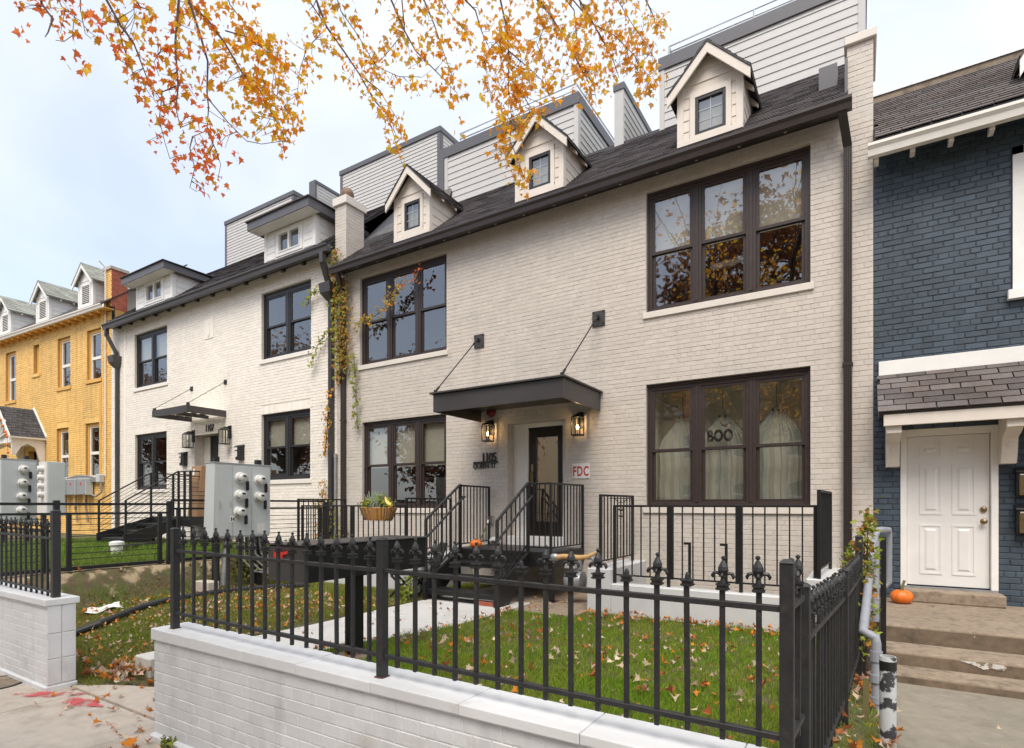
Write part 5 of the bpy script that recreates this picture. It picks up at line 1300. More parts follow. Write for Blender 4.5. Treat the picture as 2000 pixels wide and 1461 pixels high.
# ================================================================== entry stairs
def entry_stairs(label, XL, XR, XE, YF, zl, zg, n, ztop, lowY, lowz, style, yb=F, XLb=None):
    st = thing('entry_stairs', label, 'stairs', ((XL+XR)/2, YF, zg), group='black steel entry stairs')
    XLb = XLb or XL-.12
    ld = MB().box(XLb, XE, YF, yb-.02, zl-.05, zl).build('landing', iron, st, bevel=.004)
    MB().box(XLb, XE, YF-.008, YF+.03, zl-.24, zl-.051).box(XE-.04, XE, YF+.031, yb-.02, zl-.22, zl-.051).box(XLb, XLb+.04, YF+.031, yb-.02, zl-.22, zl-.051).build('landing_beam', iron, ld)
    for xx in (XE-.05, XLb+.05): MB().box(xx-.035, xx+.035, YF+.03, YF+.10, zg-.1, zl-.24).box(xx-.09, xx+.09, YF-.03, YF+.16, zg-.02, zg+.012).build('landing_post', iron, st)
    rise = (zl-zg)/(n+1); run = (YF-lowY)/n * .98
    for k in range(n):
        z = zl - rise*(k+1); y1 = YF - run*k; y0 = y1 - run - .02
        MB().box(XL+.03, XR-.03, y0, y1-.01, z-.035, z).build('tread', iron, st, bevel=.003)
        MB().box(XL+.03, XR-.03, y0+.01, y0+.03, z-.08, z-.036).build('tread_lip', iron, st)
    for xx in (XL, XR):
        y1, y0 = YF+.02, lowY-.05
        MB().hexa([(xx-.03, y0, zg-.02), (xx+.03, y0, zg-.02), (xx+.03, y0+.10, zg-.02), (xx-.03, y0+.10, zg-.02), (xx-.03, y0, zg+.26), (xx+.03, y0, zg+.26), (xx+.03, y1, zl+.02), (xx-.03, y1, zl+.02)]) if False else None
        P = [(y0, zg-.02), (y0+.28, zg-.02), (y1, zl-.26), (y1, zl+.0), (y0, zg+.30*rise/.19)]
        MB().prism(P, 'x', xx-.028, xx+.028).build('stringer', iron, st)
    # stair rails
    for xx in (XL, XR):
        r = MB(); top, low = Vector((xx, YF-.01, ztop)), Vector((xx, lowY, lowz))
        r.bar(top, low, .042, .030)
        slope = (ztop-lowz)/(YF-lowY)
        rl = r.build('stair_rail', iron_worn if style == 'picket' else iron, st, bevel=.003)
        MB().box(xx-.022, xx+.022, YF-.03, YF+.014, zl-.2, ztop+.002).build('newel', iron, st)
        MB().box(xx-.02, xx+.02, lowY-.02, lowY+.02, zg+.0, lowz).build('newel', iron_worn if style == 'picket' else iron, st)
        if style == 'picket':
            MB().bar((xx, YF-.05, zl+.10), (xx, lowY, lowz-(ztop-zl)+.14), .02).build('bottom_rail', iron, st)
            k = 1; nn = int((YF-lowY)/.115)
            for k in range(1, nn):
                y = lowY + (YF-lowY)*k/nn; zt_ = lowz + slope*(y-lowY); MB().box(xx-.008, xx+.008, y-.008, y+.008, zt_-(ztop-zl)+.13, zt_-.012).build('picket', iron, st)
            hx = xx + .05
            MB().tube([(xx, YF+.06, ztop-.21), (hx, YF+.06, ztop-.21), (hx, YF-.0, ztop-.235), (hx, lowY-.06, lowz-.26-.03), (hx, lowY-.14, lowz-.30), (xx, lowY-.14, lowz-.30)], .019, 8).build('grab_rail', iron_worn, st)
        else:
            for k in range(1, 9):
                dz = -k*.095; MB().tube([(xx, YF-.02, ztop+dz), (xx, lowY+.02, lowz+dz)], .006, 5).build('cable', iron, st)
    # landing rails
    if style == 'picket':
        picket_rail(st, (XR, YF), (XE-.03, YF), ztop, zl+.07, .115, iron, ends='last', zground=zl-.1)
        picket_rail(st, (XE-.03, YF), (XE-.01, yb-.06), ztop, zl+.07, .115, iron, ends='last', zground=zl-.02)
        picket_rail(st, (XL, YF), (XLb+.0, yb-.10), ztop, zl+.07, .13, iron, ends='last', zground=zl-.02)
    else:
        for (p, q) in (((XR, YF), (XE-.03, YF)), ((XE-.03, YF), (XE-.03, yb-.06)), ((XL, YF), (XL, yb-.06))):
            pm = ((p[0]+q[0])/2, (p[1]+q[1])/2)
            MB().bar((*p, ztop-.015), (*q, ztop-.015), .04, .03).build('top_rail', iron, st)
            MB().bar((*p, ztop-.14), (*q, ztop-.14), .03, .025).build('middle_rail', iron, st)
            for pp in (q, pm): MB().box(pp[0]-.024, pp[0]+.024, pp[1]-.024, pp[1]+.024, zl, ztop).build('post', iron, st)
            for k in range(2, 9): MB().tube([(*p, ztop-k*.105), (*q, ztop-k*.105)], .006, 5).build('cable', iron, st)
    return st
entry_stairs('black steel stairs with picket railings up to the cream house door, pumpkin on the landing', -5.9, -4.54, -4.1, 7.8, -.74, -1.525, 3, .36, 6.89, -.226, 'picket', XLb=-6.05)
entry_stairs('black steel stairs with cable railings up to the door of the white house 1107', -16.4, -15.0, -14.43, 7.8, -.30, -.97, 3, .885, 6.56, .12, 'cable', XLb=-16.5)

# ================================================================== areaways in front of the cream house
aw1 = thing('areaway_wall', 'pale stucco areaway wall below the right front window', 'wall', (-1.8, 7.5, -1.55), group='stucco areaway walls')
AY = 7.45
MB().box(-3.36, -3.0, AY, F-.01, -1.75, -.90).build('end_block', stucco, aw1, bevel=.012)
MB().box(-3.0, -.555, AY+.004, AY+.24, -1.75, -1.105).build('long_wall', stucco, aw1, bevel=.012)
MB().box(-.555, -.09, AY, F-.01, -1.75, -.865).build('end_block', stucco, aw1, bevel=.012)
aw2 = thing('areaway_wall', 'pale stucco areaway wall below the left front window, behind the mailbox', 'wall', (-8.2, 7.5, -1.55), group='stucco areaway walls')
MB().box(-9.95, -9.6, AY, F-.01, -1.75, -.90).build('end_block', stucco, aw2, bevel=.012)
MB().box(-9.6, -7.0, AY+.004, AY+.24, -1.75, -1.105).build('long_wall', stucco, aw2, bevel=.012)
MB().box(-7.0, -6.50, AY, F-.01, -1.75, -.90).build('end_block', stucco, aw2, bevel=.012)
def area_rail(label, group, segs, sides):
    t = thing('areaway_railing', label, 'railing', (segs[0][0], AY+.1, -1.1), group=group)
    y = AY + .12
    for (a, b, gate) in segs:
        picket_rail(t, (a, y), (b, y), .005, -.985, .133, iron, ends=True, zground=-1.0 if gate else -1.104, post=.042)
    for (x0_, x1_, zt, zb, zg) in sides:
        picket_rail(t, (x0_, y-.06), (x1_, F-.25), zt, zb, .125, iron, ends=True, zground=zg, post=.042)
    return t
ar = area_rail('black picket railing with a gate on the areaway wall under the right front window', 'areaway railings', [(-2.98, -2.21, 0), (-2.165, -1.335, 1), (-1.29, -.46, 0)], [(-3.17, -3.14, .16, -.80, -.89), (-.42, -.355, .185, -.76, -.86)])
for xx in (-1.92, -1.46): MB().box(xx-.016, xx+.016, AY+.06, AY+.09, -1.06, -.52).box(xx-.075, xx+.016, AY+.06, AY+.09, -.52, -.49).build('drop_bolt', iron, ar)
area_rail('black picket railing on the areaway wall under the left front window, basket hung on it', 'areaway railings', [(-9.8, -8.35, 0), (-8.30, -6.95, 0)], [(-6.88, -6.86, .14, -.80, -.89), (-9.85, -9.85, .14, -.80, -.89)])
# ================================================================== things by the cream house
def wall_lantern(label, x, z, lit, s=1.0, group=None, style=0):
    t = thing('wall_lantern', label, 'lamp', (x, F, z), group=group)
    w, h = .08*s, .30*s; y = F-.14*s
    MB().box(x-.055*s, x+.055*s, F-.03, F-.005, z-.02*s, z+.26*s).build('back_plate', iron, t, bevel=.003)
    m = MB()
    m.box(x-.02*s, x+.02*s, y-.0, F-.03, z+.19*s, z+.225*s)
    m.hexa([(x-w-.012, y-w-.012, z+.15*s), (x+w+.012, y-w-.012, z+.15*s), (x+w+.012, y+w+.012, z+.15*s), (x-w-.012, y+w+.012, z+.15*s), (x-w*.45, y-w*.45, z+.20*s), (x+w*.45, y-w*.45, z+.20*s), (x+w*.45, y+w*.45, z+.20*s), (x-w*.45, y+w*.45, z+.20*s)])
    m.box(x-w-.006, x+w+.006, y-w-.006, y+w+.006, z-.165*s, z-.145*s)
    for sx in (-1, 1):
        for sy in (-1, 1): m.box(x+sx*w-.008, x+sx*w+.008, y+sy*w-.008, y+sy*w+.008, z-.145*s, z+.15*s)
    if style:
        for sx in (-.33, .33):
            m.box(x+sx*w-.005, x+sx*w+.005, y-w-.004, y-w+.004, z-.145*s, z+.15*s); m.box(x+w-.004, x+w+.004, y+sx*w-.005, y+sx*w+.005, z-.145*s, z+.15*s)
    m.build('cage', iron, t)
    for (a, b) in (((x-w, y-w), (x+w, y-w)), ((x+w, y-w), (x+w, y+w)), ((x-w, y-w), (x-w, y+w))):
        MB().poly([(*a, z-.145*s), (*b, z-.145*s), (*b, z+.15*s), (*a, z+.15*s)]).build('pane', glass_lite, t, recalc=False)
    MB().lathe([(.014, -.145*s), (.014, -.06*s)], (x, y, z), 10).build('candle_sleeve', trim_cream, t)
    if lit:
        MB().ball((x, y, z-.015), .024, 10, (1, 1, 1.7)).build('bulb', bulb, t, smooth=True)
        ld = bpy.data.lights.new('lantern_light', 'POINT'); ld.energy = .7; ld.color = (1, .68, .34); ld.shadow_soft_size = .03
        lo = bpy.data.objects.new('lantern_light', ld); C.objects.link(lo); lo.location = (x, y, z+.055); adopt(lo, t)
    else: MB().ball((x, y, z-.015), .024, 10, (1, 1, 1.7)).build('bulb', frost, t, smooth=True)
wall_lantern('lit black wall lantern left of the cream house door', -6.05, 1.38, True, group='lit lanterns beside the door')
wall_lantern('lit black wall lantern right of the cream house door, above the red lettered sign', -4.17, 1.37, True, group='lit lanterns beside the door')
wall_lantern('unlit caged wall lantern left of the door marked 1107', -16.5, 1.86, False, 1.25, 'caged lanterns of the white house', 1)
wall_lantern('unlit caged wall lantern right of the door marked 1107', -14.68, 1.86, False, 1.25, 'caged lanterns of the white house', 1)

sg = thing('fire_sign', 'white enamel sign with red letters FDC beside the cream house door', 'sign', (-4.165, F-.012, .46))
MB().box(-4.33, -4.0, F-.018, F-.010, .47, .735).build('plate', sign_white, sg, bevel=.003)
text('letters', 'FDC', .235, (-4.165, F-.019, .518), sign_red, sg, bold=.006, squeeze=.64, depth=.002, space=1.12)
for xx in (-4.305, -4.025):
    for zz in (.492, .712): MB().lathe([(.006, -.004), (.004, 0)], (xx, F-.0185, zz), 8, 'y').build('screw', steel, sg)

hn = thing('house_number', 'black metal house number 1105 above the small words QUEEN ST on a bar', 'sign', (-6.2, F-.02, .80))
MB().box(-6.475, -5.905, F-.028, F-.014, .815, .852).build('bar', iron, hn)
text('number', '1105', .235, (-6.105, F-.022, .850), iron, hn, bold=.005, squeeze=.86, depth=.014, space=.86)
text('street_name', 'QUEEN ST', .125, (-6.215, F-.022, .722), iron, hn, bold=.0015, squeeze=.93, depth=.012)
hn2 = thing('house_number', 'small black house number 1107 on the white brick over the doorway', 'sign', (-15.66, F-.02, 2.10))
text('number', '1107', .27, (-15.66, F-.022, 2.10), iron, hn2, bold=.003, squeeze=.8, depth=.014)

be = thing('alarm_bell', 'round dark red fire alarm bell under the black canopy', 'bell', (-6.05, F, 1.80))
MB().lathe([(.10, 0), (.10, -.02), (.085, -.05), (.05, -.07), (.02, -.075)], (-6.04, F-.025, 1.79), 20, 'y').build('gong', red_dark, be, smooth=True)
MB().box(-6.10, -5.98, F-.026, F-.005, 1.73, 1.85).build('mount', red_dark, be)
ob = thing('outlet_box', 'small grey weatherproof outlet cover low on the wall beside the stairs', 'outlet', (-6.06, F, -.28))
MB().box(-6.12, -6.0, F-.06, F-.006, -.37, -.19).build('cover', steel, ob, bevel=.01)
MB().box(-6.09, -6.03, F-.066, F-.060, -.33, -.23).build('flap', meter_grey, ob, bevel=.002)

def pumpkin(label, x, y, z, r, stem=.09):
    t = thing('pumpkin', label, 'pumpkin', (x, y, z), group='doorstep pumpkins')
    n, mrows = 40, 12; v = []; f = []
    for i in range(mrows+1):
        ph = math.pi*i/mrows
        for j in range(n):
            th = 2*math.pi*j/n; k = 1 - .09*abs(math.sin(th*5))**.6*0 - .07*(1-abs(math.cos(th*5)))
            rr = r*math.sin(ph)*k + 1e-4; zz = -math.cos(ph)*r*.78
            dip = .16*r*math.exp(-((math.sin(ph))/.35)**2); zz -= math.copysign(dip, zz)
            v.append((x+rr*math.cos(th), y+rr*math.sin(th), z+r*.66+zz))
    for i in range(mrows):
        for j in range(n): f.append([i*n+j, i*n+(j+1) % n, (i+1)*n+(j+1) % n, (i+1)*n+j])
    m = MB(); m.v = v; m.f = f; m.rnd = [0]*len(f); m.build('shell', orange_skin, t, smooth=True)
    MB().tube([(x, y, z+r*1.25), (x+.01, y, z+r*1.25+stem*.5), (x+.03, y+.01, z+r*1.25+stem)], [.022, .014, .016], 7).build('stem', stem_green, t, smooth=True)
pumpkin('small orange pumpkin on the black landing by the stairs', -5.70, 7.98, -.74, .105, .06)
pumpkin('orange pumpkin with tall brown stem on the concrete steps by the white door', .43, 8.52, -1.222, .125, .13)
bs = thing('paint_brush', 'long stick leaning on the stair railing behind the pumpkin', 'stick', (-5.72, 8.3, -.74))
MB().tube([(-5.86, 8.25, -.74), (-5.74, 8.40, -.32)], .012, 6).build('handle', stem_green, bs)
MB().tube([(-5.74, 8.40, -.32), (-5.73, 8.41, -.26)], .016, 6).build('ferrule', sign_white, bs)
MB().tube([(-5.73, 8.41, -.26), (-5.715, 8.42, -.20)], [.02, .03], 6).build('bristles', bark, bs)
fg = thing('fieldstone', 'pale round stone on the landing beside the door plinth', 'stone', (-5.62, 8.75, -.74))
MB().ball((-5.85, 8.78, -.66), .09, 10, (1.1, 1, .8)).build('stone', stucco, fg, smooth=True)

# oversized mailbox on a post
mb = thing('mailbox', 'oversized black steel mailbox with a red flag on a thick post by the path', 'mailbox', (-3.94, 3.6, -1.4))
bx0, bx1, by0, by1, bz0, bz1 = -4.17, -3.70, 2.88, 4.32, -.615, -.325
m = MB(); m.box(bx0, bx1, by0+.02, by1, bz0, bz1)
mbx = m.build('box', mailbox_black, mb, bevel=.006)
MB().box(bx0+.005, bx1-.005, by0, by0+.019, bz0+.008, bz1-.005).build('door', metal_dark, mb, bevel=.004)
MB().box(bx0-.012, bx1+.012, by0-.01, by1+.01, bz1+.001, bz1+.014).build('lid', metal_dark, mb, bevel=.004)
MB().box(bx0+.10, bx0+.21, by0-.014, by0-.002, bz1-.10, bz1-.03).prism([(bx0+.21, bz1-.075), (bx0+.33, bz1-.055), (bx0+.335, bz1-.035), (bx0+.21, bz1-.05)], 'y', by0-.012, by0-.004).build('flag', red_paint, mb)
MB().box(-3.995, -3.875, 3.54, 3.66, -1.45, bz0-.001).build('post', mailbox_black, mb, bevel=.004)
MB().box(-4.10, -3.77, 3.43, 3.78, -1.50, -1.355).build('footing', concrete_old, mb, bevel=.02)

# hanging basket
bk = thing('planter_basket', 'brown coir planter basket hung on the areaway railing', 'planter', (-7.5, 7.45, -.25))
m = MB(); n = 26; v0 = []
prof = []
for i in range(n):
    t = 2*math.pi*i/n; cx, cy = math.cos(t), math.sin(t)
    ex = lambda a: math.copysign(abs(a)**.6, a)
    prof.append((ex(cx), ex(cy)))
rows = [(-.27, .30, .09), (-.20, .34, .11), (-.10, .385, .13), (-.045, .40, .14), (-.04, .37, .11), (-.09, .35, .10)]
vv = []; fc = []
for r_, (z, a, b) in enumerate(rows):
    for (px_, py_) in prof: vv.append((-7.47+px_*a*(1+random.uniform(-.02, .02)), 7.40+py_*b, z+random.uniform(-.012, .012)))
for r_ in range(len(rows)-1):
    for i in range(n): fc.append([r_*n+i, r_*n+(i+1) % n, (r_+1)*n+(i+1) % n, (r_+1)*n+i])
fc.append(list(range(n))[::-1]); fc.append([5*n+i for i in range(n)])
m.v, m.f, m.rnd = vv, fc, [0]*len(fc); m.build('liner', wicker, bk, smooth=True)
mm = MB()
for i in range(0, n, 1):
    px_, py_ = prof[i]; mm.tube([(-7.47+px_*.31, 7.40+py_*.095, -.27), (-7.47+px_*.39, 7.40+py_*.135, -.09), (-7.47+px_*.405, 7.40+py_*.145, -.045)], .006, 5)
mm.build('wire_ribs', bark, bk)

# dark garden chairs under the landing rail
def garden_chair(label, x, y, z, rz):
    t = thing('garden_chair', label, 'chair', (x, y, z), group='folded dark chairs left of the stairs', rotz=rz)
    Fm = BASE[t]
    MB().hexa([(-.22, .16, .40), (.22, .16, .40), (.22, .19, .40), (-.22, .19, .40), (-.20, .34, .88), (.20, .34, .88), (.20, .37, .88), (-.20, .37, .88)]).build('backrest', black_paint, t, frame=Fm, bevel=.01)
    MB().box(-.23, .23, -.22, .18, .37, .40).build('seat', black_paint, t, frame=Fm, bevel=.008)
    for s in (-1, 1):
        MB().bar((s*.21, -.2, .37), (s*.22, .2, 0), .035).build('leg', black_paint, t, frame=Fm); MB().bar((s*.21, .16, .37), (s*.22, -.2, 0), .035).build('leg', black_paint, t, frame=Fm)
        MB().bar((s*.23, -.2, .56), (s*.23, .22, .58), .05, .025).build('armrest', black_paint, t, frame=Fm)
garden_chair('dark slatted chair beside the mailbox end, left of the stair rail', -6.55, 7.05, -1.52, 2.2)
garden_chair('second dark chair tucked between the stairs and the areaway wall', -6.3, 7.3, -1.52, -.6)

# gas meter, wrapped pipe, siamese valve
gm = thing('gas_meter', 'grey round gas meter with riser pipe between the landing and the areaway wall', 'gas meter', (-3.75, 7.9, -1.5))
MB().lathe([(.05, -.17), (.15, -.13), (.17, -.05), (.17, .05), (.15, .13), (.05, .17)], (-3.78, 7.95, -1.17), 22, 'x').build('body', steel, gm, smooth=True)
MB().box(-3.93, -3.75, 7.86, 7.96, -.98, -.87).build('index_box', meter_white, gm, bevel=.006)
MB().tube([(-3.70, 7.95, -1.0), (-3.70, 7.95, -.80), (-3.50, 7.95, -.80), (-3.46, 7.95, -.85), (-3.46, 7.95, -1.53)], .035, 10).build('riser', pipe_grey, gm, smooth=True)
MB().tube([(-3.46, 7.95, -.93), (-3.46, 7.95, -1.0)], .05, 10).tube([(-3.46, 7.95, -1.2), (-3.46, 7.95, -1.27)], .048, 10).build('coupling', pipe_grey, gm)
wp = thing('wrapped_pipe', 'tan wrapped water pipe running from the landing edge to the wall', 'pipe', (-3.6, 7.8, -.8))
MB().tube([(-3.98, 7.72, -.80), (-3.86, 7.72, -.78), (-3.6, 7.73, -.79), (-3.48, 7.75, -.77), (-3.38, 7.85, -.71)], [.045, .04, .042, .035, .025], 10).build('wrap', tape_tan, wp, smooth=True)
MB().lathe([(.05, -.05), (.06, -.02), (.06, .02), (.05, .05)], (-4.02, 7.72, -.80), 14, 'x').build('valve_cap', steel, wp)
sd = thing('bird_feeder', 'small black wrought iron bird feeder ring on the areaway railing', 'bird feeder', (-2.85, 7.5, 0))
MB().tube([(-2.86+.16*math.cos(2*math.pi*k/20), 7.5+.16*math.sin(2*math.pi*k/20), .10) for k in range(21)], .006, 5, cap=False).tube([(-2.86, 7.5, .10), (-2.86, 7.5, -.16)], .008, 5).tube([(-2.95, 7.5, .10), (-2.90, 7.5, .03), (-2.86, 7.5, .05), (-2.82, 7.5, .03), (-2.77, 7.5, .10)], .006, 5).build('frame', iron, sd)
MB().ball((-2.86, 7.5, -.06), .03, 8, (1.4, 1, .7)).ball((-2.86, 7.5, -.15), .03, 8, (1.4, 1, .5)).build('cups', iron, sd)
bn = thing('loose_brick', 'red brick lying at the right foot of the black stairs', 'brick', (-4.66, 6.9, -1.52))
MB().box(-4.92, -4.62, 6.9, 7.0, -1.515, -1.44).build('block', brick_red, bn, bevel=.006)

# ghosts and lettering in the right window
for k, (x, zt, w) in enumerate(((-2.52, 1.56, .62), (-1.88, 1.53, .66), (-1.10, 1.56, .62))):
    g = thing('ghost_decoration', ('white sheet ghost hanging behind the left pane of the lower right window', 'white sheet ghost hanging behind the middle pane, above the word BOO', 'white sheet ghost hanging behind the right pane of the lower right window')[k], 'halloween decoration', (x, F+.45, -.1), group='sheet ghosts in the window')
    n = 30; rows_ = 14; vv = []; fc = []
    for i in range(rows_+1):
        t = i/rows_; z = zt - t*(zt+.05)
        hw = (.10*math.sqrt(max(0, 1-(1-t*9)**2)) if t < .11 else .10 + (w*.64-.10)*min(1, (t-.11)/.22)**.7)
        for j in range(n+1):
            u = -1+2*j/n; fold = .022*math.sin(j*1.1+k)*min(1, t*2) + .02*math.sin(j*3.1)
            vv.append((x+u*hw + .01*math.sin(i), F+.42+fold*.6+(.05*(u*u)), z - (0.05*math.sin(j*.9) if i == rows_ else 0)))
    for i in range(rows_):
        for j in range(n): fc.append([i*(n+1)+j, i*(n+1)+j+1, (i+1)*(n+1)+j+1, (i+1)*(n+1)+j])
    m = MB(); m.v, m.f, m.rnd = vv, fc, [0]*len(fc); m.build('sheet', sheet_cloth, g, smooth=True, recalc=False)
    for s in (-1, 1): MB().ball((x+s*.042, F+.385, zt-.105), .021, 8, (1, .5, 1.1)).build('eye', black_paint, g, smooth=True)
    MB().tube([(x, F+.42, zt), (x, F+.42, 1.85)], .005, 5).build('string', black_paint, g)
    if k == 1:
        text('lettering', 'BOO', .25, (x-.02, F+.30, 1.02), black_paint, g, bold=.012, squeeze=.72, depth=.004)
        MB().tube([(x+.0, F+.30, 1.27), (x+.08, F+.30, 1.24)], .008, 5).tube([(x-.02, F+.30, 1.31), (x+.04, F+.30, 1.26)], .008, 5).tube([(x+.14, F+.30, 1.29), (x+.04, F+.30, 1.26)], .008, 5).build('bat_mark', black_paint, g)

# ================================================================== meters and yard things to the left
def meter(t, x, y, z, r=.1, cover=True):
    """round electricity meter looking along +x"""
    mt = MB().lathe([(r, 0), (r, .05), (r*.94, .06), (r*.9, .06)], (x, y, z), 22, 'x').build('meter', meter_white, t, smooth=True)
    MB().lathe([(r*.86, .05), (r*.84, .125), (r*.70, .14), (.01, .142)], (x, y, z), 22, 'x').build('meter_glass', meter_face, mt, smooth=True)
    MB().box(x+.141, x+.146, y-.028, y+.028, z+.012, z+.045).build('display', lcd, mt)
    MB().tube([(x+.06, y-r*.95, z-.01), (x+.10, y-r*.75, z-.055), (x+.12, y-.01, z-.07)], .005, 5).build('seal_wire', black_paint, mt)
    if cover: MB().box(x, x+.03, y+.105, y+.165, z-.22, z-.05).build('hasp_cover', black_plastic, t, bevel=.012)
def meter_cabinet(label, x, y0, y1, z0, z1, dp, meters, zg, group, lean=0.0, doors=(), r=.098, hlabel=None):
    t = thing('meter_cabinet', label, 'meter cabinet', (x, (y0+y1)/2, zg), group=group)
    cb = MB().hexa([(x-dp-lean, y0-lean, z0), (x-lean*.3, y0-lean, z0), (x-lean*.3, y1-lean, z0), (x-dp-lean, y1-lean, z0), (x-dp, y0, z1), (x, y0, z1), (x, y1, z1), (x-dp, y1, z1)]).build('cabinet', meter_grey, t, bevel=.008)
    MB().box(x-dp-.012, x+.012, y0-.012, y1+.012, z1+.0005, z1+.012).build('rain_lip', meter_grey, cb)
    for (a, b, c, d) in doors: MB().box(x, x+.006, a, b, c, d).build('cover_panel', meter_grey, t, bevel=.003)
    for (y, z) in meters: meter(t, x+.006, y, z, r)
    for yy in (y0+.12, y1-.15): MB().box(x-dp+.05, x-dp+.14, yy-.045, yy+.045, zg-.1, z1+.11).build('post', iron, t)
    if hlabel:
        y, z = hlabel
        MB().box(x+.007, x+.009, y-.045, y+.045, z-.055, z+.055).build('tag', sign_white, t)
        me = text_mesh('H', .10, black_paint, .002, bold=.004); link('letter', me, t, (x+.0105, y, z-.036), (R(90), 0, R(90)))
        MB().box(x+.007, x+.008, 6.27, 6.43, -.50, -.33).build('label_sheet', meter_white, t)
    return t
mc = meter_cabinet('leaning grey meter cabinet with five round meters in front of house 1107', -9.4, 5.48, 6.56, -.57, .735, .27, [(5.94, .49), (5.925, .18), (5.91, -.12), (6.31, .46), (6.295, .15)], -1.40, 'electric meter cabinets', .03,
    [(5.50, 5.80, -.54, .70), (5.81, 6.16, -.54, .70), (6.17, 6.54, -.54, .70)], hlabel=(5.80, -.24))
for (y, z) in ((5.56, .02), (5.75, .02)): MB().tube([(-9.39, y, z+.06), (-9.37, y, z+.05), (-9.37, y, z-.05), (-9.39, y, z-.06)], .006, 5).build('door_latch', steel, mc)
MB().tube([(-9.5, 5.75, -.57), (-9.5, 5.72, -.9), (-9.52, 5.70, -1.40)], .045, 10).build('conduit', steel, mc, smooth=True)
for k in range(5):
    y = 5.95+k*.11
    MB().tube([(-9.52, y, -.56), (-9.50, y+.03, -.9), (-9.38, y+.25, -1.20+.02*k), (-9.25, y+.7, -1.30), (-9.2, y+1.4, -1.36)], .022, 7).build('cable', cable_grey, mc, smooth=True)
meter_cabinet('grey cabinet with a single column of four round meters at the left edge', -17.5, 4.96, 5.66, -.45, 1.12, .30, [(5.39, .88), (5.375, .55), (5.36, .22), (5.35, -.12)], -.95, 'electric meter cabinets', 0, [(4.98, 5.27, -.4, 1.05), (5.28, 5.64, -.4, 1.05)], r=.105)
t = thing('meter_cabinet', 'narrow pale meter column in front of the yellow house, its meters seen from the side', 'meter cabinet', (-19.6, 6.5, -1.0), group='electric meter cabinets')
MB().box(-19.75, -19.20, 6.45, 6.85, -.3, 1.22).build('cabinet', meter_grey, t, bevel=.008)
MB().box(-19.76, -19.22, 6.43, 6.449, -.3, 1.22).build('cover_panel', meter_white, t)
for z in (1.02, .78, .54, .30):
    MB().lathe([(.09, 0), (.09, -.06), (.07, -.13), (.01, -.14)], (-19.48, 6.43, z), 16, 'y').build('meter', meter_white, t, smooth=True)
MB().box(-19.5, -19.42, 6.6, 6.68, -1.05, -.3).build('post', iron, t)
for k in range(4):
    x = -25.1 + k*.72
    b_ = thing('switch_box', ('grey switch box on the yellow wall, leftmost of four', 'grey switch box on the yellow wall, second from left of four', 'grey switch box on the yellow wall, third from left of four', 'grey switch box on the yellow wall, nearest the white house')[k], 'switch box', (x, 8.7, .35), group='switch boxes on the yellow wall')
    yy = 9.0 + (x+21.56)*math.tan(R(3)) - .02
    MB().box(x-.30, x+.30, yy-.26, yy-.02, .36, .93).build('case', meter_grey, b_, bevel=.012)
    MB().box(x-.28, x+.28, yy-.275, yy-.261, .38, .91).build('lid', steel, b_, bevel=.004)
    MB().box(x-.05, x+.04, yy-.279, yy-.2755, .70, .80).build('warning_mark', sign_red, b_)
    MB().tube([(x, yy-.12, .36), (x, yy-.12, -.1), (x+.1, yy-.1, -.6)], .04, 8).build('conduit', bank_soil, b_, smooth=True)
jb = thing('junction_box', 'dark junction box with black cables on the yellow wall corner', 'junction box', (-22.1, 8.9, .9))
MB().box(-22.2, -21.95, 8.78, 8.96, .78, 1.06).build('case', meter_grey, jb, bevel=.02)
for k in range(4): MB().tube([(-22.1, 8.84, .9-.03*k), (-22.8, 8.82, 1.02-.06*k), (-23.6, 8.78, 1.05-.05*k), (-24.4, 8.72, .95-.04*k)], .03, 7).build('cable', cable_grey, jb, smooth=True)
MB().tube([(-22.0, 8.85, .85), (-21.9, 8.85, .45), (-22.3, 8.83, .30), (-22.8, 8.8, .42)], .028, 7).build('cable', cable_grey, jb, smooth=True)

def wall_mailbox(label, x, z, y=F, w=.26, h=.40, paper=False, group=None):
    t = thing('wall_mailbox', label, 'mailbox', (x, y, z-h/2), group=group)
    MB().prism([(y-.005, z-h/2), (y-.11, z-h/2), (y-.13, z+h*.36), (y-.005, z+h*.36)], 'x', x-w/2, x+w/2).build('box', iron, t, bevel=.008)
    MB().prism([(y-.005, z+h*.37), (y-.15, z+h*.34), (y-.15, z+h*.38), (y-.06, z+h*.5), (y-.005, z+h*.52)], 'x', x-w/2-.01, x+w/2+.01).build('lid', iron, t, bevel=.004)
    return t
a_ = wall_mailbox('black wall mailbox with oval white sticker left of the 1107 door', -16.95, 1.37, group='black wall mailboxes')
b_ = wall_mailbox('black wall mailbox with oval white sticker right of the 1107 door', -14.15, 1.42, group='black wall mailboxes')
for t_, x_, z_ in ((a_, -17.0, 1.37), (b_, -14.2, 1.42)):
    MB().lathe([(.055, -.004), (.055, 0)], (x_, F-.135, z_+.11), 14, 'y').build('sticker', sign_white, t_); MB().box(x_-.035, x_+.035, F-.136, F-.131, z_-.12, z_+.03).build('number_plate', sign_white, t_)
c_ = wall_mailbox('upper black mailbox with bronze front on the dark blue wall', 1.70, .28, w=.24, h=.34, group='mailboxes on the dark blue wall')
d_ = wall_mailbox('lower black mailbox with bronze front on the dark blue wall', 1.70, -.17, w=.24, h=.34, group='mailboxes on the dark blue wall')
for t_, z_ in ((c_, .28), (d_, -.17)):
    MB().box(1.60, 1.80, F-.142, F-.131, z_-.16, z_+.08).build('front_flap', brass, t_, bevel=.01); MB().box(1.61, 1.79, F-.128, F-.126, z_+.08, z_+.13).build('letter', sign_white, t_)

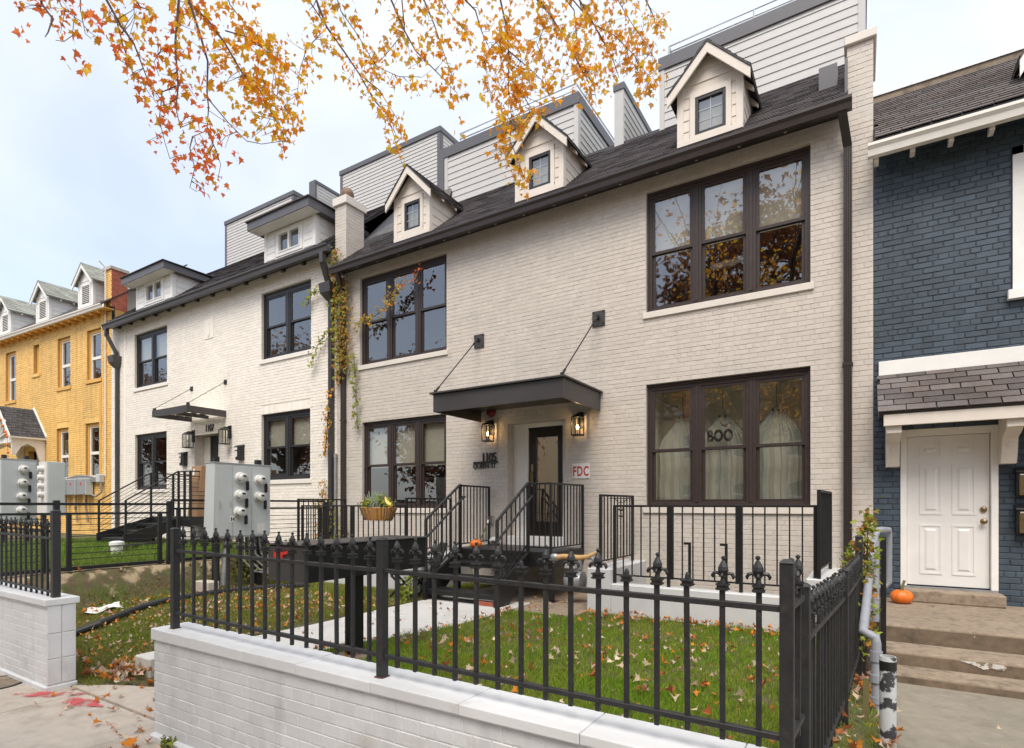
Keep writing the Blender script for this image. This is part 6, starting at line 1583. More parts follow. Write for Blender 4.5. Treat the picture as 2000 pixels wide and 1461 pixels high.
cb = thing('cardboard_box', 'tall brown cardboard box leaning on the 1107 landing behind the meters', 'box', (-14.7, 8.2, -.3))
MB().hexa([(-14.98, 8.0, -.295), (-14.52, 8.0, -.295), (-14.52, 8.35, -.295), (-14.98, 8.35, -.295), (-14.85, 8.05, 1.02), (-14.40, 8.05, 1.02), (-14.40, 8.40, 1.02), (-14.85, 8.40, 1.02)]).build('carton', cardboard, cb, bevel=.006)
MB().hexa([(-14.80, 8.035, .78), (-14.72, 8.035, .78), (-14.72, 8.04, .78), (-14.80, 8.04, .78), (-14.78, 8.045, .95), (-14.70, 8.045, .95), (-14.70, 8.05, .95), (-14.78, 8.05, .95)]).build('shipping_label', sign_white, cb)
cp = thing('corrugated_pipe', 'black corrugated drain pipe lying along the yard bank', 'pipe', (-8.9, 4.5, -1.45))
P0 = [(-8.35, 3.06), (-8.5, 3.4), (-8.85, 4.1), (-9.05, 4.8), (-9.15, 5.6), (-9.0, 6.3), (-8.7, 6.9)]
pts = []; rr = []
for i in range(len(P0)-1):
    for k in range(30):
        t = k/30; x, y = P0[i][0]+(P0[i+1][0]-P0[i][0])*t, P0[i][1]+(P0[i+1][1]-P0[i][1])*t
        pts.append((x, y, float(lawn_z(x, y))+.045)); rr.append(.052 if k % 2 else .043)
MB().tube(pts, rr, 10).build('pipe', black_plastic, cp)
cbk = thing('concrete_block', 'small pale concrete block under the meter conduit', 'block', (-9.35, 5.3, -1.45))
MB().box(-9.55, -9.15, 5.22, 5.42, -1.5, -1.27).build('block', concrete, cbk, bevel=.015)
pp_ = thing('paper_litter', 'torn white paper lying on the bank under the cable fence', 'litter', (-9.45, 3.75, -1.2))
m = MB(); n = 6
for i in range(n):
    for j in range(n):
        pass
vv = []; fc = []
for i in range(n+1):
    for j in range(n+1):
        x, y = -9.62+.36*i/n, 3.62+.42*j/n + .06*math.sin(i*1.3)
        vv.append((x, y, float(lawn_z(x, y))+.035+.03*math.sin(i*1.9+j*1.1)))
for i in range(n):
    for j in range(n):
        if (i in (0, n-1) and j in (0, n-1)): continue
        fc.append([i*(n+1)+j, (i+1)*(n+1)+j, (i+1)*(n+1)+j+1, i*(n+1)+j+1])
m.v, m.f, m.rnd = vv, fc, [0]*len(fc); m.build('sheet', sign_white, pp_, smooth=True)
wb = thing('cleanout_pipe', 'short white plastic cleanout pipe standing in the grass of the 1107 yard', 'pipe', (-12.6, 5.35, -1.0))
MB().lathe([(.10, 0), (.105, .20), (.13, .205), (.13, .27), (.06, .29)], (-12.6, 5.35, -1.0), 18).build('cap', white_plastic, wb, smooth=True)
dc = MB()
dp_ = thing('drain_hose', 'thick black hose looping through the 1107 yard', 'hose', (-14, 5.6, -1.0))
dc.tube([(-12.9, 5.2, -1.0), (-13.1, 5.5, -.92), (-13.6, 6.1, -.90), (-14.3, 6.8, -.92), (-15.2, 7.6, -.95)], .06, 8); dc.build('hose', black_plastic, dp_, smooth=True)
vp = thing('vent_pipe', 'slim galvanised pipe between the two downspouts', 'pipe', (-10.42, 8.93, -1.3))
MB().tube([(-10.41, F-.05, -1.2), (-10.41, F-.05, 1.16)], .035, 10).tube([(-10.41, F-.05, 1.1), (-10.41, F-.05, 1.2)], .042, 10).build('pipe', steel, vp, smooth=True)

# ================================================================== steps, pipes and pole by the dark house
cs_ = thing('concrete_steps', 'worn brown concrete steps up to the white door of the dark house', 'steps', (1.6, 7.2, -1.65))
for (y0, y1, z0, z1, x1) in ((8.70, 8.985, -1.222, -1.075, 1.46), (6.96, 8.984, -1.7, -1.222, 4.2), (6.50, 6.957, -1.7, -1.392, 4.2), (6.14, 6.497, -1.7, -1.515, 4.2)):
    xa = .44 if z1 > -1.1 else .20
    MB().box(xa, x1, y0, y1, z0, z1).build('step', concrete_old, cs_, bevel=.018, seg=2)
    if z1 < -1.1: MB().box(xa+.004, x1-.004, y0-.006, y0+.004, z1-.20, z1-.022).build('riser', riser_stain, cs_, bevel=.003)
MB().poly([(.76, 6.4895, -1.412), (.86, 6.4895, -1.408), (1.06, 6.4895, -1.410), (1.09, 6.4895, -1.43), (1.07, 6.4895, -1.462), (.98, 6.4895, -1.455), (.93, 6.4895, -1.47), (.86, 6.4895, -1.44)]).build('white_patch', patch_paint, cs_)
ph_ = thing('pipe_handrail', 'grey pipe handrail bent along the side of the concrete steps', 'handrail', (.1, 5.2, -1.55))
MB().tube([(.10, 5.15, -1.62), (.10, 5.15, -1.06), (.095, 5.16, -1.02), (.05, 5.17, -1.0), (.015, 5.19, -.985), (.02, 5.25, -.95), (.10, 6.9, -.42), (.12, 7.15, -.37)], .033, 12).build('rail', pipe_grey, ph_, smooth=True)
MB().tube([(.135, 7.2, -1.25), (.135, 7.2, -.32), (.15, 7.24, -.27), (.20, 7.5, -.27), (.27, 8.3, -.30), (.30, 8.6, -.31), (.305, 8.63, -.36), (.305, 8.63, -.98), (.27, 8.63, -1.04), (.18, 8.6, -1.05)], .033, 12).build('upper_rail', pipe_grey, ph_, smooth=True)
for (z0, z1, r_) in ((-1.20, -1.12, .042), (-1.36, -1.30, .045), (-1.52, -1.47, .043)): MB().lathe([(r_, z0), (r_, z1)], (.10, 5.15, 0), 12).build('coupling', pipe_grey, ph_)
MB().box(.155, .20, 6.30, 6.34, -1.5, -.30).build('flat_bar', iron, ph_)
bo = thing('steel_pole', 'short steel pole with peeling white and black paint by the walkway', 'bollard', (.145, 4.2, -1.62))
MB().lathe([(.045, -1.70), (.045, -.945), (.042, -.938), (.036, -.938), (.036, -.98)], (.142, 4.2, 0), 20).build('tube', peel_paint, bo, smooth=True)
MB().lathe([(.0462, -1.02), (.0462, -.965)], (.142, 4.2, 0), 20).build('black_band', black_paint, bo, smooth=True)
sk = thing('garden_stake', 'short flat green-brown stake in the grass strip by the handrail', 'stake', (.03, 4.75, -1.5))
MB().box(.01, .05, 4.75, 4.765, -1.58, -1.24).build('stake', stem_green, sk)
BR = {
 'B1': [(-4.22,1.73,3.73),(-4.22,1.73,3.33),(-4.14,1.78,3.16),(-4.07,1.83,3.04),(-3.99,1.88,2.79),(-3.92,1.92,2.68)],
 'B1b': [(-4.17,1.76,3.23),(-4.13,1.79,3.03),(-4.07,1.83,2.82),(-4.01,1.86,2.77)],
 'B2': [(-3.99,2.12,3.94),(-4.02,2.09,3.51),(-4.05,2.08,3.2),(-4.03,2.09,2.91),(-4.04,2.08,2.76),(-4.02,2.1,2.62)],
 'B2b': [(-4.04,2.08,2.91),(-4.12,2.03,2.87),(-4.14,2.02,2.68),(-4.11,2.04,2.53),(-4.08,2.06,2.41)],
 'B2c': [(-4.05,2.08,3.2),(-4.13,2.03,3.17),(-4.17,2.0,3.08),(-4.14,2.02,2.98)],
 'B3': [(-4.19,2.22,3.99),(-4.17,2.24,3.69),(-4.09,2.28,3.42),(-4.05,2.31,3.24),(-4.06,2.31,3.02),(-4.04,2.31,2.9),(-4.06,2.31,2.74),(-4.14,2.25,2.69)],
 'B3b': [(-4.14,2.25,2.69),(-4.16,2.24,2.61),(-4.13,2.26,2.46),(-4.16,2.24,2.32),(-4.12,2.27,2.29)],
 'B3c': [(-4.06,2.31,2.74),(-4.01,2.34,2.61),(-3.97,2.36,2.49),(-3.99,2.35,2.38)],
 'B3d': [(-4.04,2.31,2.96),(-3.92,2.39,2.79),(-3.81,2.46,2.66),(-3.72,2.52,2.64),(-3.56,2.61,2.66)],
 'B4': [(-4.38,2.34,3.85),(-4.25,2.42,3.72),(-4.13,2.49,3.53),(-4.03,2.56,3.32),(-3.91,2.63,3.18),(-3.83,2.68,3.0),(-3.75,2.73,2.83)],
 'B4b': [(-4.13,2.49,3.63),(-4.0,2.58,3.59),(-3.87,2.66,3.48),(-3.73,2.74,3.36),(-3.65,2.79,3.28)],
 'B4c': [(-4.17,2.47,4.1),(-4.1,2.51,3.83),(-3.97,2.6,3.63),(-3.83,2.68,3.4),(-3.78,2.71,3.16)],
 'B4d': [(-4.03,2.56,3.32),(-3.93,2.62,3.24),(-3.78,2.71,3.12),(-3.7,2.76,2.97)],
 'B5': [(-3.85,3.02,4.64),(-3.79,3.06,4.14),(-3.72,3.11,3.92),(-3.58,3.19,3.69),(-3.49,3.25,3.53),(-3.39,3.31,3.32),(-3.29,3.37,3.19),(-3.24,3.4,2.99)],
 'B5b': [(-3.72,3.11,3.92),(-3.86,3.02,3.74),(-3.91,2.99,3.55),(-3.93,2.98,3.32)],
 'B5c': [(-3.71,3.11,4.39),(-3.62,3.17,4.05),(-3.5,3.24,3.85),(-3.37,3.32,3.59),(-3.21,3.42,3.51),(-3.07,3.51,3.51)],
 'B5d': [(-3.49,3.25,3.53),(-3.35,3.33,3.4),(-3.23,3.41,3.17),(-3.19,3.43,2.99)],
 'B6': [(-3.48,3.49,4.76),(-3.41,3.53,4.32),(-3.31,3.59,4.05),(-3.23,3.64,3.88),(-3.12,3.71,3.75),(-3.01,3.78,3.62),(-2.93,3.83,3.52)],
 'B6b': [(-3.31,3.59,4.05),(-3.43,3.52,3.88),(-3.5,3.48,3.79)],
 'B7': [(-3.29,3.73,4.86),(-3.24,3.76,4.41),(-3.16,3.8,4.19),(-3.08,3.86,3.9),(-3.03,3.89,3.74)],
 'B7b': [(-3.04,3.88,4.77),(-3.12,3.83,4.41),(-3.0,3.9,4.23),(-2.95,3.94,4.16)],
 'B8': [(-2.52,3.85,4.64),(-2.51,3.86,4.14),(-2.46,3.89,3.87),(-2.45,3.89,3.66),(-2.45,3.89,3.39),(-2.43,3.9,3.19),(-2.44,3.9,2.98)],
 'B8b': [(-2.46,3.89,3.87),(-2.57,3.82,3.76),(-2.62,3.79,3.64),(-2.57,3.82,3.3)],
 'B8c': [(-2.45,3.89,3.51),(-2.34,3.96,3.34),(-2.27,4.01,3.2),(-2.21,4.04,3.22)],
 'B8d': [(-2.44,3.9,2.98),(-2.39,3.93,2.84),(-2.34,3.96,2.67)],
 'B8e': [(-2.45,3.89,3.72),(-2.32,3.97,3.59),(-2.21,4.04,3.47),(-2.16,4.07,3.34)],
 'B9': [(-2.43,4.26,4.94),(-2.4,4.28,4.41),(-2.31,4.33,4.29),(-2.19,4.41,4.07),(-2.07,4.48,3.8),(-2.02,4.52,3.69)],
 'B9b': [(-2.31,4.33,4.29),(-2.4,4.28,4.01),(-2.32,4.33,3.83)],
 'B10': [(-2.19,4.52,5.05),(-2.13,4.56,4.5),(-2.02,4.63,4.28),(-1.88,4.72,3.98),(-1.83,4.75,3.81)],
 'B10b': [(-2.02,4.63,4.28),(-1.86,4.73,4.18),(-1.71,4.82,4.0),(-1.61,4.88,3.81),(-1.59,4.9,3.63)],
 'B10c': [(-1.94,4.68,4.95),(-1.86,4.73,4.54),(-1.75,4.8,4.32),(-1.59,4.9,4.04),(-1.55,4.93,3.95)],
 'B10d': [(-2.17,4.54,4.41),(-2.14,4.56,4.04),(-2.02,4.63,3.72),(-2.0,4.64,3.61)],
 'B11': [(-4.85,1.58,3.94),(-4.84,1.59,3.49),(-4.77,1.63,3.38),(-4.79,1.61,3.28),(-4.81,1.6,3.25)],
 'B11b': [(-4.75,1.64,3.94),(-4.73,1.65,3.51),(-4.71,1.66,3.46),(-4.64,1.71,3.41),(-4.65,1.7,3.26),(-4.7,1.67,3.22),(-4.75,1.64,3.23)],
 'B11c': [(-4.61,1.73,3.72),(-4.6,1.73,3.44),(-4.58,1.75,3.28),(-4.54,1.77,3.24)],
 'B12': [(-1.74,4.92,5.15),(-1.66,4.97,4.59),(-1.6,5.01,4.44),(-1.57,5.03,4.31)],
 'B13': [(-4.21,1.86,3.77),(-4.18,1.87,3.44),(-4.14,1.9,3.37),(-4.09,1.93,3.35)],
 'B14': [(-2.77,3.81,4.66),(-2.83,3.78,4.25),(-2.74,3.83,4.14),(-2.7,3.86,3.97),(-2.64,3.89,3.82)],
}
# ================================================================== leaves, trees, grass
LEAF2 = np.array([(0, 0), (.16, .10), (.46, .02), (.36, .22), (.62, .42), (.30, .50), (.20, .62), (0, 1.05), (-.20, .62), (-.30, .50), (-.62, .42), (-.36, .22), (-.46, .02), (-.16, .10)], float)
LC = np.array((0, .40))
def leaf_cloud(pos, nrm, up, size, cols, fold=.18):
    """maple leaves as folded fans: pos (n,3) stalk points, nrm face normals, up tip directions, size (n,), cols (n,3)"""
    n = len(pos)
    up = up/np.linalg.norm(up, axis=1, keepdims=True)
    nrm = nrm - up*np.sum(nrm*up, 1, keepdims=True); nrm /= np.linalg.norm(nrm, axis=1, keepdims=True)+1e-9
    sd = np.cross(up, nrm)
    o = np.vstack([LC, LEAF2]); k = len(o)
    lift = np.abs(o[:, 0])*fold - .10*(o[:, 1]-.4)**2
    lift = lift[None, :] * (0.4+1.8*rng.random((n, 1))) 
    V = pos[:, None] + size[:, None, None]*(o[None, :, :1]*sd[:, None] + o[None, :, 1:2]*up[:, None] + lift[:, :, None]*nrm[:, None])
    idx = (np.arange(n)*k)[:, None, None]
    tri = np.array([(0, 1+j, 1+(j+1) % (k-1)) for j in range(k-1)])
    F = (idx + tri[None]).reshape(-1, 3)
    C4 = np.ones((n, k, 4)); C4[:, :, :3] = cols[:, None]
    C4[:, 0, :3] *= 1.12
    return V.reshape(-1, 3), F, C4.reshape(-1, 4)
def rand_dirs(n):
    v = rng.normal(size=(n, 3)); return v/np.linalg.norm(v, axis=1, keepdims=True)
def leaf_object(name, parent, pos, nrm, up, size, cols, mat, kind='stuff', fold=.18):
    V, F, C4 = leaf_cloud(pos, nrm, up, size, cols, fold)
    c = V.mean(0); me = raw_mesh(name, V-c, F, mat, {'Col': C4})
    o = link(name, me, parent, tuple(float(x) for x in c)); o['kind'] = kind if kind else ''
    if not kind: del o['kind']
    return o
ORANGE, YELLOW, RED, TAN, OLIVE = np.array((.95, .40, .035)), np.array((.98, .60, .06)), np.array((.88, .20, .07)), np.array((.85, .50, .18)), np.array((.70, .55, .09))

tree = thing('maple_tree', 'maple tree with orange and yellow autumn leaves hanging over the pavement from above', 'tree', (-2.9, -1.9, -1.72))
MB().tube([(-2.9, -1.9, -1.9), (-2.9, -1.9, -1.2), (-2.86, -1.85, .6), (-2.8, -1.7, 2.2)], [.34, .27, .23, .21], 16).build('trunk', bark, tree, smooth=True)
limbs = {'a': [(-2.8, -1.75, 2.0), (-3.4, -.6, 3.4), (-3.9, .9, 4.35), (-4.2, 1.9, 4.75), (-4.35, 2.6, 4.95)], 'b': [(-2.8, -1.7, 2.1), (-2.9, -.4, 3.6), (-3.2, 1.4, 4.9), (-3.3, 2.9, 5.3), (-3.0, 3.9, 5.5)],
         'c': [(-2.75, -1.7, 2.2), (-2.0, -.5, 3.7), (-1.6, 1.5, 5.1), (-1.4, 3.4, 5.8), (-1.0, 4.7, 6.1)]}
limb_pts = []
for k, l in limbs.items():
    MB().tube(l, [.16, .12, .085, .06, .035], 10).build('limb', bark, tree, smooth=True)
    for i in range(len(l)-1):
        for t in (0, .33, .66): limb_pts.append(np.array(l[i])*(1-t)+np.array(l[i+1])*t)
limb_pts = np.array(limb_pts[3:])
dens = {'B1': 60, 'B2': 62, 'B3': 58, 'B3d': 8, 'B4': 120, 'B5': 70, 'B6': 72, 'B7': 75, 'B8': 125, 'B9': 120, 'B10': 125, 'B11': 26, 'B12': 90, 'B13': 25, 'B14': 60}
LP, LU, LN, LS, LCc = [], [], [], [], []
br_all = MB()
for k, l in BR.items():
    pts = np.array(l, float); ramp = np.linspace(0, random.uniform(-.04, .05), len(pts))
    pts = pts*(1+ramp)[:, None]
    base = k.rstrip('bcde')
    sub = k != base
    seg = np.linalg.norm(np.diff(pts, axis=0), axis=1); L = seg.sum()
    r0 = .010 if not sub else .005
    rr = [max(.0022, r0*(1-.8*i/(len(pts)-1))) for i in range(len(pts))]
    chain = [tuple(p) for p in pts]; rc = list(rr)
    if not sub or pts[0][2] > 3.9:
        j = np.argmin(np.linalg.norm(limb_pts-pts[0], axis=1)); q = limb_pts[j]
        mid = (q+pts[0])/2 + np.array((0, 0, .12)); chain = [tuple(q), tuple(mid)] + chain; rc = [r0*1.5, r0*1.25] + rc
    MB().tube(chain, rc, 6).build('branch', twig_bark, tree, smooth=True)
    d = dens.get(k, dens[base]*(.8 if sub else 1))
    n = int(L*d*1.9); cum = np.concatenate([[0], np.cumsum(seg)])
    t = np.sort(rng.random(n))*L
    # leaves sit in loose clusters
    ncl = max(3, int(n/5)); cen = rng.random(ncl)*L; t = np.clip(cen[rng.integers(0, ncl, n)] + rng.normal(0, .03, n), 0, L-1e-4)
    off_c = rng.normal(0, .055 if sub else .075, (ncl, 3)); ci = rng.integers(0, ncl, n)
    t = np.clip(cen[ci] + rng.normal(0, .025, n), 0, L-1e-4)
    i = np.clip(np.searchsorted(cum, t)-1, 0, len(seg)-1); f = ((t-cum[i])/seg[i])[:, None]
    p = pts[i]*(1-f)+pts[i+1]*f
    pos = p + off_c[ci] + rng.normal(0, .032, (n, 3)); pos[:, 2] -= np.abs(rng.normal(0, .03, n))
    up = np.stack([rng.normal(0, .55, n), rng.normal(0, .55, n), -1+.6*rng.random(n)], 1)
    LP.append(pos); LU.append(up); LN.append(rand_dirs(n)); LS.append(.044*(.55+.8*rng.random(n)))
    redness = {'B1': .8, 'B2': .8, 'B3': .8, 'B4': .08, 'B11': .75, 'B13': .2}.get(base, .04)
    low = np.clip((3.05-pos[:, 2])/.6, 0, 1) if base in ('B1', 'B2', 'B3') else 0*pos[:, 2]
    u = rng.random(n); c = np.empty((n, 3))
    pr = np.clip(redness*.35 + low*.75, 0, .92) if base != 'B11' else np.full(n, .6)
    tanp = {'B8': .25, 'B9': .25, 'B10': .35, 'B12': .5, 'B6': .12, 'B7': .15, 'B5': .1, 'B14': .2}.get(base, 0.0)
    for q in range(n):
        if u[q] < pr[q]: c[q] = RED*(.8+.5*rng.random()) + .3*rng.random()*(ORANGE-RED)
        else:
            w = rng.random()
            c[q] = ORANGE if w < .55 else YELLOW
            if rng.random() < tanp: c[q] = TAN
            if rng.random() < .05: c[q] = OLIVE
            c[q] = c[q]*(.75+.45*rng.random())
    LCc.append(np.clip(c, 0, .95))
    # fine bare twigs
    tw = MB()
    for q in range(max(2, n//9)):
        jx = rng.integers(0, n); a = p[jx]; b = pos[jx]; tw.tube([tuple(a), tuple((a+b)/2+rng.normal(0, .015, 3)), tuple(b+rng.normal(0, .02, 3))], [.0026, .002, .0012], 4, cap=False)
    tw.build('twigs', twig_bark, tree)['kind'] = 'stuff'
# rest of the crown, above and behind
for q in range(46):
    s = limb_pts[rng.integers(0, len(limb_pts))]; e = s + np.array((rng.normal(0, .9), rng.normal(-.2, .8), .3+rng.random()*1.3))
    if e[1] > .5: e[2] = max(e[2], 1.30*e[1]+3.4)
    MB().tube([tuple(s), tuple((s+e)/2+rng.normal(0, .1, 3)), tuple(e)], [.02, .012, .004], 5).build('branch', twig_bark, tree)
    n = 42; f = rng.random((n, 1)); pos = s*(1-f)+e*f + rng.normal(0, .2, (n, 3)); ok = (pos[:, 1] < .3) | (pos[:, 2] > 1.22*pos[:, 1]+1.6); pos = pos[ok]; n = len(pos)
    LP.append(pos); LU.append(rand_dirs(n)-np.array((0, 0, .6))); LN.append(rand_dirs(n)); LS.append(np.full(n, .085)); LCc.append(np.where(rng.random((n, 1)) < .5, ORANGE, YELLOW)*(.8+.4*rng.random((n, 1))))
LP, LU, LN, LS, LCc = map(np.concatenate, (LP, LU, LN, LS, LCc))
order = np.argsort(np.linalg.norm(LP, axis=1)/LS + (LP[:, 2] > 1.05*np.abs(LP[:, 1])+1.8)*500)
leafparts, rest = order[:290], order[290:]
leaf_object('foliage', tree, LP[rest], LN[rest], LU[rest], LS[rest], LCc[rest], leafm)
for j in leafparts:
    V, Fc, C4 = leaf_cloud(np.zeros((1, 3)), LN[j:j+1], LU[j:j+1], LS[j:j+1], LCc[j:j+1])
    link('leaf', raw_mesh('leaf', V, Fc, leafm, {'Col': C4}), tree, tuple(float(x) for x in LP[j]))

# ---- vine between the cream and the white house
VINE = {'main': [(-10.35, 5.9), (-10.32, 5.54), (-10.35, 5.07), (-10.3, 4.59), (-10.25, 3.98), (-10.22, 3.39), (-10.2, 2.8)], 'mass2': [(-10.06, 5.19), (-9.99, 4.53), (-10.03, 3.83), (-9.99, 3.12)], 'green': [(-9.76, 3.44), (-9.69, 2.97), (-9.65, 2.27), (-9.63, 1.72)],
 'L1': [(-10.44, 4.97), (-10.8, 5.06), (-11.24, 5.1), (-11.35, 4.78)], 'L2': [(-10.48, 4.14), (-10.76, 4.01), (-11.01, 3.74), (-11.2, 3.34)], 'low': [(-10.55, 2.72), (-10.6, 2.24), (-10.65, 1.65), (-10.72, 1.17)], 'low2': [(-10.72, .63), (-10.76, .33), (-10.83, .08), (-10.8, -.6)],
 'win': [(-9.76, 4.11), (-9.4, 4.1), (-8.96, 4.2), (-8.66, 4.39), (-8.42, 4.62), (-8.28, 4.78)], 'win2': [(-8.07, 4.65), (-7.86, 4.77), (-7.76, 4.96)], 'top': [(-10.44, 6.04), (-10.53, 5.82), (-10.48, 5.33)], 'base': [(-10.7, -.9), (-10.6, -.3), (-10.5, .1)], 'base2': [(-10.2, -.9), (-10.1, -.4)]}
vine = thing('climbing_vine', 'climbing vine turning olive and orange over the downspouts between the two houses', 'vine', (-10.4, 8.88, -1.2))
GRN, OLV, BRN = np.array((.17, .20, .035)), np.array((.30, .24, .06)), np.array((.42, .20, .05))
vset = {'main': (120, .085, (OLV, BRN*.9, GRN*1.2)), 'mass2': (110, .085, (OLV, OLV*.8, BRN*.8)), 'green': (48, .055, (GRN*1.3, GRN, OLV)), 'L1': (38, .07, (GRN, OLV, GRN)), 'L2': (40, .08, (GRN*1.2, OLV, GRN)), 'low': (48, .06, (BRN*1.3, ORANGE*.6, OLV)), 'low2': (50, .09, (BRN, ORANGE*.55, OLV)), 'win': (66, .10, (OLV, BRN, OLV)), 'win2': (22, .07, (RED*.7, BRN, RED*.6)), 'top': (26, .05, (OLV, GRN, OLV)), 'base': (80, .22, (GRN*1.1, GRN, OLV)), 'base2': (50, .15, (GRN, OLV, OLV))}
P, U, Nn, S, Cc = [], [], [], [], []
for k, l in VINE.items():
    dn, sp, cl = vset[k]; pts = np.array([(x, 8.90, z) for x, z in l]); seg = np.linalg.norm(np.diff(pts, axis=0), axis=1); L = seg.sum(); n = int(dn*L*1.45)
    MB().tube([tuple(p) for p in pts], .012 if k in ('main', 'low', 'mass2') else .006, 5).build('stem', bark, vine)
    cum = np.concatenate([[0], np.cumsum(seg)]); t = rng.random(n)*L; i = np.clip(np.searchsorted(cum, t)-1, 0, len(seg)-1); f = ((t-cum[i])/seg[i])[:, None]
    p = pts[i]*(1-f)+pts[i+1]*f + rng.normal(0, 1, (n, 3))*np.array((sp, .035, sp*.8)); p[:, 1] = np.minimum(p[:, 1], 8.93) - .05*rng.random(n)
    P.append(p); U.append(np.stack([rng.normal(0, .4, n), rng.normal(-.3, .2, n), -np.ones(n)], 1)); Nn.append(np.stack([rng.normal(0, .4, n), -np.ones(n), rng.normal(.4, .4, n)], 1)); S.append(.072*(.6+.6*rng.random(n)))
    cc = np.array(cl)[rng.integers(0, 3, n)]*(.7+.6*rng.random((n, 1))); Cc.append(cc)
leaf_object('foliage', vine, *map(np.concatenate, (P, Nn, U, S, Cc)), litterm)

def leafy(name, label, cat, centers, n, spread, size, cols, base, group=None, stems=True):
    t = thing(name, label, cat, base, group=group)
    cs = np.array(centers); ci = rng.integers(0, len(cs), n)
    p = cs[ci] + rng.normal(0, 1, (n, 3))*np.array(spread)
    leaf_object('foliage', t, p, rand_dirs(n)+np.array((.0, -.6, .5)), rand_dirs(n)+np.array((0, -.3, -.4)), size*(.6+.7*rng.random(n)), np.array(cols)[rng.integers(0, len(cols), n)]*(.7+.6*rng.random((n, 1))), litterm)
    if stems:
        m = MB()
        for c in centers: m.tube([(base[0]+random.uniform(-.03, .03), base[1], base[2]), ((base[0]+c[0])/2, (base[1]+c[1])/2, (base[2]+c[2])/2+.05), tuple(c)], [.012, .009, .004], 5)
        m.build('stem', bark, t)
    return t
leafy('ivy', 'ivy with green and rusty leaves climbing the far post of the side fence', 'ivy', [(-.07, 6.1, -.47), (.02, 6.2, -.35), (.05, 6.25, -.16), (.05, 6.2, -.55), (.05, 6.15, -.75), (.05, 6.05, -.95), (.04, 5.95, -1.15), (-.12, 6.1, -.62)], 560, (.04, .10, .09), .050, (GRN*1.5, GRN*1.2, GRN, OLV, BRN*.8), (.05, 6.15, -1.58))
leafy('weed_clump', 'clump of green weeds at the left foot of the black stairs', 'plant', [(-6.15, 6.75, -1.35), (-6.2, 6.9, -1.25), (-6.1, 6.6, -1.42)], 150, (.07, .08, .09), .055, (GRN*1.5, GRN*1.1), (-6.15, 6.75, -1.52))
leafy('weed_clump', 'small clover weed at the foot of the garden wall end on the pavement', 'plant', [(-4.12, 2.06, -1.66), (-4.08, 2.05, -1.64)], 46, (.035, .02, .02), .03, (GRN*1.3, GRN), (-4.1, 2.06, -1.71))
# basket planting
bp_ = leafy('herb_plant', 'bright green leafy herb at both ends of the coir basket', 'plant', [(-7.78, 7.4, .03), (-7.70, 7.4, .06), (-7.30, 7.4, .06), (-7.2, 7.4, .04), (-7.36, 7.38, .12)], 260, (.06, .05, .05), .048, (GRN*1.7, GRN*1.3, np.array((.30, .30, .05))), (-7.47, 7.40, -.06))
lv = thing('lavender', 'grey green lavender spikes in the middle of the coir basket', 'plant', (-7.5, 7.4, -.06))
m = MB()
for k in range(90):
    x = -7.53 + random.gauss(0, .13); a = random.gauss(0, .16); h = random.uniform(.16, .33)
    m.tube([(x, 7.40+random.gauss(0, .03), -.06), (x+a*.12, 7.40, h*.5-.04), (x+a*.3, 7.39, h-.05)], [.005, .008, .004], 4)
m.build('spikes', M('lavender_leaf', (.24, .29, .22), .9, .25, 30), lv)
gq = thing('gourd', 'yellow gourd with white neck at the right end of the coir basket', 'gourd', (-7.13, 7.36, -.02))
MB().tube([(-7.08, 7.34, .0), (-7.16, 7.35, .02), (-7.22, 7.35, .08), (-7.24, 7.35, .15)], [.03, .045, .028, .012], 10).build('fruit', M('gourd_skin', (.70, .52, .12), .5, .2, 8), gq, smooth=True)
# perennials along the strip between the yards
for k, (x, y, h) in enumerate(((-9.9, 6.4, .4), (-9.8, 7.3, .5))):
    leafy('shrub', ('low green shrub behind the meter cabinet cables', 'green and rust shrub growing at the foot of the vine')[k], 'shrub', [(x+random.gauss(0, .15), y+random.gauss(0, .2), -1.4+h*random.random()+.1) for _ in range(9)], 420, (.10, .12, .12), .065, (GRN*1.3, OLV, GRN), (x, y, -1.5))

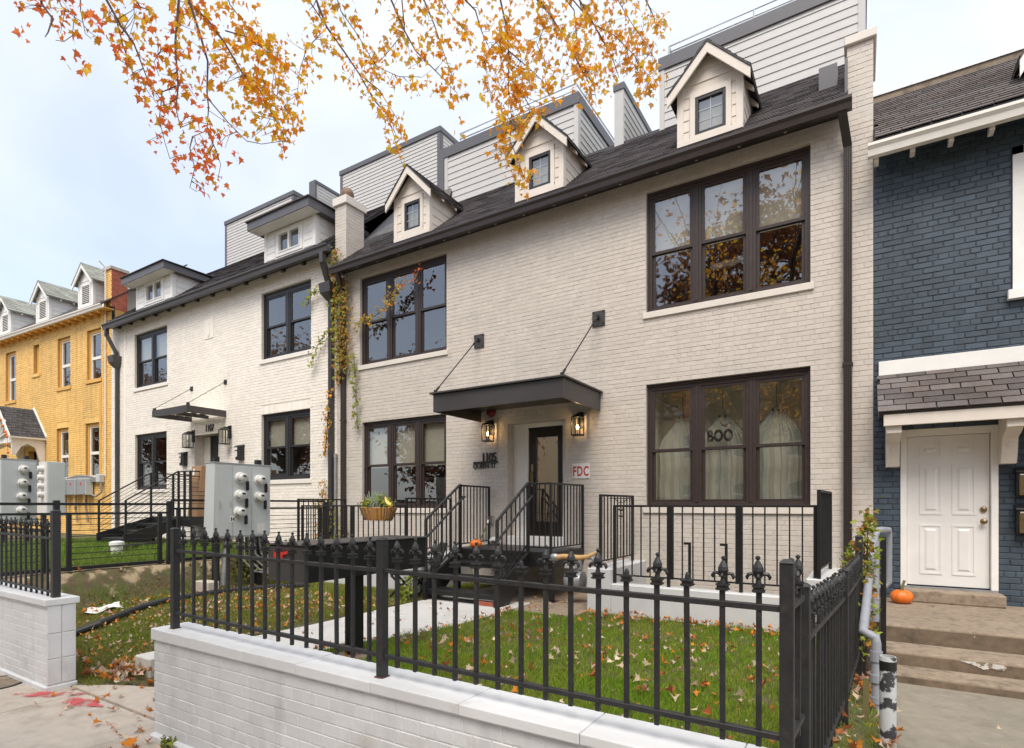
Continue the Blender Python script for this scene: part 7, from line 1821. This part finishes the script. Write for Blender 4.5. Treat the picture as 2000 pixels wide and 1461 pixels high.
# ---- grass
def blades(name, label, regions, kind='stuff'):
    Vs, Fs, Cs = [], [], []; base = 0
    for (n, fx, hmin, hmax, wid, c0, c1, lean) in regions:
        x, y = fx(n); n = len(x); z = lawn_z(x, y) - .012
        pat = .5+.5*np.sin(x*2.3+1.7*np.sin(y*1.9))*np.cos(y*2.1-x*.7)
        h = hmin + (hmax-hmin)*rng.random(n)**1.6 * (.55+.6*pat); a = rng.random(n)*2*np.pi; tl = lean*np.abs(rng.normal(0, 1, n))*h
        b = rng.random(n)*2*np.pi; w = wid*(.6+.8*rng.random(n))
        dx, dy = np.cos(a)*w, np.sin(a)*w
        m1 = np.stack([x+np.cos(b)*tl*.35, y+np.sin(b)*tl*.35, z+h*.6], 1)
        tip = np.stack([x+np.cos(b)*tl, y+np.sin(b)*tl, z+h*.97], 1)
        p0 = np.stack([x-dx, y-dy, z], 1); p1 = np.stack([x+dx, y+dy, z], 1)
        d3 = np.stack([dx, dy, 0*dx], 1)*.75
        V = np.stack([p0, p1, m1+d3, m1-d3, tip], 1).reshape(-1, 3)
        i = (np.arange(n)*5)[:, None] + base
        F = np.concatenate([i+np.array((0, 1, 2)), i+np.array((0, 2, 3)), i+np.array((3, 2, 4))], 0)
        mixf = np.clip(.25+.5*(1-pat)+.35*rng.normal(0, 1, n), 0, 1)[:, None]
        c = (np.array(c0)*(1-mixf)+np.array(c1)*mixf)*(.65+.7*rng.random((n, 1)))
        C4 = np.ones((n, 5, 4)); C4[:, :, :3] = c[:, None]
        Vs.append(V); Fs.append(F); Cs.append(C4.reshape(-1, 4)); base += n*5
    V = np.concatenate(Vs); F = np.concatenate(Fs); Cc = np.concatenate(Cs)
    o = link(name, raw_mesh(name, V, F, grassm, {'Col': Cc})); o['kind'] = kind; o['label'] = label; o['category'] = 'grass'
def box_region(x0, x1, y0, y1, keep=None):
    def f(n):
        x = x0+(x1-x0)*rng.random(n); y = y0+(y1-y0)*rng.random(n)
        if keep is not None: k = keep(x, y); x, y = x[k], y[k]
        return x, y
    return f
G0, G1 = (.16, .33, .02), (.33, .34, .065)
edge = lambda x, y: (x > -4.33+.03*np.sin(y*9)) & ~((x > -3.40) & (y > 7.42)) & ~((x < -3.3) & (y > 6.93)) & ~((x > -4.13) & (x < -3.74) & (y > 3.4) & (y < 3.82))
left = lambda x, y: (x < -5.95+.03*np.sin(y*8)) & ~((x < -9.93) & (x > -10.3) & (rng.random(len(x)) < .66)) & ~((y < 2.75+.5*np.clip((x+6.0)/.9, 0, 1)+.06*np.sin(x*13)) & (x > -6.1)) & (rng.random(len(x)) < .62+.38*(np.sin(x*3.1+y)*np.cos(y*2.7) > -.3))
near = lambda x, y: edge(x, y)
blades('grass', 'short green lawn grass of the front yards, mixed with dry blades', [
    (64000, box_region(-4.4, -.26, 2.40, 4.3, edge), .025, .075, .0024, G0, G1, .55), (46000, box_region(-4.4, -.10, 4.3, 7.44, edge), .025, .07, .0030, G0, G1, .55),
    (4200, box_region(-4.35, -.3, 2.38, 2.46), .05, .10, .0026, G0, G1, .7), (6500, box_region(-.19, .20, 2.4, 6.8, lambda x, y: rng.random(len(x)) < np.clip(1.3-(y-2.4)/4, .25, 1)), .02, .06, .0026, G0, G1, .6),
    (120000, box_region(-9.95, -5.9, 2.36, 8.9, left), .025, .075, .0036, (.17, .27, .03), (.35, .29, .10), .6),
    (42000, box_region(-18.5, -10.32, 2.6, 7.6), .05, .20, .0055, (.12, .235, .03), (.22, .27, .07), .8), (6000, box_region(-18, -10.3, 7.6, 8.9), .03, .1, .005, (.08, .14, .02), (.2, .17, .06), .6)])
# ---- fallen leaves
PALE, PINK, RUST, FOX = np.array((.62, .50, .36)), np.array((.56, .37, .29)), np.array((.36, .13, .05)), np.array((.60, .23, .04))
def litter(spec):
    P, S, Cc = [], [], []
    for (n, fx, zf, cl, s) in spec:
        x, y = fx(n); n = len(x); z = zf(x, y); P.append(np.stack([x, y, z], 1)); S.append(s*(.35+.9*rng.random(n)**1.3))
        Cc.append(np.array(cl)[rng.integers(0, len(cl), n)]*(.65+.6*rng.random((n, 1))))
    P, S, Cc = map(np.concatenate, (P, S, Cc)); n = len(P)
    nr = np.stack([rng.normal(0, .45, n), rng.normal(0, .45, n), np.ones(n)], 1); up = np.stack([rng.normal(0, 1, n), rng.normal(0, 1, n), rng.normal(0, .25, n)], 1)
    o = leaf_object('leaf_litter', None, P, nr, up, S, Cc, litterm, fold=.75); o['label'] = 'fallen autumn leaves scattered over lawns, path and steps'; o['category'] = 'leaves'
gz = lambda dz: (lambda x, y: lawn_z(x, y) + dz + .025*rng.random(len(x)))
cz = lambda z: (lambda x, y: np.full(len(x), z) + .008*rng.random(len(x)))
mixc = (PALE, PALE*.75, PINK*.8, RUST, FOX, RUST*.8)
drift = lambda x, y: edge(x, y) & (rng.random(len(x)) < .25+.75*(np.sin(x*3.7+1.3*y)*np.cos(y*2.9-.8*x) > .15))
litter([(1250, box_region(-4.3, -.3, 2.45, 7.4, drift), gz(.032), mixc, .060), (190, box_region(-3.2, -.5, 6.95, 7.42), gz(.03), (RUST, FOX, PINK), .055), (120, box_region(-4.45, -4.2, 2.9, 7.0), gz(.03), (RUST, FOX, RUST, PINK), .05),
        (1350, box_region(-9.6, -5.95, 2.5, 6.5, lambda x, y: x < -5.95), gz(.012), (PALE, PINK, RUST, FOX, PALE, TAN*.8), .055), (300, box_region(-6.5, -5.3, 2.5, 3.3), gz(.03), (RUST, FOX, PINK, PALE, PALE, PINK), .088),
        (46, box_region(-5.85, -4.4, 2.9, 6.8), cz(-1.497), (RUST, PINK, RUST), .045), (60, box_region(-4.7, -3.8, 6.95, 8.9), cz(-1.51), (RUST, FOX, PALE), .05),
        (150, box_region(-.17, .20, 2.5, 6.6), gz(.03), (FOX, PALE, RUST, PINK, FOX), .062), (130, box_region(-.06, .17, 5.3, 6.9), gz(.03), (FOX, RUST, PINK), .06),
        (22, box_region(.4, 2.4, 3.0, 6.0), cz(-1.63), (PALE, PALE, RUST), .04), (14, box_region(.3, 3, 6.2, 8.6), cz(-1.215), (PALE, RUST), .03),
        (60, box_region(-6.2, -4.5, 1.9, 2.6), cz(-1.70), (PINK, PALE, FOX), .05), (50, box_region(-4.5, -3.7, 1.75, 2.07), cz(-1.70), (FOX, RUST, PALE), .05), (160, box_region(-10.2, -9.2, 2.6, 8), gz(.02), (PALE, RUST, FOX), .06)])
FL = (('largest orange maple leaf curled on the pavement at the foot of the garden wall end', FOX*1.15, -4.34, 1.93, .10), ('pale cream maple leaf on the pavement left of the large orange leaf', PALE*1.15, -4.55, 2.02, .085),
      ('small orange leaf on the bare middle of the pavement gap', FOX, -5.05, 1.98, .06), ('brown leaf on the pavement close to the red paint mark', RUST, -5.3, 2.2, .06), ('pink leaf on the pavement against the hidden side of the wall end', PINK, -4.75, 2.35, .055),
      ('pale leaf on the pavement at the edge of the leafy lawn', PALE, -5.5, 2.35, .05), ('bright orange leaf lying right of the clover weed by the wall foot', ORANGE*.8, -4.12, 1.86, .09), ('dull pink leaf on the pavement beside the left wall end', PINK, -6.0, 2.2, .05))
for k, (lab, col, x, y, s) in enumerate(FL):
    V, Fc, C4 = leaf_cloud(np.zeros((1, 3)), np.array([[rng.normal(0, .4), rng.normal(-.3, .3), 1.]]), np.array([[rng.normal(), rng.normal(), .12]]), np.array([s]), col[None], .4)
    lo = link('fallen_leaf', raw_mesh('fallen_leaf', V, Fc, litterm, {'Col': C4}), None, (x, y, -1.69)); tag(lo, lab, 'leaf', 'fallen leaves on the pavement')

# ---- across the road: what the windows mirror
def street_tree(x, y, h, cw, seed, label):
    t = thing('street_tree', label, 'tree', (x, y, -1.8), group='trees across the road')
    r = np.random.default_rng(seed)
    MB().tube([(x, y, -1.9), (x+.05, y, .5), (x, y+.1, h*.45)], [.32, .24, .2], 12).build('trunk', bark, t, smooth=True)
    P = []
    for k in range(46):
        a = r.random()*6.28; q_ = r.random()**.6; e = np.array((x+math.cos(a)*cw*q_, y+math.sin(a)*cw*q_, -1.8+h*(.38+.60*r.random()*(1-.35*q_))))
        s = np.array((x, y+.1, -1.8+h*(.25+.25*r.random()))); MB().tube([tuple(s), tuple((s+e)/2+np.array((0, 0, .4))), tuple(e)], [.13, .07, .02], 7).build('limb', bark, t)
        P.append(e+r.normal(0, 1, (300, 3))*np.array((.85, .85, .7)))
    P = np.concatenate(P); n = len(P); c = np.where(r.random((n, 1)) < .6, np.array((.36, .17, .075)), np.array((.26, .12, .07)))*(.55+.7*r.random((n, 1)))
    leaf_object('crown', t, P, r.normal(size=(n, 3)), r.normal(size=(n, 3)), .21*(.6+.7*r.random(n)), c, leafm)
street_tree(-5.3, -8.0, 16.5, 4.6, 3, 'rust coloured street tree across the road mirrored in the upper right window')
street_tree(2.6, -8.2, 12.5, 3.4, 5, 'orange street tree across the road beyond the right edge')
street_tree(-20.5, -8.5, 11.0, 3.4, 7, 'rust coloured street tree across the road opposite the black canopy')
street_tree(-36, -8.5, 14.5, 4.6, 6, 'orange street tree across the road mirrored in the windows of the white house')
street_tree(-54, -9, 14.5, 5.0, 8, 'orange street tree across the road farthest to the left')
op_h = thing('row_house', 'tan brick row houses across the road, mirrored in the door glass', 'house', (-5, -20, -1.8))
holes_ = [(x, x+1.3, z, z+1.8) for x in np.arange(-28, 22, 3.2) for z in (-.3, 3.0)]
Fo = Matrix.Translation((-5, -20, 0)) @ Matrix.Rotation(math.pi, 4, 'Z')
wall_panel(op_h, M('tan_brick', (.66, .48, .28), .7, .12, 6), -30, 24, -1.9, 6.0, 0, holes_, reveal=.15, frame=Fo, back=8)
for (a, b, c, d) in holes_:
    w_ = MB().box(a, b, .10, .14, c, c+.08).box(a, b, .10, .14, d-.08, d).box(a, a+.08, .10, .14, c, d).box(b-.08, b, .10, .14, c, d).box(a, b, .10, .14, (c+d)/2-.04, (c+d)/2+.04).build('window', trim_white, op_h, frame=Fo)
    MB().poly([(a, .13, c), (b, .13, c), (b, .13, d), (a, .13, d)]).build('pane', lcd, w_, frame=Fo, recalc=False)
MB().hexa([(-30, -.3, 6.0), (24, -.3, 6.0), (24, 6, 6.0), (-30, 6, 6.0), (-30, -.3, 6.1), (24, -.3, 6.1), (24, 3, 8.2), (-30, 3, 8.2)]).build('roof', shingle_old, op_h, frame=Fo)
